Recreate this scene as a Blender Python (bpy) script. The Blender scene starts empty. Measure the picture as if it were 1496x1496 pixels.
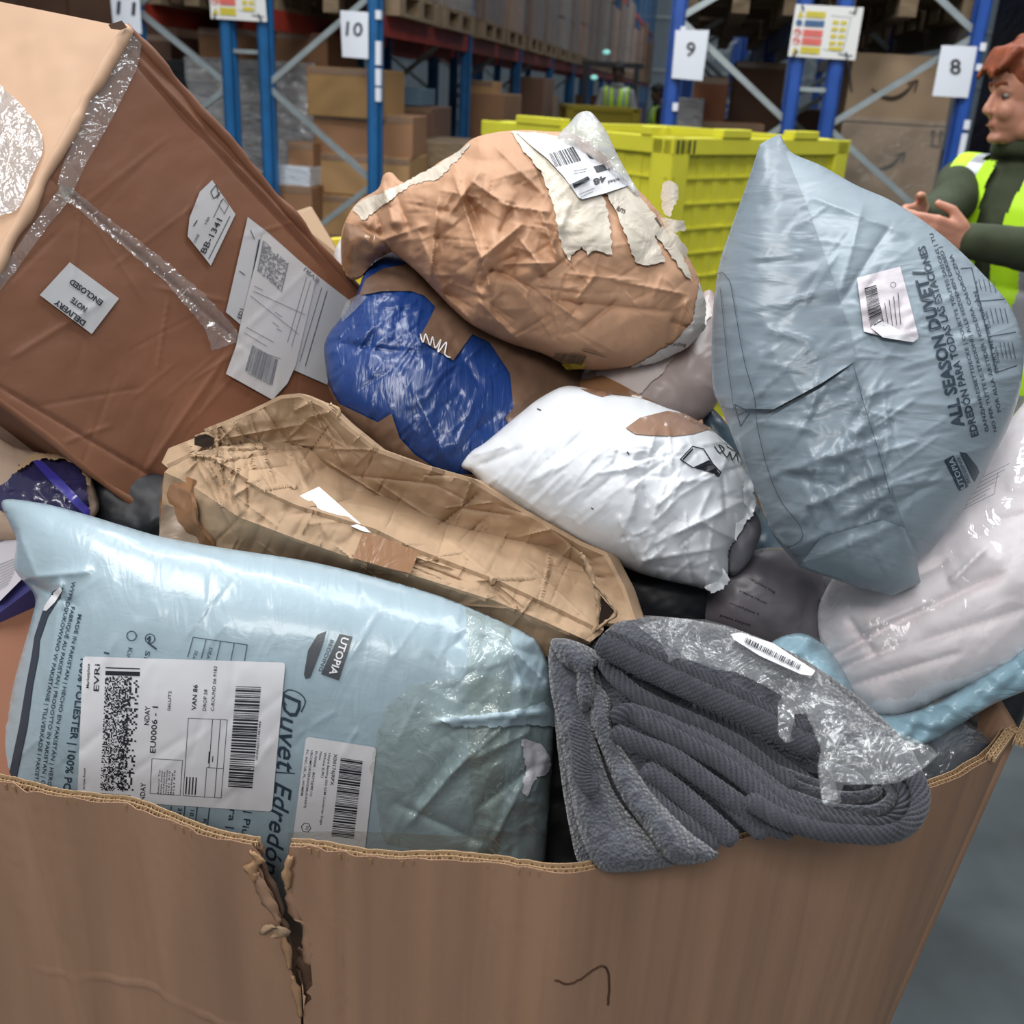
import bpy, bmesh, math, random
import numpy as np
from mathutils import Vector, Matrix, geometry
random.seed(7)
scene = bpy.context.scene
COL = scene.collection
PI = math.pi
R = math.radians

# ------------------------------------------------------------------ camera
CAMZ = 1.65
FPX = 1500.0
cam_d = bpy.data.cameras.new('camera')
cam_d.sensor_width = 36.0
cam_d.lens = 36.0 * FPX / 1496.0
cam_d.clip_start = 0.02
cam_d.clip_end = 200
cam_d.dof.use_dof = True
cam_d.dof.focus_distance = 1.0
cam_d.dof.aperture_fstop = 8.0
cam = bpy.data.objects.new('camera', cam_d)
COL.objects.link(cam)
cam.rotation_mode = 'QUATERNION'
_rot = Matrix.Rotation(R(90 - 22.5), 3, 'X') @ Matrix.Rotation(R(3.2), 3, 'Z')
cam.rotation_quaternion = _rot.to_quaternion()
cam.location = (0, 0, CAMZ)
scene.camera = cam
CR = np.array(_rot)
CO = np.array([0, 0, CAMZ])

# ------------------------------------------------------------------ world, lights, exposure
w = bpy.data.worlds.new('world'); scene.world = w; w.use_nodes = True
w.node_tree.nodes['Background'].inputs[0].default_value = (0.88, 0.94, 1.0, 1)
w.node_tree.nodes['Background'].inputs[1].default_value = 0.34
scene.view_settings.view_transform = 'Standard'
scene.view_settings.look = 'None'
scene.view_settings.exposure = 0.0
scene.view_settings.gamma = 1.0
scene.view_settings.use_curve_mapping = False

def area(name, loc, target, sx, sy, power, col=(1, 1, 1)):
    d = bpy.data.lights.new(name, 'AREA'); d.shape = 'RECTANGLE'
    d.size = sx; d.size_y = sy; d.energy = power; d.color = col
    o = bpy.data.objects.new(name, d); COL.objects.link(o)
    o.location = loc
    o.rotation_euler = (Vector(target) - Vector(loc)).to_track_quat('-Z', 'Y').to_euler()
    return o
# high-bay lamps hung from the warehouse roof, plus an added fill behind the camera
area('bay_and_fill_light', (-1.9, 0.9, 5.0), (0, 1.2, 1.0), 2.2, 1.0, 125, (1.0, 0.98, 0.96))
area('bay_and_fill_light', (-0.6, -2.6, 4.6), (0, 1.0, 1.0), 2.4, 1.0, 120, (1.0, 0.98, 0.96))  # added fill from behind the camera, brightens the front wall
area('bay_and_fill_light', (0.8, 2.4, 5.6), (0.3, 1.2, 1.0), 2.0, 0.9, 80, (0.95, 0.98, 1.0))
area('bay_and_fill_light', (-1.2, 3.6, 5.6), (-1.0, 5.5, 1.0), 1.8, 0.6, 130, (0.95, 0.98, 1.0))
area('bay_and_fill_light', (2.6, 3.4, 5.6), (2.2, 5.5, 1.0), 1.8, 0.6, 120, (0.95, 0.98, 1.0))
area('bay_and_fill_light', (2.6, 13.0, 7.5), (2.6, 13.0, 0), 1.2, 8.0, 230, (0.95, 0.98, 1.0))
area('bay_and_fill_light', (5.6, 30.0, 7.5), (5.6, 30.0, 0), 1.2, 12.0, 500, (0.95, 0.98, 1.0))

# ------------------------------------------------------------------ pixel helpers (turn a photo pixel + a real distance into a point)
def P(px, py, d):
    px = np.asarray(px, float); py = np.asarray(py, float); d = np.asarray(d, float)
    loc = np.stack(np.broadcast_arrays((px - 748) / FPX * d, -(py - 748) / FPX * d, -d), -1)
    return loc @ CR.T + CO
def Pz(px, py, z):
    """point where the pixel's ray meets height z"""
    r = P(px, py, 1.0) - CO
    t = (z - CAMZ) / r[..., 2]
    return CO + r * t[..., None]
def proj(p):
    q = (np.asarray(p, float) - CO) @ CR
    return np.stack([748 + FPX * q[..., 0] / -q[..., 2], 748 - FPX * q[..., 1] / -q[..., 2]], -1)
def Py(px, py, y):
    r = P(px, py, 1.0) - CO
    return CO + r * (y / r[..., 1])[..., None]

# ------------------------------------------------------------------ materials
def lin(c):
    if isinstance(c, str):
        c = tuple(int(c[i:i + 2], 16) / 255 for i in (0, 2, 4))
    return tuple((x / 12.92 if x <= .04045 else ((x + .055) / 1.055) ** 2.4) for x in c) + (1,)
MATS = {}
def mat(name, col, rough=.6, metal=0, var=None, bumps=(), coat=0, spec=.5, sheen=0, coord='UV', emit=None, trans=0, col2=None):
    """bumps: (kind, scale, strength, distance, stretch xyz); var: (scale, amount, stretch)"""
    if name in MATS: return MATS[name]
    m = bpy.data.materials.new(name); m.use_nodes = True; nt = m.node_tree; N = nt.nodes; L = nt.links
    b = N['Principled BSDF']
    b.inputs['Roughness'].default_value = rough; b.inputs['Metallic'].default_value = metal
    b.inputs['Specular IOR Level'].default_value = spec
    b.inputs['Coat Weight'].default_value = coat; b.inputs['Coat Roughness'].default_value = .08
    b.inputs['Sheen Weight'].default_value = sheen
    b.inputs['Transmission Weight'].default_value = trans
    tc = N.new('ShaderNodeTexCoord'); out = tc.outputs[coord]
    c = lin(col)
    b.inputs['Base Color'].default_value = c
    if emit:
        b.inputs['Emission Color'].default_value = lin(col); b.inputs['Emission Strength'].default_value = emit
    def mapping(st):
        mp = N.new('ShaderNodeMapping'); mp.inputs['Scale'].default_value = st; L.new(out, mp.inputs[0]); return mp.outputs[0]
    if var:
        n = N.new('ShaderNodeTexNoise'); n.inputs['Scale'].default_value = var[0]; n.inputs['Detail'].default_value = 5
        L.new(mapping(var[2] if len(var) > 2 else (1, 1, 1)), n.inputs['Vector'])
        r = N.new('ShaderNodeValToRGB'); a = var[1]
        r.color_ramp.elements[0].position = .3; r.color_ramp.elements[1].position = .7
        c2 = lin(col2) if col2 else tuple(x * (1 - a) for x in c[:3]) + (1,)
        r.color_ramp.elements[0].color = c2
        r.color_ramp.elements[1].color = tuple(min(1, x * (1 + a * .5)) for x in c[:3]) + (1,)
        L.new(n.outputs['Fac'], r.inputs[0]); L.new(r.outputs[0], b.inputs['Base Color'])
    prev = None
    for kind, sc, st, dist, stretch in bumps:
        v = mapping(stretch)
        if kind == 'noise':
            n = N.new('ShaderNodeTexNoise'); n.inputs['Scale'].default_value = sc; n.inputs['Detail'].default_value = 3; h = n.outputs['Fac']
        elif kind == 'warp':
            n = N.new('ShaderNodeTexNoise'); n.inputs['Scale'].default_value = sc; n.inputs['Detail'].default_value = 2; n.inputs['Distortion'].default_value = 1.6; h = n.outputs['Fac']
        elif kind == 'vor':
            n = N.new('ShaderNodeTexVoronoi'); n.inputs['Scale'].default_value = sc; h = n.outputs['Distance']
        elif kind == 'wave':
            n = N.new('ShaderNodeTexWave'); n.inputs['Scale'].default_value = sc; n.inputs['Distortion'].default_value = 1.0; h = n.outputs['Fac']
        L.new(v, n.inputs['Vector'])
        bp = N.new('ShaderNodeBump'); bp.inputs['Strength'].default_value = st; bp.inputs['Distance'].default_value = dist
        L.new(h, bp.inputs['Height'])
        if prev: L.new(prev, bp.inputs['Normal'])
        prev = bp.outputs[0]
    if prev: L.new(prev, b.inputs['Normal'])
    MATS[name] = m
    return m
def film(name, tint=(1, 1, 1), haze=.05, gloss=.16, sc=14, stretch=(1, 1, 1), st=.7, rough=.1, edge=.3):
    """thin clear plastic: see-through, with glossy wrinkles and a faint milky body"""
    if name in MATS: return MATS[name]
    m = bpy.data.materials.new(name); m.use_nodes = True; nt = m.node_tree; N = nt.nodes; L = nt.links
    N.remove(N['Principled BSDF']); o = N['Material Output']
    tr = N.new('ShaderNodeBsdfTransparent'); tr.inputs[0].default_value = (*tint, 1)
    gl = N.new('ShaderNodeBsdfGlossy'); gl.inputs['Roughness'].default_value = rough; gl.inputs[0].default_value = (1, 1, 1, 1)
    df = N.new('ShaderNodeBsdfDiffuse'); df.inputs[0].default_value = (.85, .9, .92, 1)
    tc = N.new('ShaderNodeTexCoord'); mp = N.new('ShaderNodeMapping'); mp.inputs['Scale'].default_value = stretch
    L.new(tc.outputs['UV'], mp.inputs[0])
    n = N.new('ShaderNodeTexNoise'); n.inputs['Scale'].default_value = sc; n.inputs['Detail'].default_value = 3; n.inputs['Distortion'].default_value = 1.8
    L.new(mp.outputs[0], n.inputs['Vector'])
    n2 = N.new('ShaderNodeTexVoronoi'); n2.feature = 'DISTANCE_TO_EDGE'; n2.inputs['Scale'].default_value = sc * 1.3
    L.new(mp.outputs[0], n2.inputs['Vector'])
    b1 = N.new('ShaderNodeBump'); b1.inputs['Strength'].default_value = st; b1.inputs['Distance'].default_value = .012; L.new(n.outputs['Fac'], b1.inputs['Height'])
    b2 = N.new('ShaderNodeBump'); b2.inputs['Strength'].default_value = st * .5; b2.inputs['Distance'].default_value = .006; L.new(n2.outputs['Distance'], b2.inputs['Height']); L.new(b1.outputs[0], b2.inputs['Normal'])
    L.new(b2.outputs[0], gl.inputs['Normal'])
    lw = N.new('ShaderNodeLayerWeight'); lw.inputs['Blend'].default_value = .35; L.new(b2.outputs[0], lw.inputs['Normal'])
    ma = N.new('ShaderNodeMath'); ma.operation = 'MULTIPLY_ADD'; ma.inputs[1].default_value = edge; ma.inputs[2].default_value = gloss; ma.use_clamp = True
    L.new(lw.outputs['Facing'], ma.inputs[0])
    m1 = N.new('ShaderNodeMixShader'); m1.inputs[0].default_value = haze; L.new(tr.outputs[0], m1.inputs[1]); L.new(df.outputs[0], m1.inputs[2])
    m2 = N.new('ShaderNodeMixShader'); L.new(ma.outputs[0], m2.inputs[0]); L.new(m1.outputs[0], m2.inputs[1]); L.new(gl.outputs[0], m2.inputs[2])
    L.new(m2.outputs[0], o.inputs[0])
    MATS[name] = m
    return m

# ------------------------------------------------------------------ object helpers
def root(name, label, cat, loc=(0, 0, 0), group=None, rz=0):
    o = bpy.data.objects.new(name, None); COL.objects.link(o); o.empty_display_size = .05
    o.location = [float(v) for v in loc]; o.rotation_euler = (0, 0, rz)
    o['label'] = label; o['category'] = cat
    if group: o['group'] = group
    return o
def tag(o, label=None, cat=None, group=None, kind=None):
    if label: o['label'] = label
    if cat: o['category'] = cat
    if group: o['group'] = group
    if kind: o['kind'] = kind
    return o
def mk(name, V, F, m, parent=None, smooth=True, uv=None, label=None):
    """V: world coordinates (n,3); F: (k,3|4) array or list of lists; the parent's offset is taken off"""
    V = np.asarray(V, float)
    if parent is not None:
        if parent.rotation_euler.z:
            M = np.array(Matrix.Rotation(-parent.rotation_euler.z, 3, 'Z')); V = (V - np.array(parent.location)) @ M.T
        else: V = V - np.array(parent.location)
    me = bpy.data.meshes.new(name)
    if isinstance(F, np.ndarray):
        k = F.shape[1]; n = len(F)
        me.vertices.add(len(V)); me.vertices.foreach_set('co', V.astype(np.float32).ravel())
        me.loops.add(n * k); me.loops.foreach_set('vertex_index', F.astype(np.int32).ravel())
        me.polygons.add(n); me.polygons.foreach_set('loop_start', np.arange(0, n * k, k, dtype=np.int32))
        me.update(calc_edges=True)
    else:
        me.from_pydata([tuple(v) for v in V], [], [tuple(f) for f in F]); me.update()
    if uv is not None:
        ul = me.uv_layers.new(name='UVMap')
        li = np.zeros(len(me.loops), np.int32); me.loops.foreach_get('vertex_index', li)
        ul.data.foreach_set('uv', np.asarray(uv, np.float32)[li].ravel())
    me.polygons.foreach_set('use_smooth', [bool(smooth)] * len(me.polygons))
    me.materials.append(m)
    o = bpy.data.objects.new(name, me); COL.objects.link(o)
    if parent is not None: o.parent = parent
    if label: o['label'] = label
    return o
class MB:
    """collects boxes, bars, tubes and prisms into ONE mesh"""
    def __init__(s): s.v = []; s.f = []
    def add(s, V, F):
        n = len(s.v); s.v += [tuple(float(c) for c in v) for v in V]; s.f += [tuple(i + n for i in f) for f in F]
        return s
    def box(s, lo, hi, M=None):
        x0, y0, z0 = lo; x1, y1, z1 = hi
        V = [(x0, y0, z0), (x1, y0, z0), (x1, y1, z0), (x0, y1, z0), (x0, y0, z1), (x1, y0, z1), (x1, y1, z1), (x0, y1, z1)]
        if M is not None: V = [M @ Vector(v) for v in V]
        return s.add(V, [(0, 3, 2, 1), (4, 5, 6, 7), (0, 1, 5, 4), (1, 2, 6, 5), (2, 3, 7, 6), (3, 0, 4, 7)])
    def bar(s, a, b, w, h, up=(0, 0, 1)):
        a = Vector(a); b = Vector(b); d = (b - a); L_ = d.length; d.normalize()
        u = Vector(up); sdir = d.cross(u)
        if sdir.length < 1e-4: sdir = Vector((1, 0, 0))
        sdir.normalize(); u = sdir.cross(d)
        M = Matrix((( d.x, sdir.x, u.x, a.x), (d.y, sdir.y, u.y, a.y), (d.z, sdir.z, u.z, a.z), (0, 0, 0, 1)))
        return s.box((0, -w / 2, -h / 2), (L_, w / 2, h / 2), M)
    def tube(s, pts, r, n=8, cap=True):
        pts = [Vector(p) for p in pts]
        rs = r if isinstance(r, (list, tuple)) else [r] * len(pts)
        V = []; F = []; prev = None
        for i, p in enumerate(pts):
            d = (pts[min(i + 1, len(pts) - 1)] - pts[max(i - 1, 0)]).normalized()
            if prev is None:
                a = d.orthogonal().normalized()
            else:
                a = (prev - d * prev.dot(d)).normalized()
            prev = a; b = d.cross(a)
            for k in range(n):
                t = 2 * PI * k / n; V.append(p + (a * math.cos(t) + b * math.sin(t)) * rs[i])
        for i in range(len(pts) - 1):
            for k in range(n):
                F.append((i * n + k, i * n + (k + 1) % n, (i + 1) * n + (k + 1) % n, (i + 1) * n + k))
        if cap:
            F.append(tuple(range(n - 1, -1, -1))); F.append(tuple((len(pts) - 1) * n + k for k in range(n)))
        return s.add(V, F)
    def build(s, name, m, parent=None, smooth=False, label=None, bevel=0, world=True):
        V = np.array(s.v)
        if parent is not None and not world: V = V + np.array(parent.location)
        o = mk(name, V, s.f, m, parent, smooth, None, label)
        if bevel:
            md = o.modifiers.new('bevel', 'BEVEL'); md.width = bevel; md.segments = 2; md.limit_method = 'ANGLE'
        return o

# ------------------------------------------------------------------ noise
def _hash(ix, iy, s):
    h = (ix.astype(np.int64) * 374761393 + iy.astype(np.int64) * 668265263 + s * 974711) & 0x7fffffff
    h = ((h ^ (h >> 13)) * 1274126177) & 0x7fffffff
    return ((h ^ (h >> 16)) & 0xffff) / 65535.0
def vnoise(x, y, s=0):
    x = np.asarray(x, float); y = np.asarray(y, float)
    ix = np.floor(x); iy = np.floor(y); fx = x - ix; fy = y - iy
    fx = fx * fx * fx * (fx * (fx * 6 - 15) + 10); fy = fy * fy * fy * (fy * (fy * 6 - 15) + 10)
    a = _hash(ix, iy, s); b = _hash(ix + 1, iy, s); c = _hash(ix, iy + 1, s); d = _hash(ix + 1, iy + 1, s)
    return (a * (1 - fx) + b * fx) * (1 - fy) + (c * (1 - fx) + d * fx) * fy * 1.0
def fbm(x, y, s=0, o=4):
    t = 0; a = .5; n = 0
    for i in range(o):
        t = t + a * (vnoise(x, y, s + i * 17) - .5); x = np.asarray(x) * 2.03 + 5.1; y = np.asarray(y) * 2.03 + 1.7; a *= .5
    return t
def ridged(x, y, s=0, o=3):
    t = 0; a = .6
    for i in range(o):
        t = t + a * (1 - np.abs(vnoise(x, y, s + i * 31) * 2 - 1) * 1.6); x = np.asarray(x) * 1.9 + 3.3; y = np.asarray(y) * 1.9 + 8.1; a *= .5
    return t - .35
def crumple(x, y, s=0, n=9, f=1.0):
    """flat facets meeting in straight creases, as in crumpled paper"""
    rng = np.random.RandomState(s + 100); t = 0
    wx = x + .55 * fbm(x * .7, y * .7, s + 3, 2); wy = y + .55 * fbm(x * .7 + 9, y * .7, s + 5, 2)
    for i in range(n):
        a = rng.uniform(0, PI); fr = f * rng.uniform(.45, 1.5); ph = rng.uniform(0, 9)
        q = (wx * math.cos(a) + wy * math.sin(a)) * fr + ph
        gate = np.clip(vnoise(x * .8 + i * 7.3, y * .8, s + i) * 2.2 - .5, 0, 1)
        t = t + gate * (np.abs((q % 2) - 1) - .5) / fr
    return t / n * 2
def creases(px, py, L):
    """hand-placed folds: (x0,y0,x1,y1,width,height); + is a ridge, - a valley"""
    t = 0
    for x0, y0, x1, y1, wd, hh in L:
        dx, dy = x1 - x0, y1 - y0; l2 = dx * dx + dy * dy + 1e-6; l = math.sqrt(l2)
        u = ((px - x0) * dx + (py - y0) * dy) / l2
        dd = np.abs((px - x0) * dy - (py - y0) * dx) / l
        end = np.clip(u * 4 + .5, 0, 1) * np.clip((1 - u) * 4 + .5, 0, 1)
        m = (dd < wd * 6) & (end > 0)
        t = t + np.where(m, hh * np.exp(-dd / wd) * end * end * (3 - 2 * end), 0)
    return t
def rand_creases(n, box, ang, spread, ln, wd, hh, seed):
    rng = random.Random(seed); L = []
    for i in range(n):
        x = rng.uniform(box[0], box[2]); y = rng.uniform(box[1], box[3]); a = R(ang + rng.uniform(-spread, spread))
        l = ln * rng.uniform(.4, 1.3) / 2
        L.append((x - math.cos(a) * l, y + math.sin(a) * l, x + math.cos(a) * l, y - math.sin(a) * l, wd * rng.uniform(.6, 1.5), hh * rng.uniform(.3, 1.1) * rng.choice((1, 1, -1))))
    return L

# ------------------------------------------------------------------ outlines and fills
def catmull(pts, step=5, closed=True):
    pts = [np.array(p, float) for p in pts]; n = len(pts); out = []
    rng = range(n if closed else n - 1)
    for i in rng:
        if closed: p0, p1, p2, p3 = pts[i - 1], pts[i], pts[(i + 1) % n], pts[(i + 2) % n]
        else: p0, p1, p2, p3 = pts[max(i - 1, 0)], pts[i], pts[i + 1], pts[min(i + 2, n - 1)]
        k = max(1, int(np.linalg.norm((p2 - p1)[:2]) / step))
        for j in range(k):
            t = j / k
            out.append(.5 * ((2 * p1) + (-p0 + p2) * t + (2 * p0 - 5 * p1 + 4 * p2 - p3) * t * t + (-p0 + 3 * p1 - 3 * p2 + p3) * t ** 3) * 1.0)
    if not closed: out.append(pts[-1])
    out = np.array(out)
    if closed: out = out[np.linalg.norm(out - np.roll(out, 1, 0), axis=1) > .4]
    return out
def dens(pts, step=5, closed=True):
    out = []; n = len(pts)
    for i in range(n if closed else n - 1):
        a = np.array(pts[i], float); b = np.array(pts[(i + 1) % n], float)
        k = max(1, int(np.linalg.norm((b - a)[:2]) / step))
        for j in range(k): out.append(a + (b - a) * j / k)
    if not closed: out.append(np.array(pts[-1], float))
    return np.array(out)
def inside(px, py, poly):
    x0 = poly[:, 0]; y0 = poly[:, 1]; x1 = np.roll(x0, -1); y1 = np.roll(y0, -1)
    r = np.zeros(np.shape(px), bool)
    for a, b, c, d in zip(x0, y0, x1, y1):
        if b == d: continue
        r ^= ((b > py) != (d > py)) & (px < (c - a) * (py - b) / (d - b) + a)
    return r
def fill(poly, step):
    """triangulate the inside of an outline; returns 2D points, triangles, count of boundary points"""
    poly = np.asarray(poly); nb = len(poly)
    x0, y0 = poly.min(0); x1, y1 = poly.max(0)
    xs = np.arange(x0, x1, step); ys = np.arange(y0, y1, step * .866)
    X, Y = np.meshgrid(xs, ys); X[1::2] += step / 2
    X = X.ravel(); Y = Y.ravel()
    m = inside(X, Y, poly); X = X[m]; Y = Y[m]
    # keep clear of the border
    keep = np.ones(len(X), bool)
    for q in range(0, nb, 64):
        dd = (X[:, None] - poly[None, q:q + 64, 0]) ** 2 + (Y[:, None] - poly[None, q:q + 64, 1]) ** 2
        keep &= dd.min(1) > (step * .55) ** 2
    X = X[keep]; Y = Y[keep]
    pts = [Vector((float(a), float(b))) for a, b in poly] + [Vector((float(a), float(b))) for a, b in zip(X, Y)]
    edges = [(i, (i + 1) % nb) for i in range(nb)]
    v, e, f, ov, oe, of = geometry.delaunay_2d_cdt(pts, edges, [], 1, 1e-4)
    V = np.array([tuple(q) for q in v])
    T = np.array([t for t in f if len(t) == 3], int)
    c = V[T].mean(1); T = T[inside(c[:, 0], c[:, 1], poly)]
    # find border edges after the CDT
    ed = {}
    for t in T:
        for a, b in ((t[0], t[1]), (t[1], t[2]), (t[2], t[0])):
            ed[(min(a, b), max(a, b))] = ed.get((min(a, b), max(a, b)), 0) + 1
    bd = np.zeros(len(V), bool)
    for (a, b), k in ed.items():
        if k == 1: bd[a] = bd[b] = True
    return V, T, bd
class Surf:
    """a surface given as camera distance over photo pixels; labels, tape and lettering are laid onto it"""
    def __init__(s, D, disp=None): s.D = D; s.disp = disp
    def depth(s, x, y):
        d = s.D(x, y)
        if s.disp is not None: d = d - s.disp(x, y)
        return d
def tilt(d0, cx, cy, gx=0, gy=0):
    return lambda x, y: d0 + (np.asarray(x, float) - cx) * gx + (np.asarray(y, float) - cy) * gy
class Bag(Surf):
    def __init__(s, outline, D, T, Tb=None, p=.5, disp=None, cell=6.0, rnd=True, step=5, rough=0):
        s.poly = catmull(outline, step) if rnd else dens(outline, step)
        if rough:
            rr = np.random.RandomState(3); s.poly = s.poly + rr.uniform(-rough, rough, s.poly.shape)
        s.D = D; s.T = T; s.Tb = T if Tb is None else Tb; s.p = p; s.disp = disp
        lo = s.poly.min(0) - cell * 2; hi = s.poly.max(0) + cell * 2; s.lo = lo; s.cell = cell
        nx = int((hi[0] - lo[0]) / cell) + 1; ny = int((hi[1] - lo[1]) / cell) + 1
        X, Y = np.meshgrid(lo[0] + np.arange(nx) * cell, lo[1] + np.arange(ny) * cell)
        m = inside(X, Y, s.poly)
        u = np.zeros((ny, nx)); 
        for it in range(900):
            u[1:-1, 1:-1] = np.where(m[1:-1, 1:-1], .25 * (u[:-2, 1:-1] + u[2:, 1:-1] + u[1:-1, :-2] + u[1:-1, 2:]) + .25, 0)
        s.u = u / u.max()
    def uu(s, x, y):
        gx = np.clip((np.asarray(x, float) - s.lo[0]) / s.cell, 0, s.u.shape[1] - 1.001); gy = np.clip((np.asarray(y, float) - s.lo[1]) / s.cell, 0, s.u.shape[0] - 1.001)
        ix = gx.astype(int); iy = gy.astype(int); fx = gx - ix; fy = gy - iy
        u = s.u
        return (u[iy, ix] * (1 - fx) + u[iy, ix + 1] * fx) * (1 - fy) + (u[iy + 1, ix] * (1 - fx) + u[iy + 1, ix + 1] * fx) * fy
    def depth(s, x, y):
        u = s.uu(x, y)
        d = s.D(x, y) - s.T * np.power(np.maximum(u, 0), s.p)
        if s.disp is not None: d = d - s.disp(x, y) * np.clip(u * 14, 0, 1)
        return d
    def build(s, name, m, parent, step=3.5, label=None, back=True):
        V2, T, bd = fill(s.poly, step)
        df = s.depth(V2[:, 0], V2[:, 1]); df[bd] = s.D(V2[bd, 0], V2[bd, 1])
        V = P(V2[:, 0], V2[:, 1], df); uv = V2 / 1000.0
        F = T
        # orientation: towards the camera
        a, b, c = V[T[0]]; nrm = np.cross(b - a, c - a)
        if np.dot(nrm, CO - a) < 0: F = T[:, ::-1]
        if back:
            u = np.maximum(s.uu(V2[:, 0], V2[:, 1]), 0)
            db = s.D(V2[:, 0], V2[:, 1]) + s.Tb * u ** s.p
            idx = np.where(bd, np.arange(len(V2)), np.arange(len(V2)) + len(V2))
            # compact
            V = np.concatenate([V, P(V2[:, 0], V2[:, 1], db)]); uv = np.concatenate([uv, uv])
            F = np.concatenate([F, idx[F[:, ::-1]]])
            used = np.zeros(len(V), bool); used[F.ravel()] = True; rem = np.cumsum(used) - 1
            V = V[used]; uv = uv[used]; F = rem[F]
        s.obj = mk(name, V, F, m, parent, True, uv, label)
        return s.obj
def patch(name, surf, outline, m, parent, off=.001, step=5, rnd=False, label=None, rough=0, thick=0, curl=None, disp=None, seed=1):
    """a sheet (label, tape, flap) laid on a surface"""
    poly = catmull(outline, step) if rnd else dens(outline, step)
    if rough:
        rr = np.random.RandomState(seed); poly = poly + rr.uniform(-rough, rough, poly.shape)
    V2, T, bd = fill(poly, step)
    d = surf.depth(V2[:, 0], V2[:, 1]) - off
    if curl is not None: d = d - curl(V2[:, 0], V2[:, 1])
    if disp is not None: d = d - disp(V2[:, 0], V2[:, 1])
    V = P(V2[:, 0], V2[:, 1], d); F = T
    a, b, c = V[T[0]]
    if np.dot(np.cross(b - a, c - a), CO - a) < 0: F = T[:, ::-1]
    uv = V2 / 1000
    if thick:
        n = len(V); lowv = P(V2[:, 0], V2[:, 1], d + thick); V = np.concatenate([V, lowv, V, lowv]); uv = np.concatenate([uv] * 4)
        ed = {}
        for t in F:
            for a, b in ((t[0], t[1]), (t[1], t[2]), (t[2], t[0])):
                if (b, a) in ed: del ed[(b, a)]
                else: ed[(a, b)] = 1
        side = [(b + 2 * n, a + 2 * n, a + 3 * n) for a, b in ed] + [(b + 2 * n, a + 3 * n, b + 3 * n) for a, b in ed]
        F = np.concatenate([F, F[:, ::-1] + n, np.array(side)])
    return mk(name, V, F, m, parent, True, uv, label)

# ------------------------------------------------------------------ lettering
_tc = {}
def glyphs(txt, bold=0.0, res=2):
    k = (txt, bold)
    if k not in _tc:
        cu = bpy.data.curves.new('t', 'FONT'); cu.body = txt; cu.size = 1; cu.resolution_u = res; cu.offset = bold
        o = bpy.data.objects.new('t', cu); COL.objects.link(o)
        me = bpy.data.meshes.new_from_object(o.evaluated_get(bpy.context.evaluated_depsgraph_get()))
        V = np.array([v.co[:2] for v in me.vertices]).reshape(-1, 2); me.calc_loop_triangles()
        F = [tuple(t.vertices) for t in me.loop_triangles]
        bpy.data.objects.remove(o); bpy.data.curves.remove(cu); bpy.data.meshes.remove(me)
        x0 = V[:, 0].min(); x1 = V[:, 0].max(); 
        V[:, 0] = (V[:, 0] - x0) / (x1 - x0); V[:, 1] /= .73
        _tc[k] = (V, F)
    return _tc[k]
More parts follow.
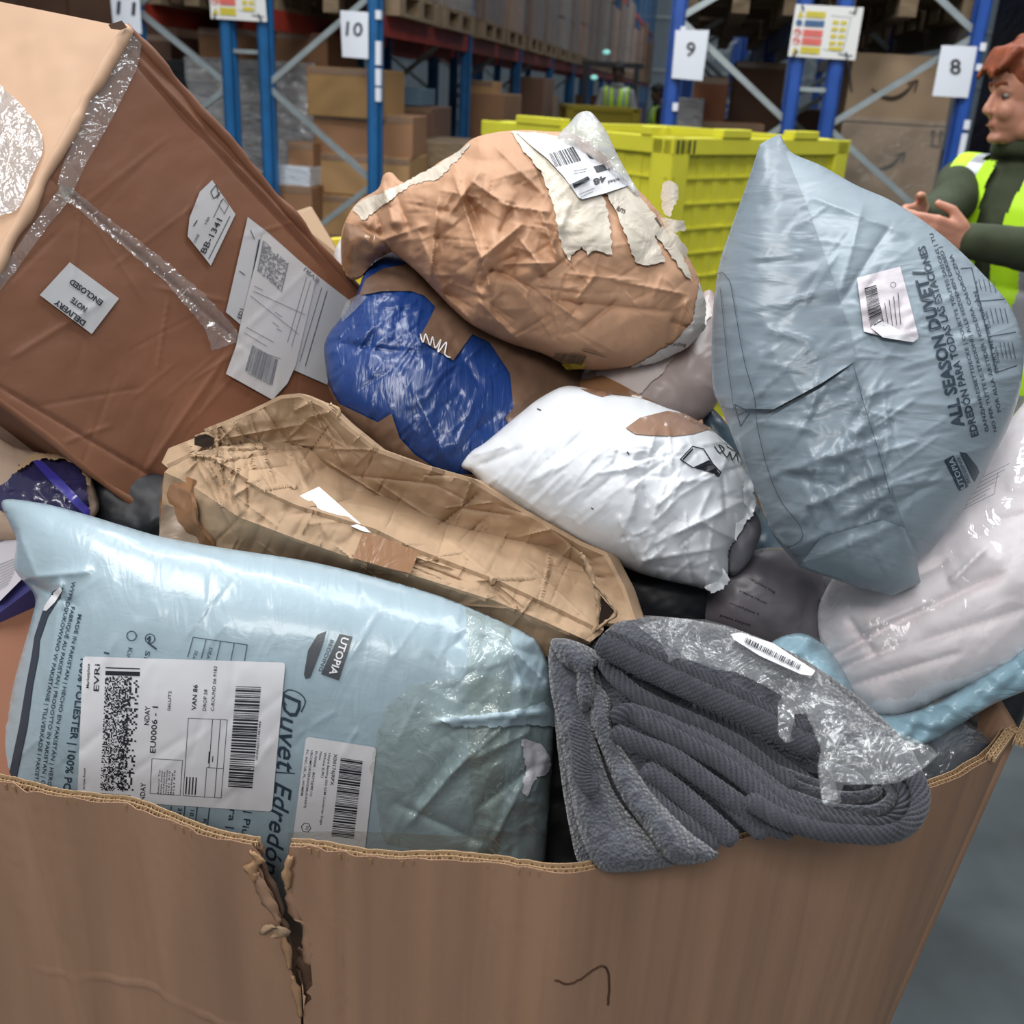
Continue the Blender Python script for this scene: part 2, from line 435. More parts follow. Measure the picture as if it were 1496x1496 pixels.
class Ink:
    """lettering, bars and lines in photo pixels, gathered and laid on a surface as one printed layer"""
    def __init__(s, surf, off=.0015): s.s = surf; s.off = off; s.v = []; s.f = []
    def _add(s, V, F):
        n = len(s.v); s.v += [tuple(v) for v in V]; s.f += [(a + n, b + n, c + n) for a, b, c in F]
    def text(s, txt, p0, p1, h, bold=0.0, shear=0, bend=0):
        V, F = glyphs(txt, bold)
        p0 = np.array(p0, float); p1 = np.array(p1, float); d = p1 - p0; l = np.linalg.norm(d); d /= l
        up = np.array([d[1], -d[0]])
        u = V[:, 0]; q = p0 + u[:, None] * d * l + (V[:, 1] * h)[:, None] * (up + d * shear) + ((4 * u * (1 - u) * bend)[:, None] * up)
        s._add(q, F); return s
    def poly(s, pts):
        pts = [tuple(p) for p in pts]; s._add(pts, [(0, i, i + 1) for i in range(1, len(pts) - 1)]); return s
    def line(s, pts, w, seg=25):
        q = dens(pts, seg, False)
        for a, b in zip(q[:-1], q[1:]):
            d = b - a; l = np.linalg.norm(d)
            if l < 1e-6: continue
            n = np.array([-d[1], d[0]]) / l * w / 2; a = a - d / l * w * .2; b = b + d / l * w * .2
            s.poly([a - n, b - n, b + n, a + n])
        return s
    def quadmap(s, c, u0, v0, u1, v1, nu=1, nv=1):
        """rectangle in the unit square of a 4-corner label (TL,TR,BR,BL)"""
        c = [np.array(k, float) for k in c]
        f = lambda u, v: (c[0] * (1 - u) + c[1] * u) * (1 - v) + (c[3] * (1 - u) + c[2] * u) * v
        for i in range(nu):
            for j in range(nv):
                a, b = u0 + (u1 - u0) * i / nu, u0 + (u1 - u0) * (i + 1) / nu; e, g = v0 + (v1 - v0) * j / nv, v0 + (v1 - v0) * (j + 1) / nv
                s.poly([f(a, e), f(b, e), f(b, g), f(a, g)])
        return s
    def bars(s, c, u0, v0, u1, v1, n, seed, along='v'):
        rng = random.Random(seed); t = 0; W = []
        while len(W) < n: W.append((t, rng.choice((1, 1, 2, 3)))); t += W[-1][1] + rng.choice((1, 1, 2))
        for a, k in W:
            if along == 'v': s.quadmap(c, u0, v0 + (v1 - v0) * a / t, u1, v0 + (v1 - v0) * (a + k) / t, 3, 1)
            else: s.quadmap(c, u0 + (u1 - u0) * a / t, v0, u0 + (u1 - u0) * (a + k) / t, v1, 1, 3)
        return s
    def matrix(s, c, u0, v0, u1, v1, nu, nv, seed, dens_=.5):
        rng = random.Random(seed)
        for j in range(nv):
            i = 0
            while i < nu:
                if rng.random() < dens_:
                    k = 1
                    while i + k < nu and rng.random() < dens_ * .8: k += 1
                    s.quadmap(c, u0 + (u1 - u0) * i / nu, v0 + (v1 - v0) * j / nv, u0 + (u1 - u0) * (i + k) / nu, v0 + (v1 - v0) * (j + .95) / nv); i += k
                i += 1
        return s
    def lab(s, c, txt, a, b, h, bold=0.0):
        """text inside a label's unit square from a to b"""
        c = [np.array(k, float) for k in c]
        f = lambda u, v: (c[0] * (1 - u) + c[1] * u) * (1 - v) + (c[3] * (1 - u) + c[2] * u) * v
        return s.text(txt, f(*a), f(*b), h, bold)
    def build(s, name, m, parent, label=None):
        V2 = np.array(s.v); T = np.array(s.f, int)
        # split long triangles so the print follows the surface
        for _ in range(3):
            e = np.linalg.norm(V2[T] - V2[np.roll(T, -1, 1)], axis=2).max(1); big = e > 9
            if not big.any(): break
            t = T[big]; n = len(V2)
            m0 = (V2[t[:, 0]] + V2[t[:, 1]]) / 2; m1 = (V2[t[:, 1]] + V2[t[:, 2]]) / 2; m2 = (V2[t[:, 2]] + V2[t[:, 0]]) / 2
            k = len(t); i0 = n + np.arange(k); i1 = i0 + k; i2 = i1 + k
            V2 = np.concatenate([V2, m0, m1, m2])
            T = np.concatenate([T[~big], np.stack([t[:, 0], i0, i2], 1), np.stack([i0, t[:, 1], i1], 1), np.stack([i2, i1, t[:, 2]], 1), np.stack([i0, i1, i2], 1)])
        V = P(V2[:, 0], V2[:, 1], s.s.depth(V2[:, 0], V2[:, 1]) - s.off)
        nr = np.cross(V[T[:, 1]] - V[T[:, 0]], V[T[:, 2]] - V[T[:, 0]]); fl = (nr * (CO - V[T[:, 0]])).sum(1) < 0
        T[fl] = T[fl][:, ::-1]
        return mk(name, V, T, m, parent, False, V2 / 1000, label)
class Lift(Surf):
    """the same surface, raised"""
    def __init__(s, base, off): s.b = base; s.o = off
    def depth(s, x, y): return s.b.depth(x, y) - s.o
def loft(name, curves, m, parent, n=80, k=24, disp=None, thick=.004, smooth=True, label=None):
    """panel between two or more curves given as (px, py, distance)"""
    C = []
    for c in curves:
        c = np.array(c, float); l = np.concatenate([[0], np.cumsum(np.linalg.norm(np.diff(c[:, :2], axis=0), axis=1))]); l /= l[-1]
        t = np.linspace(0, 1, n); C.append(np.stack([np.interp(t, l, c[:, i]) for i in range(3)], 1))
    rows = []
    for a, b in zip(C[:-1], C[1:]):
        for j in range(k): rows.append(a + (b - a) * j / k)
    rows.append(C[-1]); G = np.array(rows)
    d = G[..., 2].copy()
    if disp is not None: d = d - disp(G[..., 0], G[..., 1])
    V = P(G[..., 0], G[..., 1], d).reshape(-1, 3); ny = G.shape[0]
    i = np.arange(ny - 1)[:, None] * n + np.arange(n - 1)[None]; i = i.ravel()
    F = np.stack([i, i + 1, i + n + 1, i + n], 1)
    a, b, c, _ = V[F[0]]
    if np.dot(np.cross(b - a, c - a), CO - a) < 0: F = F[:, ::-1]
    o = mk(name, V, F, m, parent, smooth, G[..., :2].reshape(-1, 2) / 1000, label)
    if thick:
        md = o.modifiers.new('s', 'SOLIDIFY'); md.thickness = thick; md.offset = -1
        o.modifiers.new('e', 'EDGE_SPLIT').split_angle = R(50)
    return o

# ================================================================== MATERIALS
M_board = mat('cardboard', 'b0855f', .75, var=(6, .18, (1, 1, 1)), bumps=[('noise', 160, .12, .001, (1, .05, 1)), ('noise', 400, .1, .0005, (1, 1, 1))])
M_board_dark = mat('cardboard_dark', 'a46c48', .72, var=(4, .15), bumps=[('noise', 300, .12, .0008, (1, .2, 1))])
M_board_light = mat('cardboard_tan', 'a58a6e', .80, var=(7, .18), bumps=[('noise', 90, .18, .0015, (1, .3, 1)), ('noise', 300, .1, .0006, (1, 1, 1))])
M_core = mat('cardboard_core', '5a4232', .9)
M_liner = mat('cardboard_liner', 'b39673', .8); M_flute = mat('cardboard_flute', '8f7152', .85)  # flute tone darkened as shade in the open cells
M_kraft = mat('kraft_paper', 'b98f70', .68, var=(5, .12), bumps=[('noise', 60, .25, .002, (1, 1, 1)), ('vor', 38, .25, .002, (1, 1, 1))])
M_poly_blue = mat('poly_light_blue', '9cb0ba', .30, spec=.45, coat=.12, var=(3, .06), bumps=[('warp', 11, .22, .006, (2.2, .8, 1)), ('warp', 34, .10, .003, (1, 1.6, 1))])
M_poly_grey = mat('poly_grey_blue', '8d9ba5', .38, spec=.4, var=(3, .08), bumps=[('warp', 9, .30, .006, (.8, 2.4, 1)), ('warp', 40, .10, .002, (.6, 1.4, 1))])
M_poly_white = mat('poly_white', 'd3d7dc', .40, spec=.5, coat=.1, bumps=[('warp', 18, .25, .004, (1, 1, 1)), ('noise', 80, .08, .001, (1, 1, 1))])
M_poly_mauve = mat('poly_mauve', 'a3938f', .4, bumps=[('warp', 14, .4, .006, (1, 1, 1))])
M_filler_black = mat('filler_black', '14161b', .5, bumps=[('warp', 9, .4, .006, (1, 1, 1))])  # black of the added fillers, stands for shade in the gaps
M_poly_royal = mat('poly_royal_blue', '123672', .34, spec=.45, coat=.1, var=(4, .4), bumps=[('warp', 26, .45, .004, (2.2, .5, 1)), ('warp', 60, .25, .002, (1.8, .5, 1))])
M_tape_brown = mat('brown_tape', '6a5344', .28, spec=.6, coat=.4, bumps=[('warp', 16, .4, .004, (1, 1, 1)), ('noise', 70, .15, .001, (1, 1, 1))])
M_tape_tan = mat('tan_tape', '8c6648', .25, coat=.5, bumps=[('warp', 25, .4, .003, (1, 1, 1))])
M_paper_white = mat('label_white', 'dcdce0', .45, spec=.4, bumps=[('noise', 40, .12, .001, (1, 1, 1))])
M_paper_grey = mat('label_grey', 'b9b9bb', .45, spec=.4)
M_paper_cream = mat('torn_paper_tape', 'cdc3b3', .5, var=(14, .2), bumps=[('warp', 26, .7, .004, (1, 1, 1))])
M_ink = mat('ink_black', '22252c', .5)
M_ink_soft = mat('ink_slate', '2f3e4c', .45)
M_ink_grey = mat('ink_grey', '777a80', .5)
M_ink_brown = mat('ink_brown', '4a3020', .7)
M_towel = mat('terry_towel', '45484f', .95, spec=.1, sheen=.35, var=(60, .35), bumps=[('vor', 190, .8, .003, (1, 1, 1)), ('noise', 60, .4, .003, (1, 1, 1))])
M_hem = mat('towel_hem', '45474e', .92, spec=.1, sheen=.3, var=(50, .2), bumps=[('noise', 500, .4, .001, (1, 1, 1))])
M_duvet = mat('duvet_white', 'eee6e8', .8, sheen=.3, var=(3.5, .12, (1, 2, 1)), bumps=[('warp', 14, .3, .01, (1, 1, 1))])
M_cloth_grey = mat('grey_fabric', '74737a', .85, bumps=[('noise', 40, .5, .004, (1, 1, 1))])
M_purple = mat('purple_plastic', '2f2b52', .25, coat=.5, bumps=[('warp', 26, .6, .004, (1, 1, 1))])
F_clear = film('clear_film', haze=.07, gloss=.06, sc=18, st=.9)
F_bag = film('clear_bag', haze=.055, gloss=.010, sc=12, st=.8, rough=.2, edge=.12)
F_tape = film('clear_tape', tint=(.96, .96, .92), haze=.10, gloss=.05, sc=30, st=.7, rough=.07)
F_tape_green = film('greenish_tape', tint=(.975, .975, .935), haze=.03, gloss=.03, sc=24, st=.8, rough=.06)

# ================================================================== PALLET BOX (the big open carton that holds everything)
ZR = 1.08
pb = root('pallet_box', 'huge open corrugated pallet box with torn front wall, holding the heap of parcels', 'box', (0, .9, 0))
rim_px = [(-420, 1080), (-250, 1112), (-60, 1140), (0, 1147), (70, 1157), (130, 1170), (190, 1183), (250, 1198), (300, 1213), (345, 1228), (385, 1240), (430, 1243), (500, 1245), (600, 1254), (700, 1262), (800, 1269), (860, 1269), (930, 1257), (1000, 1243), (1080, 1227), (1160, 1208), (1250, 1185), (1340, 1160), (1400, 1134), (1450, 1104), (1478, 1068)]
rp = catmull(rim_px, 6, False)
rng0 = np.random.RandomState(5)
rp[:, 1] += 2.2 * (vnoise(rp[:, 0] / 14, rp[:, 0] * 0, 3) - .5) + 1.2 * (vnoise(rp[:, 0] / 5, rp[:, 0] * 0, 4) - .5)
RIM = Pz(rp[:, 0], rp[:, 1], ZR)
RL = np.concatenate([[0], np.cumsum(np.linalg.norm(np.diff(RIM[:, :2], axis=0), axis=1))])
def rim_at(l): return np.stack([np.interp(l, RL, RIM[:, i]) for i in range(3)], -1)
def rim_l(px): return np.interp(px, rp[:, 0], RL)
L_END = RL[-1]
tan = np.gradient(RIM[:, :2], axis=0); tan /= np.linalg.norm(tan, axis=1)[:, None]
nrm_out = np.stack([tan[:, 1], -tan[:, 0]], 1)          # outwards, towards the camera
def rim_n(l):
    n = np.stack([np.interp(l, RL, nrm_out[:, i]) for i in range(2)], -1); return n / np.linalg.norm(n, axis=-1, keepdims=True)
WCR = [(rim_l(x_), w_, A_, sl_) for x_, w_, A_, sl_ in [(30, .012, .006, .10), (52, .007, -.004, .11), (120, .014, .003, .03), (190, .008, .004, .05), (240, .012, -.003, .02), (290, .009, .004, .03), (330, .007, -.003, .0), (470, .006, .005, 0), (530, .010, -.004, 0), (620, .02, .003, 0), (700, .012, -.0025, 0), (800, .02, .003, .02), (930, .015, -.002, .02), (1060, .03, .004, .03)]]
def wall_pt(l, s, off=0.0):
    """point of the front wall: l along the rim, s metres down"""
    l = np.asarray(l, float); s = np.asarray(s, float)
    p = rim_at(l); n = rim_n(l)
    t = l / L_END
    lean = np.clip((t - .55) / .45, 0, 1) ** 2
    lf, lg = rim_l(503), rim_l(452)
    slant = sum(A * ((l - l0 - sl * s) / w_) * np.exp(-((l - l0 - sl * s) / w_) ** 2) for l0, w_, A, sl in WCR)
    scar = .0016 * np.exp(-((s - .205 - .012 * fbm(l * 8, l * 0, 5, 2)) / .0016) ** 2) * np.clip((rim_l(360) - l) * 30, 0, 1) * np.clip((l - rim_l(-40)) * 10, 0, 1)
    dent = slant + scar - .0035 * np.exp(-((l - lf) / .0055) ** 2) * np.clip((.30 - s) * 20, 0, 1) - .0022 * np.exp(-((l - lg) / .004) ** 2) * np.clip((.12 - s) * 20, 0, 1)
    wav = dent + .0022 * fbm(l * 30, s * .8, 19, 2) + .0040 * np.sin(l * 43 + .6 * np.sin(s * 5)) * np.clip((.8 - t) * 3, 0, 1) + .006 * fbm(l * 9, s * 1.5, 11, 3)
    bulge = .03 * np.sin(np.clip(s, 0, 1.0) * PI)
    o = off + wav + bulge * 0 + 0 * lean
    q = p.copy()
    q[..., 0] = p[..., 0] + n[..., 0] * o - .13 * s * lean
    q[..., 1] = p[..., 1] + n[..., 1] * o
    q[..., 2] = p[..., 2] - s
    return q
# turn the photo's tear outline into places on the wall
_ll, _ss = np.meshgrid(np.linspace(rim_l(300), rim_l(560), 260), np.linspace(-.01, .34, 300))
_pp = proj(wall_pt(_ll, _ss))
def to_wall(px, py):
    k = np.argmin((_pp[..., 0] - px) ** 2 + (_pp[..., 1] - py) ** 2); return _ll.ravel()[k], _ss.ravel()[k]
tear_l = [to_wall(*q) for q in [(368, 1236), (384, 1250), (376, 1262), (384, 1275), (388, 1292), (398, 1304), (404, 1322), (412, 1340), (408, 1352), (418, 1362), (421, 1385), (427, 1402), (424, 1414), (432, 1432), (438, 1452), (440, 1480)]]
tear_r = [to_wall(*q) for q in [(424, 1244), (418, 1256), (421, 1280), (419, 1294), (427, 1297), (431, 1322), (440, 1342), (447, 1352), (451, 1380), (454, 1400), (457, 1440), (460, 1456), (446, 1452), (444, 1470), (443, 1484)]]
def tear_edge(T, s):
    T = sorted(T, key=lambda q: q[1]); return np.interp(s, [q[1] for q in T], [q[0] for q in T])
def wall_panel(name, side, off, m, s0=.002, bottom=1.02, thick=0):
    ns = 110; S = np.concatenate([np.linspace(s0, .36, 90), np.linspace(.4, bottom, 20)])
    nl = 90 if side < 0 else 150
    rows = []
    for s in S:
        a, b = (0, tear_edge(tear_l, s)) if side < 0 else (tear_edge(tear_r, s), L_END)
        if s > .30:
            k = min(1, (s - .30) / .03); mid = .5 * (tear_edge(tear_l, .3) + tear_edge(tear_r, .3))
            if side < 0: b = b * (1 - k) + mid * k
            else: a = a * (1 - k) + mid * k
        l = np.linspace(a, b, nl)
        rows.append(wall_pt(l, np.full(nl, s), off))
    V = np.array(rows).reshape(-1, 3); n = nl; ny = len(S)
    i = np.arange(ny - 1)[:, None] * n + np.arange(n - 1)[None]; i = i.ravel()
    F = np.stack([i, i + n, i + n + 1, i + 1], 1)
    LL = np.array([[v[0]] for v in V])
    uv = np.stack([V[:, 0], V[:, 2]], 1)
    o = mk(name, V, F, m, pb, True, uv)
    if thick:
        md = o.modifiers.new('s', 'SOLIDIFY'); md.thickness = thick; md.offset = 0
        o.modifiers.new('e', 'EDGE_SPLIT').split_angle = R(50)
    return o
M_wall = mat('pallet_box_board', '9a7860', .75, var=(11, .26, (1, .10, 1)), bumps=[('noise', 26, .9, .006, (1, .04, 1)), ('noise', 110, .25, .001, (1, .03, 1)), ('noise', 300, .1, .0006, (1, 1, 1))])
for side in (-1, 1):
    wall_panel('front_panel', side, .0003, M_wall, thick=.0008, s0=-.0010)
    wall_panel('core_board', side, -.0066, M_core, thick=.0056, s0=.0068)  # core coloured dark to give the flute cells their shade
# corrugated edge: three liners and two wavy flutes
def ribbon(l0, l1, off_fn, s0, s1, step):
    n = max(3, int((l1 - l0) / step)); l = np.linspace(l0, l1, n)
    o = off_fn(l); top = []; bot = []
    p = rim_at(l); nn = rim_n(l)
    for s, arr in ((s0, top), (s1, bot)):
        for i in range(n):
            arr.append((p[i, 0] + nn[i, 0] * o[i], p[i, 1] + nn[i, 1] * o[i], p[i, 2] - s))
    V = top + bot; F = [(i, i + n, i + n + 1, i + 1) for i in range(n - 1)]
    return V, F
wavf = lambda l: .0022 * fbm(l * 30, l * 0, 19, 2) + .0040 * np.sin(l * 43) * np.clip((.8 - l / L_END) * 3, 0, 1) + .006 * fbm(l * 9, l * 0, 11, 3)
for l0, l1 in ((0, tear_edge(tear_l, .004)), (tear_edge(tear_r, .004), L_END)):
    a = MB(); b = MB(); a0 = MB()
    for o in (0, -.0045, -.009):
        V, F = ribbon(l0, l1, lambda l, o=o: wavf(l) + o + (.0005 if o == 0 else 0), -.0012 + .0012 * (o == -.0045), .009, .003); (a0 if o == 0 else a).add(V, F)
    for o, ph in ((-.00225, 0), (-.00675, 1.3)):
        V, F = ribbon(l0, l1, lambda l, o=o, ph=ph: wavf(l) + o + .0021 * np.sign(np.sin(l * 2 * PI / .0085 + ph)) * np.minimum(1, np.abs(np.sin(l * 2 * PI / .0085 + ph)) * 1.6), .0008, .0062, .0009); b.add(V, F)
    for q, nm, mm_ in ((a, 'liner_edge', M_liner), (b, 'fluting', M_flute)):
        o = q.build(nm, mm_, pb, False); md = o.modifiers.new('s', 'SOLIDIFY'); md.thickness = .0006; md.offset = 0
# torn paper strips at the tear
M_strip = mat('torn_liner', '9d7a5a', .85)
def tear_strip(pts, wd, off, seed, m=M_strip):
    rng = random.Random(seed); q = catmull(pts, 6, False); V = []; 
    for i, (x, y) in enumerate(q):
        l, s = to_wall(x, y); e = wd * (.35 + .65 * math.sin(PI * min(1, (i + .5) / len(q)))) * rng.uniform(.6, 1.3)
        k = rng.uniform(.6, 1.4)
        for c, oo in ((-.5, 0), (0, .0025 * k), (.5, .001)):
            V.append(wall_pt(l + c * e, s, off + oo))
    n = len(q); F = [(3 * i + j, 3 * i + j + 1, 3 * i + j + 4, 3 * i + j + 3) for i in range(n - 1) for j in range(2)]
    o = mk('torn_strip', np.array(V), F, m, pb, True, np.array(V)[:, [0, 2]]); md = o.modifiers.new('s', 'SOLIDIFY'); md.thickness = .0012; md.offset = 0
tear_strip([(372, 1238), (384, 1252), (370, 1262), (378, 1280)], .010, .004, 1)
tear_strip([(376, 1270), (386, 1295), (398, 1318), (410, 1342)], .012, .003, 2, M_wall)
tear_strip([(386, 1356), (400, 1345), (412, 1346), (414, 1358), (402, 1360)], .012, .005, 3, M_board_light)
tear_strip([(414, 1358), (420, 1385), (424, 1410)], .008, .002, 4)
tear_strip([(426, 1246), (420, 1270), (422, 1294)], .007, .003, 5)
tear_strip([(422, 1300), (430, 1330), (436, 1350)], .016, -.004, 6, M_wall)
tear_strip([(432, 1345), (446, 1352), (450, 1385), (452, 1410)], .012, -.002, 7, M_wall)
tear_strip([(428, 1420), (436, 1450), (440, 1480)], .008, .003, 8)
tear_strip([(440, 1400), (446, 1430), (448, 1470)], .020, -.012, 12, M_core)
# second board skin behind the tear, folded strip marks
o = wall_panel('inner_skin', 1, -.020, mat('inner_board', '6b4b36', .85), s0=.10)
# side and back walls
corner = RIM[-1]; cornerL = RIM[0]
def vwall(name, a, b, h=ZR, th=.009, m=M_wall, leana=0, bow=0.0):
    a = np.array(a[:2]); b = np.array(b[:2]); n = 30; V = []
    d = (b - a); nn = np.array([d[1], -d[0]]) / np.linalg.norm(d)
    for z in np.linspace(h, .02, 12):
        for t in np.linspace(0, 1, n):
            q = a + d * t + nn * bow * math.sin(PI * t) * math.sin(PI * z / h * .9 + .1)
            V.append((q[0] - .13 * (h - z) * (1 - t) * leana, q[1], z))
    F = [(j * n + i, (j + 1) * n + i, (j + 1) * n + i + 1, j * n + i + 1) for j in range(11) for i in range(n - 1)]
    V = np.array(V); o = mk(name, V, F, m, pb, True, np.stack([V[:, 0] + V[:, 1], V[:, 2]], 1))
    md = o.modifiers.new('s', 'SOLIDIFY'); md.thickness = th; md.offset = 0; return o
cr2 = np.array([corner[0] + .10, corner[1] + 1.15]); cl2 = np.array([cornerL[0] - .02, cornerL[1] + 1.15])
vwall('side_panel', corner + np.array([.004, .004, 0]), cr2, leana=1, th=.012)
vwall('side_panel', cornerL, cl2)
vwall('back_panel', cl2, cr2, h=ZR - .03)
# raised corrugated edge at the right-hand corner
a = MB(); b = MB()
for k, (x0, y0, x1, y1) in enumerate([(1440, 1106, 1468, 1068), (1468, 1068, 1480, 1062), (1480, 1085, 1500, 1040), (1500, 1040, 1530, 985)]):
    q0 = Pz(x0, y0, ZR + .004); q1 = Pz(x1, y1, ZR + .004); d = q1 - q0; L_ = np.linalg.norm(d); d /= L_; nn = np.array([d[1], -d[0], 0])
    for o in (0, .0042, .0084):
        a.bar(q0 + nn * o, q1 + nn * o, .0006, .005)
    nz = int(L_ / .0014); pts = [q0 + d * (L_ * i / nz) + nn * (.0021 + .002 * math.sin(i * 1.1)) for i in range(nz + 1)]
    for u, v in zip(pts[:-1], pts[1:]): b.bar(u, v, .0005, .004); b.bar(u + nn * .0042, v + nn * .0042, .0005, .004)
a.build('liner_edge', M_liner, pb); b.build('fluting', M_liner, pb)
# pen scribble on the wall
sc = MB()
pts = []
_l2, _s2 = np.meshgrid(np.linspace(rim_l(760), rim_l(960), 200), np.linspace(0, .3, 200)); _p2 = proj(wall_pt(_l2, _s2, .001))
for x, y in catmull([(810, 1432), (835, 1437), (865, 1418), (880, 1411), (888, 1420), (890, 1442), (888, 1468)], 5, False):
    k = np.argmin((_p2[..., 0] - x) ** 2 + (_p2[..., 1] - y) ** 2); pts.append(wall_pt(_l2.ravel()[k], _s2.ravel()[k], .0012))
sc.tube(pts, .0011, 5); sc.build('pen_scribble', M_ink_brown, pb)
# bottom board
MB().box((cornerL[0] - .02, corner[1] - .22, .0), (corner[0] - .02, corner[1] + 1.1, .02)).build('base_board', M_wall, pb)

# ================================================================== LIGHT BLUE DUVET BAG (front left)
rnd_a = rand_creases(70, (20, 760, 780, 1200), 62, 30, 90, 4, .0016, 3)
rnd_b = rand_creases(90, (640, 880, 810, 1260), 40, 80, 60, 3, .0035, 4)
hand = [(30, 845, 130, 835, 7, .006), (88, 850, 96, 890, 4, .007), (40, 850, 110, 885, 9, -.010), (20, 760, 60, 860, 9, .006),
        (600, 1200, 720, 1060, 6, .008), (660, 1130, 760, 1040, 6, .009), (640, 1055, 800, 1040, 5, .010), (580, 1175, 700, 1230, 6, -.006), (690, 1110, 770, 1070, 5, .010),
        (700, 1180, 780, 1120, 6, -.008), (720, 1230, 760, 1150, 5, .008), (740, 940, 810, 1010, 6, .009), (700, 930, 790, 960, 6, -.006), (610, 1170, 660, 1100, 7, -.006), (90, 850, 70, 1000, 6, .004), (110, 760, 330, 820, 10, .004)]
duv_out = [(4, 731), (60, 735), (120, 750), (180, 768), (240, 785), (330, 801), (450, 820), (560, 846), (650, 873), (720, 902), (778, 930), (795, 955), (806, 985), (813, 1030), (812, 1060), (806, 1130), (801, 1200), (792, 1280), (760, 1360), (690, 1410), (400, 1440), (100, 1400), (-50, 1310), (-35, 1180), (2, 1080), (22, 990), (46, 905), (50, 870), (22, 832), (24, 790), (14, 765)]
def duv_disp(x, y):
    e = np.clip((x - 600) / 150, 0, 1)
    return creases(x, y, rnd_a) + creases(x, y, rnd_b) * e + creases(x, y, hand) + e * (.022 * crumple(x / 60, y / 60, 4, 9) + .007 * crumple(x / 22, y / 22, 6, 8)) + .004 * fbm(x / 90, y / 90, 8, 3)
DUV = Bag(duv_out, lambda x, y: .975 + (np.clip(np.asarray(y, float) - 880, 0, 600) / 560) ** 2 * .20 + np.clip(300 - np.asarray(x, float), 0, 400) * .00006, .100, .06, p=.5, disp=duv_disp, rnd=True)
db = root('duvet_bag', 'light blue plastic duvet bag with white shipping label, lying behind the torn wall', 'bag', P(400, 1000, .95))
DUV.build('plastic_bag', M_poly_blue, db, 3.4)
patch('bag_strap', DUV, [(76, 865), (84, 860), (92, 858), (88, 872), (70, 900), (58, 935), (56, 960), (48, 1000), (40, 1060), (22, 1145), (10, 1145), (28, 1060), (38, 1000), (46, 958), (50, 930), (62, 893)], M_ink_soft, db, .0015, 5)
patch('strap_sticker', DUV, [(65, 885), (76, 868), (88, 857), (91, 863), (80, 880), (68, 892), (63, 892)], M_paper_white, db, .0028, 4)
# clear parcel tape round the right end
patch('clear_tape', DUV, [(680, 888), (745, 915), (752, 960), (740, 1100), (735, 1180), (728, 1265), (700, 1265), (690, 1180), (683, 1100), (682, 960)], F_tape_green, db, .002, 6, rough=1)
patch('clear_tape', DUV, [(560, 1040), (600, 1000), (690, 985), (800, 1010), (812, 1060), (800, 1180), (795, 1262), (640, 1255), (560, 1230), (540, 1120)], F_tape_green, db, .0035, 6, rough=2)
patch('clear_tape', DUV, [(420, 1215), (520, 1214), (700, 1222), (700, 1262), (420, 1242)], F_tape, db, .003, 6)
patch('torn_flap', DUV, [(640, 1050), (690, 1045), (770, 1035), (795, 1025), (813, 1045), (812, 1062), (780, 1058), (720, 1062), (660, 1062)], M_poly_blue, db, .010, 5, rough=2, thick=.001)
patch('torn_flap', DUV, [(762, 1080), (790, 1085), (806, 1108), (800, 1130), (785, 1135), (770, 1165), (762, 1155), (768, 1120)], mat('poly_white_inner', 'd5d5de', .4, bumps=[('warp', 40, .5, .003, (1, 1, 1))]), db, .009, 4, rough=2, thick=.001)
# shipping label
L1 = [(121, 959), (417, 968), (397, 1186), (113, 1167)]
def rounded(c, r):
    out = []
    for i in range(4):
        p = np.array(c[i], float); a = np.array(c[i - 1], float); b = np.array(c[(i + 1) % 4], float)
        a = p + (a - p) / np.linalg.norm(a - p) * r; b = p + (b - p) / np.linalg.norm(b - p) * r
        for t in (0, .25, .5, .75, 1): out.append((1 - t) ** 2 * a + 2 * t * (1 - t) * p + t * t * b)
    return out
LS = Lift(DUV, .0022)
lb = patch('shipping_label', DUV, rounded(L1, 6), M_paper_white, db, .0022, 5, thick=.0004)
k = Ink(LS, .0006)
k.matrix(L1, .115, .13, .245, .93, 22, 96, 5, .5)
k.quadmap(L1, .115, .095, .285, .125, 3, 1).quadmap(L1, .105, .95, .27, .985, 3, 1).quadmap(L1, .115, .07, .285, .078, 3, 1)
k.matrix(L1, .20, .14, .285, .92, 9, 60, 6, .32)
k.bars(L1, .765, .17, .89, .86, 46, 3)
D_ = lambda u, v0, v1: ((u, v1), (u, v0))     # text reading upwards in the photo
k.lab(L1, 'EVRi', *D_(.085, .05, .24), 8, .008)
k.lab(L1, 'Marketplace', *D_(.035, .05, .22), 4, .012).lab(L1, 'Simple Room', *D_(.035, .78, .93), 3, .01)
k.lab(L1, 'NDAY', *D_(.345, .33, .46), 7.5, .012).lab(L1, 'NDAY', *D_(.345, .86, 1.0 - .015), 7.5, .012).lab(L1, 'EU0006 - 1', *D_(.385, .33, .65), 8.5, .012)
k.lab(L1, '06LUT2', *D_(.447, .22, .355), 4.5, .01).lab(L1, 'VAN 86', *D_(.575, .17, .345), 6.5, .02).lab(L1, 'DROP 58', *D_(.625, .2, .345), 5, .008).lab(L1, 'C-ROUND 06 9183', *D_(.665, .04, .345), 5, .008)
k.lab(L1, '1E1FFAD171981444', *D_(.905, .40, .66), 3, .006)
for i, t in enumerate(['Return To:', 'Simple Rooms', 'Unit 2 St Modwen Road', 'Parkway Way Derby', '0121 510', 'Barking', '0121 810']):
    k.lab(L1, t, *D_(.415 + i * .013, .76 + .01 * (i % 3), .93), 2.2, .01)
def lbox(u0, v0, u1, v1, wd=.7):
    c = [np.array(q, float) for q in L1]; f = lambda u, v: (c[0] * (1 - u) + c[1] * u) * (1 - v) + (c[3] * (1 - u) + c[2] * u) * v
    k.line([f(u0, v0), f(u1, v0), f(u1, v1), f(u0, v1), f(u0, v0)], wd)
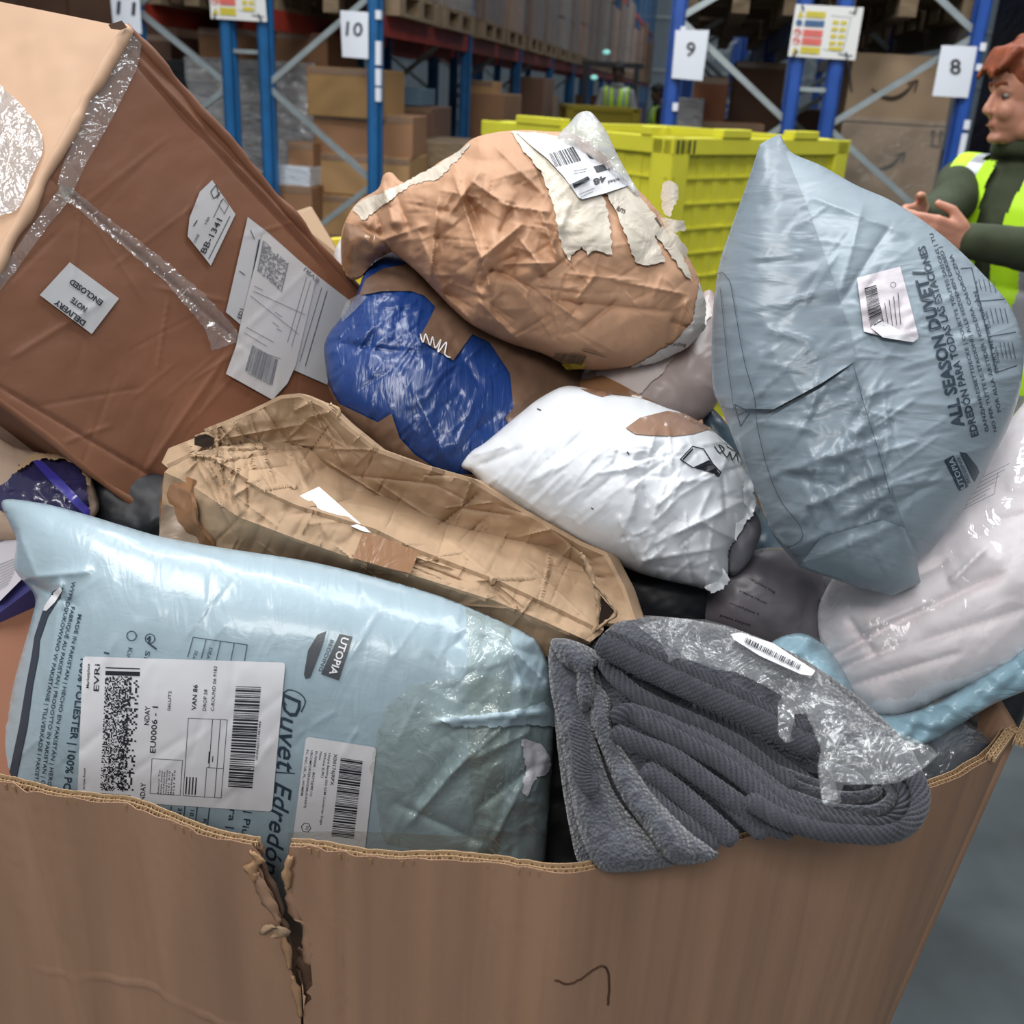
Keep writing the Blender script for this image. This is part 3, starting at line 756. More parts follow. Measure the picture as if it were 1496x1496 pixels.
lbox(.37, .69, .525, .93); lbox(.54, .4, .735, .93); lbox(.65, .73, .735, .93); k.quadmap(L1, .66, .4, .663, .73).quadmap(L1, .70, .4, .703, .93)
for i in range(4): k.quadmap(L1, .55 + i * .016, .80, .556 + i * .016, .92)
k.quadmap(L1, .655, .62, .660, .7).quadmap(L1, .675, .65, .679, .69)
k.build('label_print', M_ink, db)
# barcode label
L2 = [(447, 1076), (550, 1092), (533, 1243), (427, 1232)]
patch('barcode_label', DUV, rounded(L2, 6), M_paper_white, db, .0026, 5, thick=.0004)
k = Ink(Lift(DUV, .0026), .0006)
k.bars(L2, .52, .15, .83, .90, 44, 8)
U_ = lambda u, v0, v1: ((u, v0), (u, v1))     # reading downwards
k.lab(L2, 'X00176JRPX', *U_(.42, .12, .42), 5, .008)
for i, (t, a, b_) in enumerate([('Utopia Bedding 350 GSM Comforter Single', .12, .80), ('White (UK)', .12, .36), ('New', .12, .2), ('EU0006 - B075JJ8E1C', .12, .55), ('UBCOMFORTER350GSMUKWHITE', .12, .66), ('FC, INC, UK, PL, HOMEM', .12, .55)]):
    k.lab(L2, t, *U_(.345 - i * .063, a, b_), 3.4, .006)
cx, cy = 447, 1209
k.line([(cx + 7 * math.cos(R(a)), cy + 7 * math.sin(R(a))) for a in range(10, 400, 60)], .9).text('SG', (cx + 1, cy - 3), (cx - 1, cy + 3), 4)
k.build('label_print', M_ink, db)
# printing on the bag itself
k = Ink(DUV, .0013)
k.text('MADE IN PAKISTAN | HECHO EN PAKISTÁN | HERGEST', (114, 897), (67, 1166), 5.6, .012, bend=-4)
k.text('FABRIQUÉ AU PAKISTAN | PRODOTTO IN PAKISTAN | GEPR', (104, 886), (58, 1164), 5.6, .012, bend=-5)
k.text('WYPRODUKOWANO W PAKISTANIE | TILLVERKADE I PAKISTAN |', (105, 849), (48, 1160), 5.6, .012, bend=-7)
k.text('100% POLIESTER | 100% POLI', (118, 962), (90, 1168), 11, .02)
k.text('10', (152, 952), (148, 968), 8, .01).text('Kin', (187, 946), (184, 962), 7).text('Si', (213, 950), (210, 962), 7)
for c_ in ((192, 929), (219, 933)):
    k.line([(c_[0] + 7 * math.cos(t), c_[1] + 7 * math.sin(t)) for t in np.linspace(0, 6.3, 14)], 1.3, 5)
k.line([(215, 934), (219, 930), (217, 940), (228, 948)], 2.5)
k.line([(282, 931), (361, 942), (357, 966)], 1.1).line([(282, 931), (274, 960)], 1.1).line([(301, 934), (294, 962)], 1.0).line([(322, 937), (316, 964)], 1.0).line([(342, 940), (337, 965)], 1.0)
k.text('SEA', (285, 950), (280, 962), 5).text('DEA', (306, 946), (301, 962), 5)
for t, a, b_, h in [('g', (150, 1171), (149, 1178), 6), ('20', (174, 1173), (171, 1188), 7), ('1770', (243, 1182), (240, 1204), 5.5), ('350 g', (260, 1180), (256, 1206), 6), ('10.5 T', (278, 1183), (274, 1210), 6), ('Kin', (297, 1196), (294, 1212), 6), ('ra | v', (336, 1182), (329, 1228), 10), ('| Pium', (358, 1185), (350, 1235), 10)]:
    k.text(t, a, b_, h, .006)
for x in (230, 250, 270, 288, 306): k.line([(x, 1178), (x - 3, 1205)], 1.1)
k.build('lettering', M_ink_soft, db)
k = Ink(DUV, .0014)
k.text('Duvet', (412, 1012), (404, 1122), 30, .006, shear=.35, bend=0).text('Edredón', (402, 1142), (384, 1272), 27, .006, shear=.35)
k.line([(430, 1130), (398, 1128)], 1.6)
k.line(catmull([(418, 1030), (412, 1018), (420, 1008), (436, 1012), (446, 1024), (440, 1040)], 5, False), 1.6)
k.build('script_lettering', M_ink_soft, db)
k = Ink(DUV, .0014)
k.poly([(496, 926), (515, 930), (495, 994), (469, 985)]).poly([(464, 927), (477, 922), (468, 950), (453, 990), (446, 992), (444, 985), (450, 950)])
k.text('BEDDING', (483, 934), (465, 980), 5.5, .008)
k.build('logo_print', mat('logo_dark', '43484d', .45), db)
k = Ink(DUV, .0022); k.text('UTOPIA', (500, 930), (481, 984), 11, .02); k.build('logo_lettering', M_paper_white, db)

# ================================================================== CRUSHED CARTON (middle)
cb = root('crushed_carton', 'crushed tan carton with sunken top and split corners, behind the light blue bag', 'carton', P(560, 760, 1.05))
cd = lambda x, y: .016 * crumple(x / 60, y / 60, 21, 8) + .010 * crumple(x / 24, y / 24, 22, 7) + .004 * fbm(x / 20, y / 30, 5, 3) + creases(x, y, CRC)
CRC = rand_creases(60, (300, 600, 900, 900), -15, 30, 110, 1.8, .0065, 12) + rand_creases(50, (300, 620, 900, 920), 60, 20, 70, 1.8, .005, 13) + rand_creases(30, (300, 600, 480, 720), -70, 20, 120, 2.0, .006, 14) + [(320, 660, 450, 640, 3, .004), (325, 680, 460, 655, 3, -.004), (330, 640, 440, 620, 3, .004), (640, 770, 700, 720, 4, -.01), (665, 765, 690, 700, 3, .008), (340, 725, 380, 700, 3, .005), (720, 740, 690, 800, 2.5, -.003), (780, 770, 745, 840, 2.5, .003), (560, 780, 590, 720, 2.5, -.003), (840, 800, 800, 890, 2.5, -.003), (430, 600, 450, 590, 6, .01), (450, 610, 490, 600, 5, .01)]
Ff = [(246, 684, 1.035), (278, 668, 1.03), (314, 674, 1.02), (378, 718, 1.005), (432, 743, 1.0), (546, 778, .99), (606, 807, .985), (724, 852, .975), (830, 902, .965), (878, 926, .96)]
Sf = [(240, 690, 1.03), (274, 705, 1.015), (348, 755, .995), (427, 785, .985), (521, 818, .975), (596, 838, .97), (724, 878, .96), (800, 910, .955), (862, 938, .95)]
Bf = [(232, 790, 1.05), (262, 792, 1.04), (314, 800, 1.03), (427, 820, 1.03), (546, 855, 1.02), (640, 890, 1.01), (724, 930, 1.0), (800, 960, .99), (850, 955, .985)]
Gf = [(290, 664, 1.04), (340, 655, 1.06), (400, 648, 1.09), (447, 654, 1.10), (477, 684, 1.10), (546, 723, 1.09), (660, 773, 1.08), (714, 785, 1.07), (794, 802, 1.06), (850, 830, 1.05), (875, 880, 1.0), (876, 910, .98)]
Hf = [(300, 632, 1.05), (340, 616, 1.06), (370, 603, 1.06), (410, 583, 1.055), (437, 580, 1.05), (470, 594, 1.045), (500, 622, 1.045), (546, 659, 1.04), (610, 682, 1.04), (690, 705, 1.04), (744, 738, 1.035), (848, 797, 1.02), (883, 812, 1.01), (908, 860, .99), (925, 912, .965)]
loft('top_panel', [Ff, Gf], M_board_light, cb, 320, 90, cd)
loft('back_wall', [Gf, Hf], M_board_light, cb, 320, 50, cd)
loft('folded_rim', [Ff, Sf], M_board_light, cb, 320, 22, lambda x, y: cd(x, y) + .0016 * (np.abs(np.sin(x * .11 + y * .06)) - .5))
rip = lambda x, y: .0022 * (np.abs(np.sin(x * .13 + y * .05 + 1.5 * fbm(x / 40, y / 90, 3, 2))) - .5) * np.clip(vnoise(x / 55, y / 200, 9) * 2 - .3, 0, 1)
loft('front_wall', [Sf, Bf], M_board_light, cb, 300, 40, lambda x, y: cd(x, y) * .7 + rip(x, y))
Ho = [(x + 14, y + 3, d + .02) for x, y, d in Hf]; Hb = [(x + 6, y + 60, d + .14) for x, y, d in Hf]
loft('outer_wall', [Hf, Ho, Hb], M_board_light, cb, 120, 14, cd)
E1 = [(246, 684, 1.035), (238, 700, 1.035), (233, 740, 1.045), (232, 790, 1.06)]
E2 = [(300, 632, 1.055), (290, 640, 1.08), (260, 660, 1.10), (240, 700, 1.12)]
E3 = [(282, 700, 1.012), (278, 720, 1.015), (290, 770, 1.02), (314, 800, 1.03)]
loft('taped_end', [E1, E3], M_tape_tan, cb, 40, 24, lambda x, y: .016 * crumple(x / 22, y / 30, 7, 8) + .004)
loft('end_flap', [[(246, 684, 1.035), (236, 676, 1.05), (246, 655, 1.06), (284, 640, 1.055)], [(280, 668, 1.03), (284, 664, 1.035), (292, 656, 1.04), (312, 640, 1.05)]], M_board_light, cb, 30, 12, cd)
patch('tape_skirt', Surf(tilt(1.03, 260, 760, .0002, .0001), lambda x, y: .008 * crumple(x / 25, y / 25, 9, 7)), [(236, 735), (262, 745), (300, 760), (314, 800), (280, 800), (232, 788)], mat('tape_skirt', '9c8772', .35, bumps=[('warp', 25, .5, .003, (1, 1, 1))]), cb, .004, 5, rough=1)
# dark patches for the shade in torn openings, and rough torn lips
HOL = Surf(tilt(1.03, 300, 650), None)
def lip(pts, d, wd, seed, m=M_liner, name='torn_lip'):
    rng = random.Random(seed); q = catmull(pts, 4, False); V = []
    for i, (x, y) in enumerate(q):
        a = q[max(i - 1, 0)]; b_ = q[min(i + 1, len(q) - 1)]; t = (b_ - a) / (np.linalg.norm(b_ - a) + 1e-6); n = np.array([-t[1], t[0]])
        e = wd * rng.uniform(.5, 1.3)
        for c, dd in ((-.5, .0015), (0, 0), (.5, .001)): V.append(P(x + n[0] * c * e, y + n[1] * c * e, d + dd + rng.uniform(-.0015, .0015)))
    F = [(3 * i + j, 3 * i + j + 1, 3 * i + j + 4, 3 * i + j + 3) for i in range(len(q) - 1) for j in range(2)]
    o = mk(name, np.array(V), F, m, cb, True); md = o.modifiers.new('s', 'SOLIDIFY'); md.thickness = .0006; return o
M_hole_shade = mat('opening_shade', '2a1c14', .95)  # near-black colour stands for the shade inside the tears
patch('torn_opening_shade', Surf(tilt(1.025, 300, 645)), [(284, 638), (300, 634), (314, 640), (312, 652), (298, 654), (284, 650)], M_hole_shade, cb, 0, 4, thick=.002)
patch('torn_opening_shade', Surf(tilt(.962, 885, 900)), [(876, 868), (884, 878), (898, 893), (890, 903), (874, 914), (878, 890)], M_hole_shade, cb, 0, 4, thick=.002)
lip([(284, 638), (300, 633), (314, 640)], 1.018, 3, 3, M_board_light)
lip([(314, 642), (318, 658), (312, 676)], 1.016, 5, 8, M_board_light)
lip([(848, 808), (860, 830), (868, 852), (874, 880), (872, 910), (862, 934)], .953, 8, 4, M_board_light)
lip([(866, 850), (884, 872), (900, 896), (886, 908), (872, 920)], .950, 5, 5, M_board_light)
lip([(482, 590), (496, 600), (492, 610)], 1.035, 6, 6)
patch('white_paper', Surf(tilt(1.02, 480, 740, .0, -.0006)), [(432, 727), (466, 711), (490, 732), (512, 752), (542, 778), (530, 776), (500, 763), (466, 748)], M_paper_white, cb, .012, 5, thick=.0006)
CS = Surf(lambda x, y: .975 + .00006 * (560 - x), lambda x, y: .012 + 0 * x)
patch('brown_tape', Surf(lambda x, y: np.interp(x, [500, 640], [.987, .974]) + (y - (790 + (x - 520) * .33)) * -.0003), [(530, 778), (560, 786), (612, 806), (600, 838), (560, 828), (516, 815)], M_tape_tan, cb, .009, 5)
k = Ink(Surf(lambda x, y: 1.01 + (y - 840) * -.0012 + (x - 725) * -.0001), .006)
k.line([(712, 826), (744, 829)], 1.4).line(catmull([(717, 840), (734, 836), (734, 846), (718, 848), (716, 841)], 4, False), 1.4).line([(700, 842), (708, 850), (722, 852)], 1.4).line([(640, 810), (656, 822)], 1.6).line([(636, 818), (660, 812)], 1.4)
k.build('pen_marks', M_ink_brown, cb)

# ================================================================== BIG BROWN CARTON (upper left)
S_ = 1.09
def cam3(px, py, d): return np.array([(px - 748) * d / FPX, (py - 748) * d / FPX, d])
A3, B3, D3 = cam3(186, 40, 1.0 * S_), cam3(566, 474, 1.27 * S_), cam3(-80, 528, .86 * S_)
e1, e2 = B3 - A3, D3 - A3; e3 = np.array([-.30, -.12, .15]) * 1.1
def c2w(q): return np.array([q[..., 0], -q[..., 1], -q[..., 2]]).T @ CR.T + CO if q.ndim > 1 else CR @ np.array([q[0], -q[1], -q[2]]) + CO
bc = root('brown_carton', 'large worn brown cardboard carton tilted on its corner at upper left, sealed with clear tape', 'carton', c2w((A3 + B3 + D3) / 3 + e3 * .5))
nB = np.cross(e1, e2); cB = A3 @ nB
def face_B(x, y):
    x = np.asarray(x, float); y = np.asarray(y, float)
    return cB / (nB[0] * (x - 748) / FPX + nB[1] * (y - 748) / FPX + nB[2])
BCR = [(90, 275, 350, 500, 3, -.006), (300, 190, 350, 240, 4, -.003), (215, 100, 560, 470, 5, .005), (195, 90, 480, 400, 3, -.004), (0, 565, 212, 690, 2.5, -.004), (212, 690, 330, 520, 4, .002), (20, 520, 150, 440, 3, .002), (230, 420, 330, 440, 3, .0015), (120, 300, 210, 440, 3, .0012), (212, 690, 300, 720, 4, -.003)]
BC2 = rand_creases(26, (0, 250, 480, 680), 50, 50, 150, 1.6, .0016, 61)
bdisp = lambda x, y: creases(x, y, BCR) + creases(x, y, BC2) + .006 * fbm(x / 120, y / 120, 4, 3)
FB = Surf(face_B, bdisp)
def face(name, O, a, b_, m, n=70, disp=0, seed=1, surf=None):
    u, v = np.meshgrid(np.linspace(0, 1, n), np.linspace(0, 1, n)); G = O + u[..., None] * a + v[..., None] * b_
    nn = np.cross(a, b_); nn /= np.linalg.norm(nn)
    if nn[2] > 0: nn = -nn
    G = G.reshape(-1, 3); px = G[:, 0] / G[:, 2] * FPX + 748; py = G[:, 1] / G[:, 2] * FPX + 748
    if surf is not None:
        dd = surf(px, py); G = G - (G / G[:, 2:3]) * (dd * 1.0)[:, None]
    ed = (np.minimum(np.minimum(u, 1 - u), np.minimum(v, 1 - v)).ravel() * 12).clip(0, 1)
    if disp: G = G + nn * (disp * (fbm(u.ravel() * 5, v.ravel() * 5, seed, 3)) * ed)[:, None]
    i = (np.arange(n - 1)[:, None] * n + np.arange(n - 1)[None]).ravel(); F = np.stack([i, i + 1, i + n + 1, i + n], 1)
    W = c2w(G)
    q = W[F[len(F) // 2]]; 
    if np.dot(np.cross(q[1] - q[0], q[2] - q[0]), np.array(c2w(G.mean(0)) - bcC)) < 0: F = F[:, ::-1]
    return mk(name, W, F, m, bc, True, np.stack([px, py], 1) / 1000)
bcC = c2w(A3 + (e1 + e2 + e3) / 2)
M_big_lit = mat('carton_board_lit', 'b8967a', .7, var=(5, .08), bumps=[('noise', 160, .1, .0006, (1, 1, 1))])  # lit copy of the carton board, brightness put into the colour
M_big_shade = mat('carton_board_shade', '80543c', .55, var=(4, .2), bumps=[('warp', 7, .25, .006, (1, 1, 1)), ('noise', 22, .2, .004, (1, 1, 1)), ('noise', 200, .08, .0006, (1, 1, 1))])  # shaded copy of the same board, darkened for faces turned from the light
face('end_flaps', A3, e1, e2, M_big_shade, 200, surf=bdisp)
face('top_panel', A3, e2, e3, M_big_lit, 60, .012, 3)
face('right_panel', A3, e1, e3, M_big_shade, 40, .006, 4)
face('left_panel', A3 + e1, e2, e3, M_big_shade, 30, .006, 5)
face('bottom_panel', A3 + e2, e1, e3, M_big_shade, 40, .006, 6)
face('back_panel', A3 + e3, e1, e2, M_big_shade, 30, .006, 7)
# crushed edges: rounded roll along the top edges
def edge_roll(a, b_, r, m, name, seed, n=60):
    mb = MB(); pts = []
    for i in range(n + 1):
        t = i / n; q = c2w(a + (b_ - a) * t); j = .003 * np.array([fbm(t * 12, 0, seed), fbm(t * 12, 5, seed), fbm(t * 12, 9, seed)]); pts.append(q + j * 2)
    mb.tube(pts, [r * (.8 + .5 * float(vnoise(i / 5, 0, seed))) for i in range(n + 1)], 8); return mb.build(name, m, bc, True)
edge_roll(A3, B3, .006, M_big_shade, 'crushed_edge', 4)
edge_roll(A3, D3, .006, M_big_lit, 'crushed_edge', 5)
edge_roll(D3, D3 + e1 * 1.0, .004, M_big_shade, 'crushed_edge', 7)
# clear tape along edges and seam
patch('clear_tape', FB, [(182, 42), (208, 62), (200, 100), (160, 180), (125, 240), (108, 278), (92, 292), (84, 268), (92, 240), (120, 170), (150, 110), (170, 66)], F_tape, bc, .005, 4, disp=lambda x, y: .007 * crumple(x / 18, y / 26, 31, 8))
patch('clear_tape', FB, [(92, 268), (112, 280), (70, 330), (20, 400), (-20, 450), (-20, 425), (0, 398), (50, 325)], F_tape, bc, .004, 5, disp=lambda x, y: .004 * crumple(x / 16, y / 16, 32, 7))
patch('seam_tape', FB, [(88, 268), (108, 276), (160, 320), (230, 372), (300, 430), (345, 480), (350, 500), (310, 512), (300, 480), (240, 410), (180, 360), (120, 310), (84, 284)], F_tape, bc, .004, 5, rough=1.2, disp=lambda x, y: .004 * crumple(x / 26, y / 26, 33, 7))
FA_n = np.cross(e2, e3); cA = A3 @ FA_n
FA = Surf(lambda x, y: cA / (FA_n[0] * (np.asarray(x, float) - 748) / FPX + FA_n[1] * (np.asarray(y, float) - 748) / FPX + FA_n[2]))
patch('plastic_window', FA, [(-10, 132), (12, 136), (35, 158), (58, 190), (62, 220), (45, 260), (30, 300), (8, 312), (-10, 300)], film('crackled_film', haze=.25, gloss=.22, sc=40, st=1.2, rough=.15), bc, .007, 4, rnd=True, disp=lambda x, y: .006 * crumple(x / 20, y / 20, 35, 8))
patch('torn_corner', FB, [(158, 36), (178, 30), (186, 40), (176, 44), (162, 42)], M_core, bc, .012, 3, thick=.004)
# its labels
W_ = lambda c, nm, m=M_paper_white, off=.0035, **kw: patch(nm, FB, c, m, bc, off, 5, thick=.0004, **kw)
LD = [(102, 383), (174, 436), (134, 488), (58, 431)]
W_(LD, 'delivery_note_label', M_paper_grey)
k = Ink(Lift(FB, .0035), .001)
k.text('DELIVERY', (126, 470), (83, 437), 8.5, .03).text('NOTE', (128, 450), (107, 434), 8.5, .03).text('ENCLOSED', (151, 440), (105, 407), 8.5, .03)
LBB = [(310, 263), (344, 313), (308, 388), (274, 345), (277, 318), (292, 280)]
W_(LBB, 'number_label', M_paper_grey)
k.text('BB-1341', (300, 371), (325, 322), 9, .01).text('ONE', (286, 355), (292, 343), 4).text('100', (302, 328), (307, 318), 4).line([(312, 318), (324, 292)], .8).line([(305, 378), (336, 316)], 1).line([(320, 300), (326, 290), (334, 300), (328, 312), (320, 300)], .8).line([(308, 280), (316, 270), (320, 285), (312, 290), (308, 280)], 1.2).text('32A', (318, 290), (323, 281), 4, .01).line([(283, 330), (288, 322)], 1.5)
LE1 = [(362, 317), (385, 338), (356, 475), (330, 458)]
W_([(362, 317), (392, 340), (450, 392), (512, 440), (478, 562), (428, 540), (330, 456)], 'shipping_label', M_paper_grey)
LE2 = [(385, 337), (463, 402), (432, 534), (420, 560), (398, 584), (330, 546), (345, 505), (352, 470)]
W_(LE2, 'shipping_label', mat('label_warm', 'c4c2c2', .4), .0055)
kk = Ink(Lift(FB, .0055), .001)
Lq = [(388, 345), (458, 402), (412, 576), (336, 535)]
kk.matrix([(386, 352), (420, 384), (409, 424), (377, 396)], 0, 0, 1, 1, 16, 34, 4, .5)
kk.line([(385, 352), (377, 396)], 1.5).line([(421, 384), (411, 426)], 1.5)
kk.text('EVRI', (467, 409), (447, 390), 6, .01)
kk.bars([(369, 504), (407, 526), (399, 563), (358, 541)], 0, 0, 1, 1, 26, 7, 'h')
for a, b_ in (((370, 425), (446, 460)), ((366, 432), (436, 488)), ((360, 478), (400, 500)), ((357, 486), (390, 506)), ((372, 418), (384, 424)), ((404, 480), (412, 484)), ((402, 456), (412, 463)), ((398, 470), (408, 478)), ((380, 514), (410, 524)), ((362, 545), (395, 562)), ((448, 405), (420, 500)), ((454, 410), (426, 506))):
    kk.line([a, b_], .8)
kk.build('label_print', M_ink_grey, bc)
k.line([(379, 350), (357, 466)], 1.8).text('ED1', (352, 466), (356, 452), 6, .01).line([(478, 425), (446, 535)], 1).line([(470, 420), (438, 528)], .7).line([(350, 396), (358, 402)], 1.2).line([(366, 336), (372, 350)], 1)
k.build('label_print', M_ink, bc)

# ================================================================== BROWN PAPER BAG (top centre)
pp = root('paper_bag', 'big crumpled brown paper parcel with cream tape strips, topmost of the heap', 'parcel', P(780, 370, 1.2))
PAPC = [(560, 270, 575, 330, 7, .018), (545, 300, 560, 345, 5, -.015), (575, 275, 600, 340, 6, -.015), (640, 290, 625, 440, 6, .016), (665, 260, 720, 430, 5, .014), (612, 340, 668, 480, 6, .012),
        (700, 380, 760, 330, 6, .013), (660, 310, 700, 250, 6, .012), (725, 395, 795, 430, 6, -.012), (720, 390, 700, 420, 8, -.016), (760, 350, 800, 400, 5, .014), (790, 310, 815, 380, 5, .012), (735, 385, 810, 385, 4, .010),
        (690, 265, 740, 300, 6, .011), (740, 300, 800, 310, 4, .010), (730, 340, 750, 300, 5, -.010), (640, 420, 700, 480, 5, .012), (700, 440, 760, 500, 6, .010), (780, 420, 850, 470, 5, .009), (830, 400, 930, 410, 3, .006), (900, 410, 1000, 430, 3, .006),
        (560, 350, 620, 330, 5, .012), (530, 340, 560, 390, 6, .010), (570, 380, 640, 440, 6, .012), (600, 400, 690, 450, 5, -.010), (840, 440, 870, 400, 4, .008), (1000, 440, 1020, 500, 5, .010), (980, 470, 1010, 480, 5, -.010), (850, 480, 900, 440, 4, -.007), (720, 210, 790, 280, 5, .008), (510, 330, 560, 345, 6, -.01), (680, 280, 705, 340, 5, -.010), (810, 440, 980, 455, 5, -.006)]
rp2 = rand_creases(170, (510, 250, 860, 520), 60, 90, 60, 2.6, .0055, 9) + rand_creases(60, (780, 300, 1030, 520), 20, 80, 70, 2.4, .0028, 10)
def pap_disp(x, y):
    left = np.clip((880 - x) / 160, .28, 1) 
    return np.clip((690 - x) / 90, 0, 1) * .010 * crumple(x / 15, y / 15, 6, 8) + left * (.052 * crumple(x / 62, y / 62, 2, 10) + .022 * crumple(x / 26, y / 26, 5, 8)) + creases(x, y, PAPC) + creases(x, y, rp2) * .8
pap_out = [(500, 392), (498, 350), (506, 320), (524, 294), (552, 276), (560, 256), (572, 252), (588, 266), (610, 262), (640, 238), (668, 222), (690, 203), (720, 194), (760, 190), (800, 192), (840, 196), (880, 222), (912, 258), (945, 290), (972, 322), (990, 350), (1008, 380), (1022, 410), (1030, 445), (1026, 480), (1004, 508), (960, 528), (915, 537), (868, 541), (830, 534), (790, 516), (740, 500), (690, 475), (660, 450), (635, 424), (608, 396), (570, 368), (548, 380), (528, 405), (512, 408)]
PAP = Bag(pap_out, lambda x, y: 1.20 + np.clip((700 - np.asarray(x, float)) / 200, 0, 1) ** 1.2 * .12, .13, .10, p=.5, disp=pap_disp, cell=5, step=4)
PAP.build('paper_wrap', M_kraft, pp, 2.5)
M_tan_clear = mat('taped_paper', '8f6c50', .3, coat=.4, bumps=[('warp', 22, .5, .004, (1, 1, 1))])
patch('brown_tape', PAP, [(500, 388), (499, 350), (504, 325), (520, 330), (560, 352), (572, 368), (548, 380), (528, 403), (512, 406)], M_tan_clear, pp, .003, 4)
patch('cream_tape', PAP, [(515, 306), (530, 291), (556, 282), (600, 262), (640, 240), (690, 206), (670, 232), (640, 262), (600, 270), (560, 300), (530, 322)], M_paper_cream, pp, .003, 4, rough=1.5)
patch('cream_tape', PAP, [(746, 192), (790, 193), (838, 205), (868, 250), (886, 300), (893, 340), (894, 373), (868, 366), (860, 372), (850, 360), (838, 370), (833, 381), (822, 365), (814, 330), (806, 290), (790, 250), (766, 220)], M_paper_cream, pp, .005, 4, rough=1.6, thick=.001)
patch('cream_tape', PAP, [(884, 278), (915, 270), (935, 300), (955, 340), (972, 382), (940, 388), (928, 382), (915, 345), (900, 310)], M_paper_cream, pp, .005, 4, rough=1.4, thick=.001)
patch('cream_tape', PAP, [(905, 262), (925, 275), (950, 305), (985, 350), (1002, 385), (1012, 410), (1000, 400), (975, 365), (950, 335), (925, 300)], M_paper_cream, pp, .004, 4, rough=1.6)
patch('white_tape', PAP, [(1022, 412), (1032, 440), (1030, 480), (1005, 508), (960, 530), (920, 538), (952, 520), (985, 500), (1012, 470)], mat('tape_white', 'c9c5c2', .4, bumps=[('warp', 30, .4, .003, (1, 1, 1))]), pp, .004, 4, rough=1)
# curled tape tags sticking out at the right
for pts in ([(968, 268), (980, 264), (992, 270), (992, 285), (984, 305), (978, 318), (968, 308), (966, 290)], [(965, 318), (1000, 322), (1002, 336), (985, 340), (1005, 362), (1003, 380), (985, 360), (968, 340)]):
    patch('tape_tag', Surf(tilt(1.17, 985, 300), lambda x, y: .02 * np.sin((x - 960) / 16)), pts, M_paper_cream, pp, 0, 4, rough=1.5, thick=.001)
# parcel label
TL = [(752, 194), (904, 262), (850, 291), (775, 232)]
patch('tracked_label', PAP, [(754, 193), (800, 196), (842, 216), (880, 240), (918, 262), (921, 270), (885, 282), (851, 291), (845, 288), (824, 258), (800, 232), (775, 212)], M_paper_white, pp, .010, 4, thick=.0006)
k = Ink(Lift(PAP, .010), .0012)
k.bars([(802, 224), (838, 214), (850, 234), (812, 244)], 0, 0, 1, 1, 14, 2, 'h')
k.poly([(867, 243), (882, 240), (888, 248), (872, 252)]).poly([(836, 268), (859, 257), (862, 262), (839, 275)])
k.text('48', (884, 256), (866, 262), 9, .03).text('Tracked', (912, 258), (888, 264), 5, .01).text('RM', (897, 242), (888, 246), 4, .02)
k.line([(838, 250), (858, 246)], .7).line([(838, 254), (856, 250)], .7).line([(846, 284), (868, 275)], .6).line([(848, 288), (866, 280)], .6).line([(856, 222), (862, 230), (872, 232)], 2)
k.build('label_print', M_ink, pp)
k = Ink(Lift(PAP, .0), .006)
k.bars([(812, 516), (858, 520), (850, 534), (806, 526)], 0, 0, 1, 1, 24, 5, 'h').line([(850, 512), (886, 522)], 1.2).text('am', (900, 306), (912, 312), 9, .02).line([(966, 330), (958, 318)], 3).text('recycling', (972, 504), (1002, 506), 5, .01, shear=.2)
k.build('lettering', mat('ink_kraft', '4f4336', .7), pp)
k = Ink(PAP, .0055); k.poly([(820, 532), (856, 531), (852, 539), (828, 540)]); k.build('yellow_print', mat('ink_yellow', 'c8b43c', .6), pp)
# clear plastic rising from the top
cp = Bag([(812, 206), (832, 180), (846, 165), (862, 163), (876, 178), (888, 196), (900, 222), (915, 250), (935, 285), (920, 278), (898, 262), (868, 240), (840, 224)], tilt(1.15, 870, 200), .035, .03, disp=lambda x, y: .012 * crumple(x / 20, y / 20, 5, 7))
cp.build('clear_top_bag', film('milky_film', haze=.5, gloss=.06, sc=24, st=.8, rough=.2), pp, 3.5)

# ================================================================== ROYAL BLUE PARCEL
bl = root('blue_parcel', 'round royal blue plastic parcel patched with brown tape, under the brown paper parcel', 'parcel', P(620, 560, 1.2))
blr = rand_creases(120, (480, 420, 800, 690), 55, 25, 60, 3, .0035, 5) + rand_creases(60, (480, 420, 660, 520), 30, 30, 70, 3, .003, 6)
blh = [(515, 500, 560, 470, 10, .008), (480, 500, 640, 520, 12, -.008), (600, 560, 660, 690, 12, .006), (520, 385, 600, 400, 7, -.012), (640, 470, 700, 560, 10, -.006)]
bl_disp = lambda x, y: .010 * crumple(x / 50, y / 50, 14, 8) + creases(x, y, blr) + creases(x, y, blh)
BL = Bag([(474, 522), (478, 492), (500, 462), (520, 432), (532, 400), (552, 378), (576, 370), (606, 378), (660, 420), (720, 455), (800, 500), (870, 545), (880, 590), (840, 640), (760, 690), (720, 715), (660, 706), (600, 682), (540, 640), (490, 590)],
         lambda x, y: 1.22 + (560 - np.asarray(y, float)) * .00055 + (np.asarray(x, float) - 620) * .00012, .10, .10, disp=bl_disp)
BL.build('plastic_wrap', M_poly_royal, bl, 3.2)
patch('brown_tape', BL, [(524, 432), (534, 408), (560, 392), (600, 385), (640, 408), (690, 450), (760, 490), (860, 545), (872, 590), (840, 635), (752, 640), (738, 610), (750, 596), (745, 545), (715, 500), (690, 488), (662, 527), (612, 495), (630, 462), (636, 448), (620, 432), (600, 425), (560, 425)], M_tape_brown, bl, .0025, 5)
patch('brown_tape', BL, [(478, 560), (496, 590), (552, 617), (572, 604), (584, 640), (606, 664), (645, 690), (700, 694), (690, 708), (640, 702), (600, 684), (540, 642), (490, 592)], M_tape_brown, bl, .0025, 5)
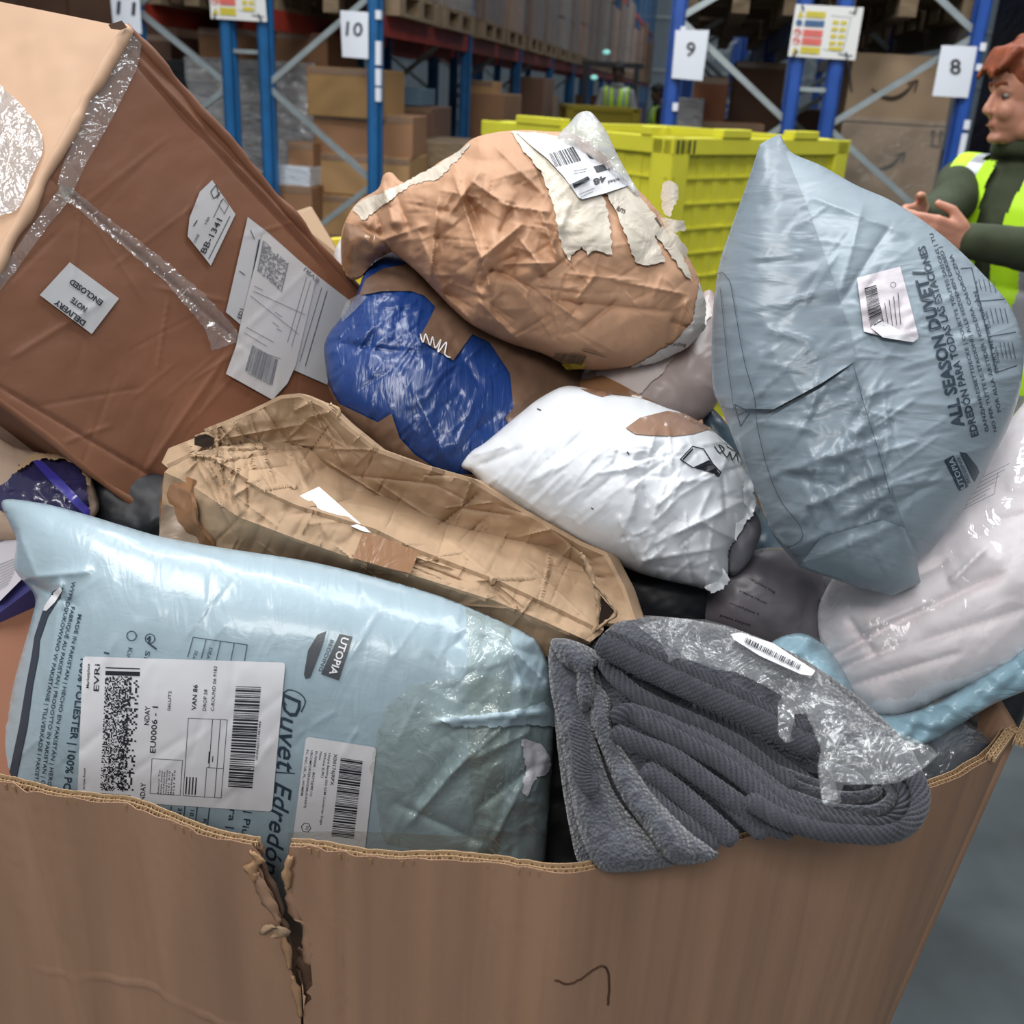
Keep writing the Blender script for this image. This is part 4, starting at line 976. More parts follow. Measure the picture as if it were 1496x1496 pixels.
patch('brown_tape', BL, [(688, 640), (742, 648), (738, 680), (690, 700)], M_poly_royal, bl, .002, 6)
k = Ink(BL, .005); 
k.line(catmull([(614, 488), (618, 500), (622, 488), (628, 504), (632, 492), (636, 508), (644, 496), (640, 514), (652, 500), (650, 518), (658, 522)], 3, False), 1.6, 5)
k.build('white_lettering', M_paper_white, bl)
patch('clear_tape', BL, [(506, 440), (524, 430), (536, 434), (520, 452), (500, 470), (498, 460)], F_tape, bl, .006, 4, disp=lambda x, y: .006 * crumple(x / 12, y / 12, 3, 6))

# ================================================================== WHITE MAILER
wm = root('white_mailer', 'full white poly mailer with brown tape strip and torn end, mid-heap', 'mailer', P(890, 710, 1.05))
wmr = rand_creases(60, (690, 600, 900, 780), 40, 15, 80, 3, .0018, 15) + rand_creases(80, (900, 640, 1100, 860), 55, 60, 60, 3, .0045, 16)
wmh = [(690, 665, 740, 650, 5, .007), (700, 680, 760, 655, 5, -.006), (985, 780, 1060, 745, 5, .010), (1020, 760, 1080, 790, 5, .008), (930, 820, 1050, 800, 5, .006), (1000, 800, 1010, 850, 5, -.008), (1060, 640, 1100, 740, 6, -.006), (960, 740, 1000, 700, 5, .006), (930, 700, 920, 760, 5, .004), (720, 700, 900, 820, 9, .004), (1040, 830, 1062, 842, 5, .01)]
WM = Bag([(674, 681), (689, 659), (708, 647), (756, 607), (788, 582), (822, 565), (850, 566), (891, 576), (936, 582), (974, 596), (997, 604), (1039, 628), (1074, 659), (1093, 690), (1104, 712), (1106, 735), (1098, 765), (1079, 789), (1066, 805), (1063, 842), (1052, 860), (1036, 864), (1019, 858), (949, 842), (897, 822), (820, 784), (743, 739), (708, 712), (689, 690)],
         lambda x, y: 1.09 - (np.asarray(y, float) - 700) * .00015, .105, .09, disp=lambda x, y: creases(x, y, wmr) + creases(x, y, wmh) + np.clip((x - 880) / 120, 0, 1) * .016 * crumple(x / 45, y / 45, 18, 8) + .004 * fbm(x / 60, y / 60, 3))
WM.build('plastic_bag', M_poly_white, wm, 3)
M_tp = mat('tape_tan_gloss', '8f6e58', .2, coat=.5, bumps=[('warp', 30, .3, .003, (1, 1, 1))])
patch('brown_tape', WM, [(914, 625), (935, 610), (975, 600), (1000, 604), (1040, 626), (1012, 634), (985, 637), (950, 636), (928, 634)], M_tp, wm, .0018, 4)
patch('brown_tape', WM, [(848, 568), (870, 568), (893, 576), (880, 580), (862, 574)], M_tp, wm, .0018, 4)
k = Ink(WM, .002)
k.line([(994, 671), (1012, 652), (1028, 656), (1042, 678), (1053, 690), (1050, 696), (1034, 684), (1012, 683), (994, 671)], 1.6).poly([(1012, 683), (1036, 672), (1046, 684), (1052, 694), (1034, 684)]).line([(998, 671), (1012, 656)], 2.5)
k.line(catmull([(1044, 652), (1052, 662), (1058, 655), (1050, 650), (1062, 668), (1066, 660), (1070, 672), (1076, 662), (1078, 674)], 4, False), 1.5).line([(1062, 652), (1082, 664)], 1.2)
k.line([(785, 597), (790, 599)], 1.5).line([(916, 660), (919, 664)], 1.8).line([(864, 742), (867, 744)], 1.6)
k.build('logo_print', M_ink, wm)
for pts in ([(1088, 694), (1098, 690), (1104, 704), (1100, 720), (1106, 730), (1100, 750), (1090, 745), (1086, 722)], [(1076, 790), (1092, 760), (1100, 752), (1098, 740), (1080, 745), (1050, 770)], [(1040, 838), (1052, 826), (1060, 832), (1066, 846), (1058, 860), (1040, 866), (1030, 858)]):
    patch('torn_edge', Surf(tilt(1.035, 1080, 760), lambda x, y: .012 * crumple(x / 14, y / 14, 3, 6)), pts, M_poly_white, wm, 0, 3.5, rough=1.6, thick=.001)
gf = Bag([(1062, 800), (1075, 770), (1084, 745), (1098, 740), (1110, 760), (1112, 780), (1100, 810), (1085, 832), (1066, 840)], tilt(1.075, 1080, 780), .035, .03, disp=lambda x, y: .01 * crumple(x / 18, y / 30, 3, 6))
gf.build('grey_garment', M_cloth_grey, wm, 4)

# ================================================================== MAUVE MAILER under the paper parcel
mm = root('mauve_mailer', 'mauve-grey poly mailer with pale film strip, under the brown paper parcel', 'mailer', P(960, 560, 1.25))
MMb = Bag([(820, 560), (880, 530), (950, 500), (1000, 470), (1030, 425), (1048, 440), (1062, 520), (1062, 560), (1040, 600), (1020, 615), (990, 620), (900, 620), (840, 600)], tilt(1.24, 960, 560, 0, -.0003), .07, .07, disp=lambda x, y: .014 * crumple(x / 50, y / 50, 8, 8) + .003 * fbm(x / 20, y / 20, 2))
MMb.build('plastic_bag', M_poly_mauve, mm, 4)
patch('film_strip', MMb, [(870, 545), (940, 515), (1000, 480), (1034, 430), (1040, 460), (1020, 490), (985, 520), (968, 545), (950, 560), (930, 582), (890, 575)], mat('pale_film', 'c3b8b4', .35, coat=.3, bumps=[('warp', 26, .5, .004, (1, 1, 1))]), mm, .003, 4, rough=1.3)
patch('brown_tape', MMb, [(830, 560), (880, 548), (905, 560), (960, 590), (990, 612), (900, 590)], M_tape_tan, mm, .005, 4)

# ================================================================== GREY-BLUE DUVET BAG (right)
gd = root('duvet_bag', 'tall grey-blue plastic bag reading ALL SEASON DUVET, leaning at right', 'bag', P(1260, 560, 1.0))
gr = rand_creases(110, (1050, 250, 1330, 850), 25, 40, 110, 4, .0024, 25) + rand_creases(60, (1180, 560, 1340, 800), 70, 60, 90, 3, .0035, 26) + rand_creases(60, (1330, 300, 1490, 700), 15, 20, 90, 4, .002, 27)
gh = [(1110, 700, 1290, 640, 6, .005), (1180, 740, 1290, 690, 7, .006), (1167, 825, 1300, 770, 5, .004), (1140, 690, 1250, 720, 6, -.004), (1120, 480, 1190, 500, 8, .004), (1100, 620, 1240, 535, 4, .004), (1130, 780, 1180, 830, 4, .006), (1240, 620, 1320, 780, 5, .004),
      (1290, 710, 1390, 700, 9, .008), (1300, 740, 1400, 690, 8, -.006), (1110, 300, 1175, 290, 8, -.004), (1230, 440, 1300, 330, 7, -.006), (1190, 290, 1320, 340, 8, .007), (1260, 300, 1230, 420, 7, .005), (1100, 380, 1170, 370, 6, .003), (1250, 640, 1280, 560, 5, .005)]
M_flap = mat('poly_grey_flap', '74818b', .36, spec=.45, var=(3, .08), bumps=[('warp', 9, .30, .006, (.8, 2.4, 1)), ('warp', 40, .10, .002, (.6, 1.4, 1))])
GD = Bag([(1139, 195), (1139, 196), (1128, 201), (1110, 211), (1109, 214), (1093, 263), (1068, 333), (1050, 390), (1041, 466), (1041, 562), (1055, 600), (1080, 662), (1104, 717), (1127, 778), (1166, 826), (1168, 828), (1220, 847), (1262, 860), (1303, 870), (1305, 870), (1330, 859), (1344, 852), (1345, 850), (1341, 822), (1364, 800), (1414, 734), (1448, 673), (1478, 612), (1492, 560), (1494, 500), (1474, 445), (1432, 396), (1390, 355), (1345, 320), (1300, 292), (1250, 270), (1200, 242), (1160, 225), (1148, 212)],
         lambda x, y: 1.03 - (np.asarray(y, float) - 520) * .00016 + np.clip((np.asarray(x, float) - 1250), 0, 400) * .00008, .115, .10, p=.55,
         disp=lambda x, y: creases(x, y, gr) + creases(x, y, gh) + .006 * crumple(x / 140, y / 95, 28, 7) + .004 * fbm(x / 90, y / 50, 7))
GD.build('plastic_bag', M_poly_grey, gd, 3.2)
fl1 = [(1139, 197), (1128, 201), (1110, 216), (1094, 264), (1070, 334), (1052, 390), (1043, 466), (1043, 560), (1055, 596), (1130, 598), (1200, 560), (1250, 527), (1245, 500), (1232, 455), (1216, 405), (1195, 345), (1175, 290), (1150, 230)]
patch('folded_flap', GD, fl1, M_flap, gd, .009, 5, thick=.0015, disp=lambda x, y: .003 * fbm(x / 60, y / 25, 77, 3))
fl2 = [(1247, 532), (1200, 566), (1130, 606), (1080, 640), (1090, 680), (1108, 722), (1130, 776), (1168, 824), (1222, 845), (1304, 868), (1344, 850), (1338, 812), (1322, 770), (1310, 735), (1292, 670), (1270, 600)]
patch('folded_flap', GD, fl2, M_flap, gd, .012, 5, thick=.0015, disp=lambda x, y: .003 * fbm(x / 40, y / 30, 78, 3))
patch('folded_flap', GD, [(1200, 785), (1290, 760), (1322, 772), (1338, 815), (1344, 850), (1304, 869), (1168, 826)], M_poly_grey, gd, .017, 5, thick=.0015)
G2 = Lift(GD, .0045)
k = Ink(GD, .0018)
k.text('ALL SEASON DUVET /', (1409, 622), (1350, 392), 18, .034, bend=-3)
k.text('EDREDÓN PARA TODAS LAS ESTACIONES', (1430, 636), (1351, 358), 11, .02, bend=-3)
k.text('GANZJAHRESBETTDECKE | COUETTE TOUTES SAISONS | TU', (1445, 630), (1363, 340), 5.4, .008, bend=-4)
k.text('NO PER TUTTE LE STAGIONI | ALLE SEIZOENEN DEKBED |', (1457, 630), (1376, 360), 5.4, .008, bend=-5)
k.text('FÖR ALLA ÅRSTIDER | KOŁDRA CAŁOROCZNA', (1463, 601), (1391, 371), 5.4, .008, bend=-6)
k.text('DÖRT MEVSIM YORGAN', (1459, 543), (1427, 425), 5.4, .008, bend=-3)
k.poly([(1380, 672), (1393, 665), (1415, 711), (1402, 717)]).poly([(1402, 660), (1412, 662), (1428, 682), (1431, 690), (1424, 704), (1414, 684)])
k.text('BEDDING', (1418, 705), (1402, 668), 5, .004, bend=-1)
k.line([(1404, 392), (1420, 391)], 1.2).line([(1424, 440), (1468, 437)], 1.2).line([(1444, 492), (1484, 485)], 1.2).line([(1456, 544), (1486, 534)], 1.3).line([(1420, 392), (1444, 492), (1456, 544)], 1)
k.text('King', (1430, 425), (1426, 410), 3.5).text('Double', (1448, 478), (1442, 454), 3.5).text('Single', (1461, 530), (1456, 506), 3.5)
for x in range(4):
    k.line([(1434 + x * 7, 424 + x), (1430 + x * 7, 408)], .7).line([(1452 + x * 7, 472), (1447 + x * 7, 450)], .7).line([(1466 + x * 6, 524), (1461 + x * 6, 500)], .7)
k.build('lettering', M_ink_soft, gd)
k = Ink(GD, .0026); k.text('UTOPIA', (1411, 712), (1392, 668), 8, .02); k.build('logo_lettering', M_poly_blue, gd)
k = Ink(Lift(GD, .0135), .0025)
k.line([(1073, 591), (1096, 602), (1082, 623), (1073, 591)], 2).line([(1078, 607), (1086, 603)], 2.2).line([(1089, 602), (1090, 601)], 2.2)
k.line(catmull([(1046, 400), (1056, 398), (1066, 410), (1075, 460), (1088, 530), (1102, 580), (1106, 620), (1120, 680), (1140, 730), (1170, 770), (1170, 790), (1150, 800)], 8, False), 1)
k.line(catmull([(1052, 420), (1058, 480), (1064, 540), (1068, 566), (1072, 600)], 8, False), .8).line([(1247, 534), (1262, 590), (1284, 660), (1300, 720)], .8)
k.build('line_print', M_ink_soft, gd)
GL = [(1252, 406), (1315, 389), (1330, 445), (1342, 492), (1336, 499), (1290, 492), (1262, 484)]
patch('barcode_label', GD, GL, mat('label_pink', 'cdc6cd', .5, bumps=[('noise', 60, .3, .002, (1, 1, 1))]), gd, .004, 4, thick=.0006, disp=lambda x, y: .003 * crumple(x / 14, y / 14, 4, 6))
k = Ink(Lift(GD, .004), .003)
k.bars([(1263, 421), (1280, 416), (1290, 470), (1272, 480)], 0, 0, 1, 1, 26, 12)
for i in range(5): k.line([(1292 + i * 6, 478 - i), (1286 + i * 6.5, 448 - i * 5)], 1)
k.line([(1305 + 4 * math.cos(t), 416 + 4 * math.sin(t)) for t in np.linspace(0, 6.3, 9)], .8, 9)
k.build('label_print', M_ink, gd)
patch('folded_label', GD, [(1285, 466), (1330, 492), (1342, 494), (1334, 500), (1290, 493), (1272, 478)], M_paper_white, gd, .007, 4, thick=.0006)

# ================================================================== WHITE DUVET IN CLEAR BAG (right)
wd = root('clear_bagged_duvet', 'puffy white duvet in a clear plastic bag below the grey-blue bag', 'duvet', P(1400, 850, 1.1))
wdh = [(1215, 960, 1330, 900, 6, -.010), (1330, 900, 1460, 840, 8, -.010), (1240, 905, 1280, 960, 5, -.007), (1220, 980, 1320, 940, 6, -.007), (1300, 860, 1380, 820, 6, -.008), (1250, 1000, 1400, 955, 6, -.006), (1390, 850, 1440, 800, 7, .010), (1340, 940, 1496, 890, 7, -.006), (1420, 770, 1496, 750, 5, -.005), (1260, 920, 1360, 880, 8, .006)]
WD = Bag([(1194, 905), (1200, 872), (1225, 838), (1290, 790), (1360, 740), (1420, 680), (1470, 620), (1530, 560), (1590, 600), (1600, 800), (1560, 920), (1496, 975), (1440, 1000), (1390, 1015), (1335, 1040), (1300, 1048), (1262, 1040), (1232, 1010), (1205, 960)],
         lambda x, y: 1.10 - (np.asarray(y, float) - 850) * .0002, .11, .10, disp=lambda x, y: 1.7 * creases(x, y, wdh) + .012 * crumple(x / 60, y / 50, 51, 7) + .012 * fbm(x / 60, y / 60, 9, 3))
WD.build('duvet_filling', M_duvet, wd, 4)
WF = Bag([(1175, 880), (1215, 825), (1290, 780), (1360, 730), (1420, 670), (1470, 610), (1530, 550), (1598, 590), (1608, 805), (1566, 932), (1496, 985), (1440, 1008), (1390, 1024), (1335, 1050), (1300, 1060), (1255, 1058), (1215, 1045), (1190, 1000), (1172, 940)],
         lambda x, y: 1.10 - (np.asarray(y, float) - 850) * .0002, .124, .11, disp=lambda x, y: .010 * crumple(x / 60, y / 60, 19, 8) + .004)
WF.build('clear_bag', film('duvet_film', haze=.03, gloss=.02, sc=10, st=.6, rough=.07), wd, 4.5)
k = Ink(WF, .001)
for i in range(6): k.line([(1400 + i * 6, 745 - i * 9), (1440 + i * 7, 722 - i * 9)], .7)
k.line([(1390, 752), (1452, 722), (1458, 690)], .7)
k.build('faint_lettering', M_ink_grey, wd)

# ================================================================== GREY TOWEL BUNDLE
tw = root('towel_bundle', 'folded slate grey terry towels with ribbed hems, hanging over the pallet box rim', 'towel', P(1050, 1080, .9))
TWB = Bag([(800, 935), (840, 940), (872, 935), (905, 905), (960, 900), (1060, 915), (1150, 950), (1230, 1000), (1300, 1060), (1345, 1120), (1354, 1165), (1348, 1200), (1325, 1222), (1285, 1228), (1220, 1222), (1160, 1210), (1110, 1225), (1000, 1290), (900, 1300), (850, 1270), (830, 1200), (815, 1100), (806, 1000)],
          lambda x, y: .975 - (np.asarray(y, float) - 1000) * .00035, .055, .09, disp=lambda x, y: .004 * fbm(x / 20, y / 20, 2, 3))
TWB.build('folded_core', M_towel, tw, 5)
TS = Surf(lambda x, y: .955 - (np.asarray(y, float) - 1000) * .0005 - (np.asarray(x, float) - 1000) * .00001)
def hem(pts, r, dz=0, ribs=True, name='hem', m=None, flat=.62, pitch=10.5, back=26, m2=None):
    """a ribbed, rounded towel edge following a pixel path; pts (x, y, depth)"""
    q = catmull([p for p in pts], 1.6, False); n = len(q)
    dd = q[:, 2] if q.shape[1] > 2 else None
    L_ = np.concatenate([[0], np.cumsum(np.linalg.norm(np.diff(q[:, :2], axis=0), axis=1))])
    T = np.gradient(q[:, :2], axis=0); T /= np.linalg.norm(T, axis=1)[:, None]; Nn = np.stack([T[:, 1], -T[:, 0]], 1)   # towards the top of the photo
    K = 13; V = []; UV = []
    rr = r * 1.0 * np.clip(np.minimum(L_, L_[-1] - L_) / (r * .9) + .25, 0, 1) ** .5
    for i in range(n):
        for j in range(K):
            a = -PI * .62 + (PI * 1.24) * j / (K - 1)          # cross-section angle, 0 faces the camera
            rib = 1 + ((.20 if ribs else 0)) * (abs(math.sin((L_[i] + a * r * .8) * PI / pitch)) - .6)
            off = math.sin(a) * rr[i] * rib; dep = -math.cos(a) * rr[i] * flat * rib / FPX * .9 - (.0042 if ribs else 0) * (rib - 1) / .2
            x = q[i, 0] + Nn[i, 0] * off; y = q[i, 1] + Nn[i, 1] * off
            V.append(P(x, y, dd[i] + dep)); UV.append((x / 1000, y / 1000))
    F = [(i * K + j, i * K + j + 1, (i + 1) * K + j + 1, (i + 1) * K + j) for i in range(n - 1) for j in range(K - 1)]
    F = np.array(F)
    V = np.array(V); a, b_, c, _ = V[F[len(F) // 2 + 6]]
    if np.dot(np.cross(b_ - a, c - a), CO - a) < 0: F = F[:, ::-1]
    return mk(name, V, F, m or M_hem, tw, True, np.array(UV))
def pts3(P_, d0=None, lift=.0):
    return [(x, y, float(TS.depth(x, y)) - lift) for x, y in P_]
# hanging towel at the left: soft vertical folds
for o_, dsp, lf in (([(808, 935), (850, 945), (872, 975), (880, 1010), (868, 1050), (880, 1110), (905, 1170), (960, 1230), (990, 1262), (900, 1275), (868, 1262), (845, 1210), (830, 1140), (815, 1060), (802, 990)], 1, .03),
                    ([(868, 1000), (890, 1020), (892, 1050), (900, 1080), (935, 1130), (965, 1170), (1010, 1215), (1050, 1250), (985, 1262), (940, 1210), (905, 1160), (880, 1100), (862, 1050)], 2, .045),
                    ([(804, 938), (820, 932), (850, 940), (880, 958), (885, 975), (868, 975), (870, 1010), (862, 1035), (850, 1040), (842, 1010), (840, 985), (820, 970)], 3, .05)):
    b_ = Bag(o_, lambda x, y, lf=lf: TS.depth(x, y) + .012 - lf, .03, .02, disp=lambda x, y, q=dsp: .010 * fbm(x / 26 + q, y / 60, 3 + q, 3) + .0012 * np.sin(y * .9) * 0)
    b_.build('hanging_fold', M_towel, tw, 3.6)
hem(pts3([(840, 1050), (848, 1090), (850, 1130), (870, 1160)], lift=.075), 14, ribs=True, name='dobby_band', pitch=6)
# fanned layers, lowest first
layers = [
    ([(938, 1122), (968, 1140), (1000, 1165), (1040, 1200), (1075, 1232)], 15, .050),
    ([(930, 1128), (940, 1150), (970, 1180), (1010, 1210), (1050, 1238)], 13, .040),
    ([(950, 1100), (1000, 1122), (1050, 1158), (1090, 1195), (1120, 1222)], 14, .055),
    ([(893, 1068), (930, 1085), (980, 1105), (1030, 1140), (1080, 1175), (1130, 1208), (1160, 1216)], 14, .062),
    ([(893, 1050), (920, 1040), (950, 1058), (1000, 1085), (1050, 1112), (1100, 1150), (1140, 1185), (1200, 1208)], 13, .070),
    ([(925, 1038), (970, 1055), (1020, 1080), (1070, 1110), (1120, 1150), (1160, 1180), (1220, 1200), (1270, 1206)], 11, .072),
    ([(960, 1058), (1010, 1068), (1060, 1095), (1110, 1130), (1160, 1168), (1210, 1188), (1260, 1196)], 8, .070),
]
for a_, r_, l_ in layers: hem(pts3(a_, lift=l_), r_)
# outer roll that hangs over the rim and turns back at the right
hem(pts3([(1090, 1165), (1140, 1196), (1200, 1214), (1250, 1219), (1290, 1220), (1322, 1210), (1340, 1188), (1345, 1160), (1335, 1135), (1315, 1118), (1290, 1108)], lift=.080), 14)
hem(pts3([(1130, 1180), (1180, 1192), (1240, 1200), (1290, 1202), (1314, 1188), (1322, 1165), (1312, 1142), (1290, 1128)], lift=.066), 9)
# inner terry fold seen inside the roll
for q_, r_ in (([(1100, 1135), (1150, 1160), (1210, 1180), (1270, 1185), (1298, 1172), (1304, 1155), (1290, 1140)], 9), ([(1140, 1140), (1190, 1158), (1240, 1165), (1275, 1160), (1282, 1148)], 9), ([(1080, 1105), (1120, 1120), (1160, 1136), (1200, 1150)], 9), ([(1200, 1120), (1240, 1135), (1262, 1150)], 12)):
    hem(pts3(q_, lift=.058), r_, ribs=False, name='inner_fold', m=M_towel)
# second layer from the top with its knobbly ends
hem(pts3([(880, 962), (900, 990), (935, 1018), (980, 1040), (1030, 1062), (1080, 1088), (1120, 1120), (1150, 1142), (1160, 1150)], lift=.062), 12)
hem(pts3([(1010, 1032), (1060, 1058), (1110, 1092), (1150, 1122), (1178, 1140), (1192, 1152)], lift=.052), 10)
hem(pts3([(898, 972), (940, 995), (990, 1022), (1050, 1048), (1110, 1080), (1160, 1108), (1200, 1122)], lift=.050), 11, ribs=False, name='inner_fold', m=M_towel)
hem(pts3([(884, 958), (920, 985), (980, 1010), (1040, 1030), (1100, 1058), (1160, 1092), (1198, 1110)], lift=.056), 9, ribs=False, name='inner_fold', m=M_towel)
# top face
top_out = [(872, 938), (900, 910), (940, 902), (1000, 904), (1075, 922), (1150, 955), (1230, 1000), (1290, 1050), (1335, 1100), (1345, 1140), (1310, 1118), (1250, 1118), (1200, 1106), (1150, 1080), (1080, 1048), (1000, 1010), (930, 975), (885, 955)]
tt = Bag(top_out, lambda x, y: TS.depth(x, y) - .030, .045, .03, p=.5, disp=lambda x, y: .005 * fbm(x / 30, y / 30, 2, 3))
tt.build('top_fold', M_towel, tw, 4)
hem(pts3([(872, 938), (895, 950), (930, 968), (987, 996), (1050, 1025), (1112, 1055), (1160, 1080), (1196, 1096)], lift=.088), 17, pitch=9, flat=.5)
hem(pts3([(880, 930), (920, 946), (985, 975), (1060, 1008), (1120, 1040), (1180, 1072)], lift=.083), 12, pitch=9, flat=.4, name='border_band')
# its opened clear bag
px7 = lambda L_: [(x / 2.413 + 780, y / 2.413 + 860) for x, y in L_]
film_out = px7([(370, 135), (410, 115), (480, 104), (600, 108), (700, 135), (820, 190), (990, 285), (1100, 375), (1200, 465), (1300, 510), (1400, 558), (1427, 585), (1380, 630), (1330, 662), (1280, 685), (1230, 690), (1150, 690), (1092, 692), (1080, 725), (1085, 752), (1050, 765), (1018, 758), (1010, 720), (1018, 690), (1005, 640), (1000, 620), (1015, 570), (990, 500), (965, 440), (930, 425), (915, 450), (925, 490), (960, 510), (935, 530), (890, 545), (865, 520), (857, 490), (875, 440), (880, 400), (870, 375), (800, 335), (720, 295), (640, 285), (560, 255), (500, 245), (475, 262), (470, 230), (445, 190), (410, 165)])
FS = Surf(lambda x, y: TS.depth(x, y) - .094 - .012 * np.clip((np.asarray(x, float) - 1180) / 120, 0, 1), lambda x, y: .012 * crumple(x / 44, y / 44, 40, 9) + .003 * crumple(x / 18, y / 18, 41, 6))
tb = root('towel_film_bag', 'torn clear plastic bag lying open on top of the slate grey towels', 'plastic bag', P(1180, 1010, .85))
patch('clear_film', FS, film_out, F_bag, tb, 0, 3.2)
patch('clear_film', FS, px7([(860, 400), (930, 350), (1010, 370), (1080, 400), (1090, 480), (1060, 560), (1050, 640), (1075, 740), (1020, 760), (1000, 640), (1010, 560), (960, 440), (920, 440), (900, 540), (862, 500)]), F_bag, tb, .012, 3.2, rough=.8)
patch('clear_film', FS, px7([(1080, 560), (1200, 520), (1300, 530), (1425, 585), (1330, 660), (1200, 690), (1060, 680), (1020, 620)]), F_bag, tb, .016, 3.2, rough=.8)
patch('clear_film', FS, px7([(480, 170), (600, 190), (700, 240), (800, 290), (860, 340), (800, 335), (700, 290), (600, 265), (520, 240)]), F_bag, tb, .006, 3.5, rough=.8)
stk = [(1067, 926), (1082, 924), (1130, 940), (1191, 980), (1186, 987), (1170, 985), (1110, 958), (1072, 934)]
st = patch('barcode_sticker', FS, stk, M_paper_white, tb, .006, 4, thick=.0005)
k = Ink(Lift(FS, .006), .003); k.bars([(1090, 931), (1172, 972), (1168, 979), (1087, 938)], 0, 0, 1, 1, 34, 6, 'h'); k.build('label_print', M_ink, tb)

# ================================================================== SMALLER THINGS IN THE HEAP
def blob(name, label, cat, outl, D, T, m, seed=1, amp=.012, sc_=50, step=5, part='plastic_wrap'):
    r = root(name, label, cat, P(np.mean([p[0] for p in outl]), np.mean([p[1] for p in outl]), D if not callable(D) else float(D(outl[0][0], outl[0][1]))))
    b_ = Bag(outl, D if callable(D) else tilt(D, 0, 0), T, T, disp=lambda x, y: amp * crumple(x / sc_, y / sc_, seed, 8) + .003 * fbm(x / 18, y / 18, seed))
    b_.build(part, m, r, step); return r, b_
r, _ = blob('dark_filler', 'added black filler lump for the shade in the gap right of the crushed carton', 'parcel', [(870, 820), (950, 800), (1060, 820), (1110, 850), (1090, 900), (1010, 960), (930, 950), (880, 900)], 1.16, .07, M_filler_black, 3)  # added lump, closes the heap and paints the gap's shade black
r, b_ = blob('printed_mailer', 'dim grey poly mailer with small printed lines behind the towels', 'mailer', [(1010, 880), (1050, 835), (1120, 800), (1200, 820), (1230, 880), (1210, 960), (1120, 960), (1040, 925)], 1.13, .06, mat('poly_taupe', '6f6a70', .4, bumps=[('warp', 16, .4, .004, (1, 1, 1))]), 5)
k = Ink(b_, .001)
for i, t in enumerate(['please recycle', 'polyethylene 4', 'please reuse', 'recycled bag']): k.text(t, (1052 + i * 14, 900 - i * 18), (1096 + i * 12, 915 - i * 16), 4)
k.build('lettering', M_ink, r)
blob('teal_mailer', 'dark teal grey poly mailer sunk between the grey-blue duvet bag and the towels', 'mailer', [(1030, 590), (1075, 640), (1120, 760), (1200, 830), (1260, 850), (1260, 930), (1200, 980), (1130, 930), (1080, 860), (1060, 760), (1030, 640)], 1.23, .06, mat('poly_teal_dark', '3d4f5c', .35, bumps=[('warp', 14, .5, .005, (1, 1, 1))]), 6)
bs, b_ = blob('blue_sheet', 'crumpled translucent light blue plastic bag tucked under the clear-bagged duvet', 'plastic bag', [(1120, 950), (1170, 925), (1220, 960), (1260, 1030), (1300, 1045), (1360, 1030), (1440, 985), (1530, 930), (1540, 985), (1450, 1030), (1400, 1060), (1340, 1090), (1260, 1080), (1180, 1010)], tilt(1.02, 1300, 1030, .0, -.0002), .035, mat('poly_pale_blue', '8fb0bf', .3, coat=.3, bumps=[('warp', 14, .6, .006, (1, 2, 1))]), 7, .022, 24, 4)
cg = root('clear_bagged_garment', 'dark grey garment folded in a clear bag in the right corner of the pallet box', 'garment', P(1400, 1100, .98))
b_ = Bag([(1335, 1080), (1360, 1062), (1400, 1055), (1436, 1072), (1448, 1095), (1435, 1145), (1400, 1180), (1340, 1180), (1325, 1130)], tilt(1.06, 1400, 1100), .05, .05, disp=lambda x, y: .012 * fbm(x / 20, y / 40, 5, 3))
b_.build('folded_fabric', mat('slate_fabric', '3b4450', .8), cg, 4.5)
b2 = Bag([(1325, 1075), (1352, 1055), (1395, 1046), (1420, 1058), (1450, 1080), (1458, 1105), (1440, 1150), (1400, 1190), (1330, 1190), (1315, 1130)], tilt(1.06, 1400, 1100), .062, .06, disp=lambda x, y: .010 * crumple(x / 30, y / 30, 6, 7))
b2.build('clear_bag', F_clear, cg, 4.5)
blob('dark_filler', 'added black filler lump keeping the right corner of the pallet box dark', 'bag', [(1230, 1040), (1330, 1050), (1420, 1020), (1490, 970), (1500, 1030), (1460, 1110), (1400, 1160), (1250, 1170)], 1.13, .04, M_filler_black, 8)  # added lump, black in place of shade at the corner
blob('dark_filler', 'added black filler lump darkening the gap between the big brown carton and the crushed carton', 'bag', [(100, 640), (200, 680), (260, 700), (330, 760), (330, 840), (200, 840), (100, 800)], 1.13, .06, M_filler_black, 9)  # added lump, its black is the shade of this gap
blob('dark_filler', 'added dark filler lump below the blue parcel and behind the crushed carton', 'parcel', [(480, 590), (560, 620), (700, 690), (800, 720), (860, 800), (760, 800), (600, 740), (480, 680)], 1.26, .06, mat('filler_umber', '3a2c26', .5, bumps=[('warp', 14, .4, .005, (1, 1, 1))]), 10)  # added dark lump under the heap, stands for shade
blob('dark_filler', 'added black filler lump darkening the gap between the light blue duvet bag and the towels', 'bag', [(760, 960), (900, 900), (1000, 960), (1150, 1050), (1200, 1200), (1000, 1350), (820, 1380), (740, 1200)], 1.12, .06, M_filler_black, 11, step=8)  # added lump that closes the gap with painted darkness
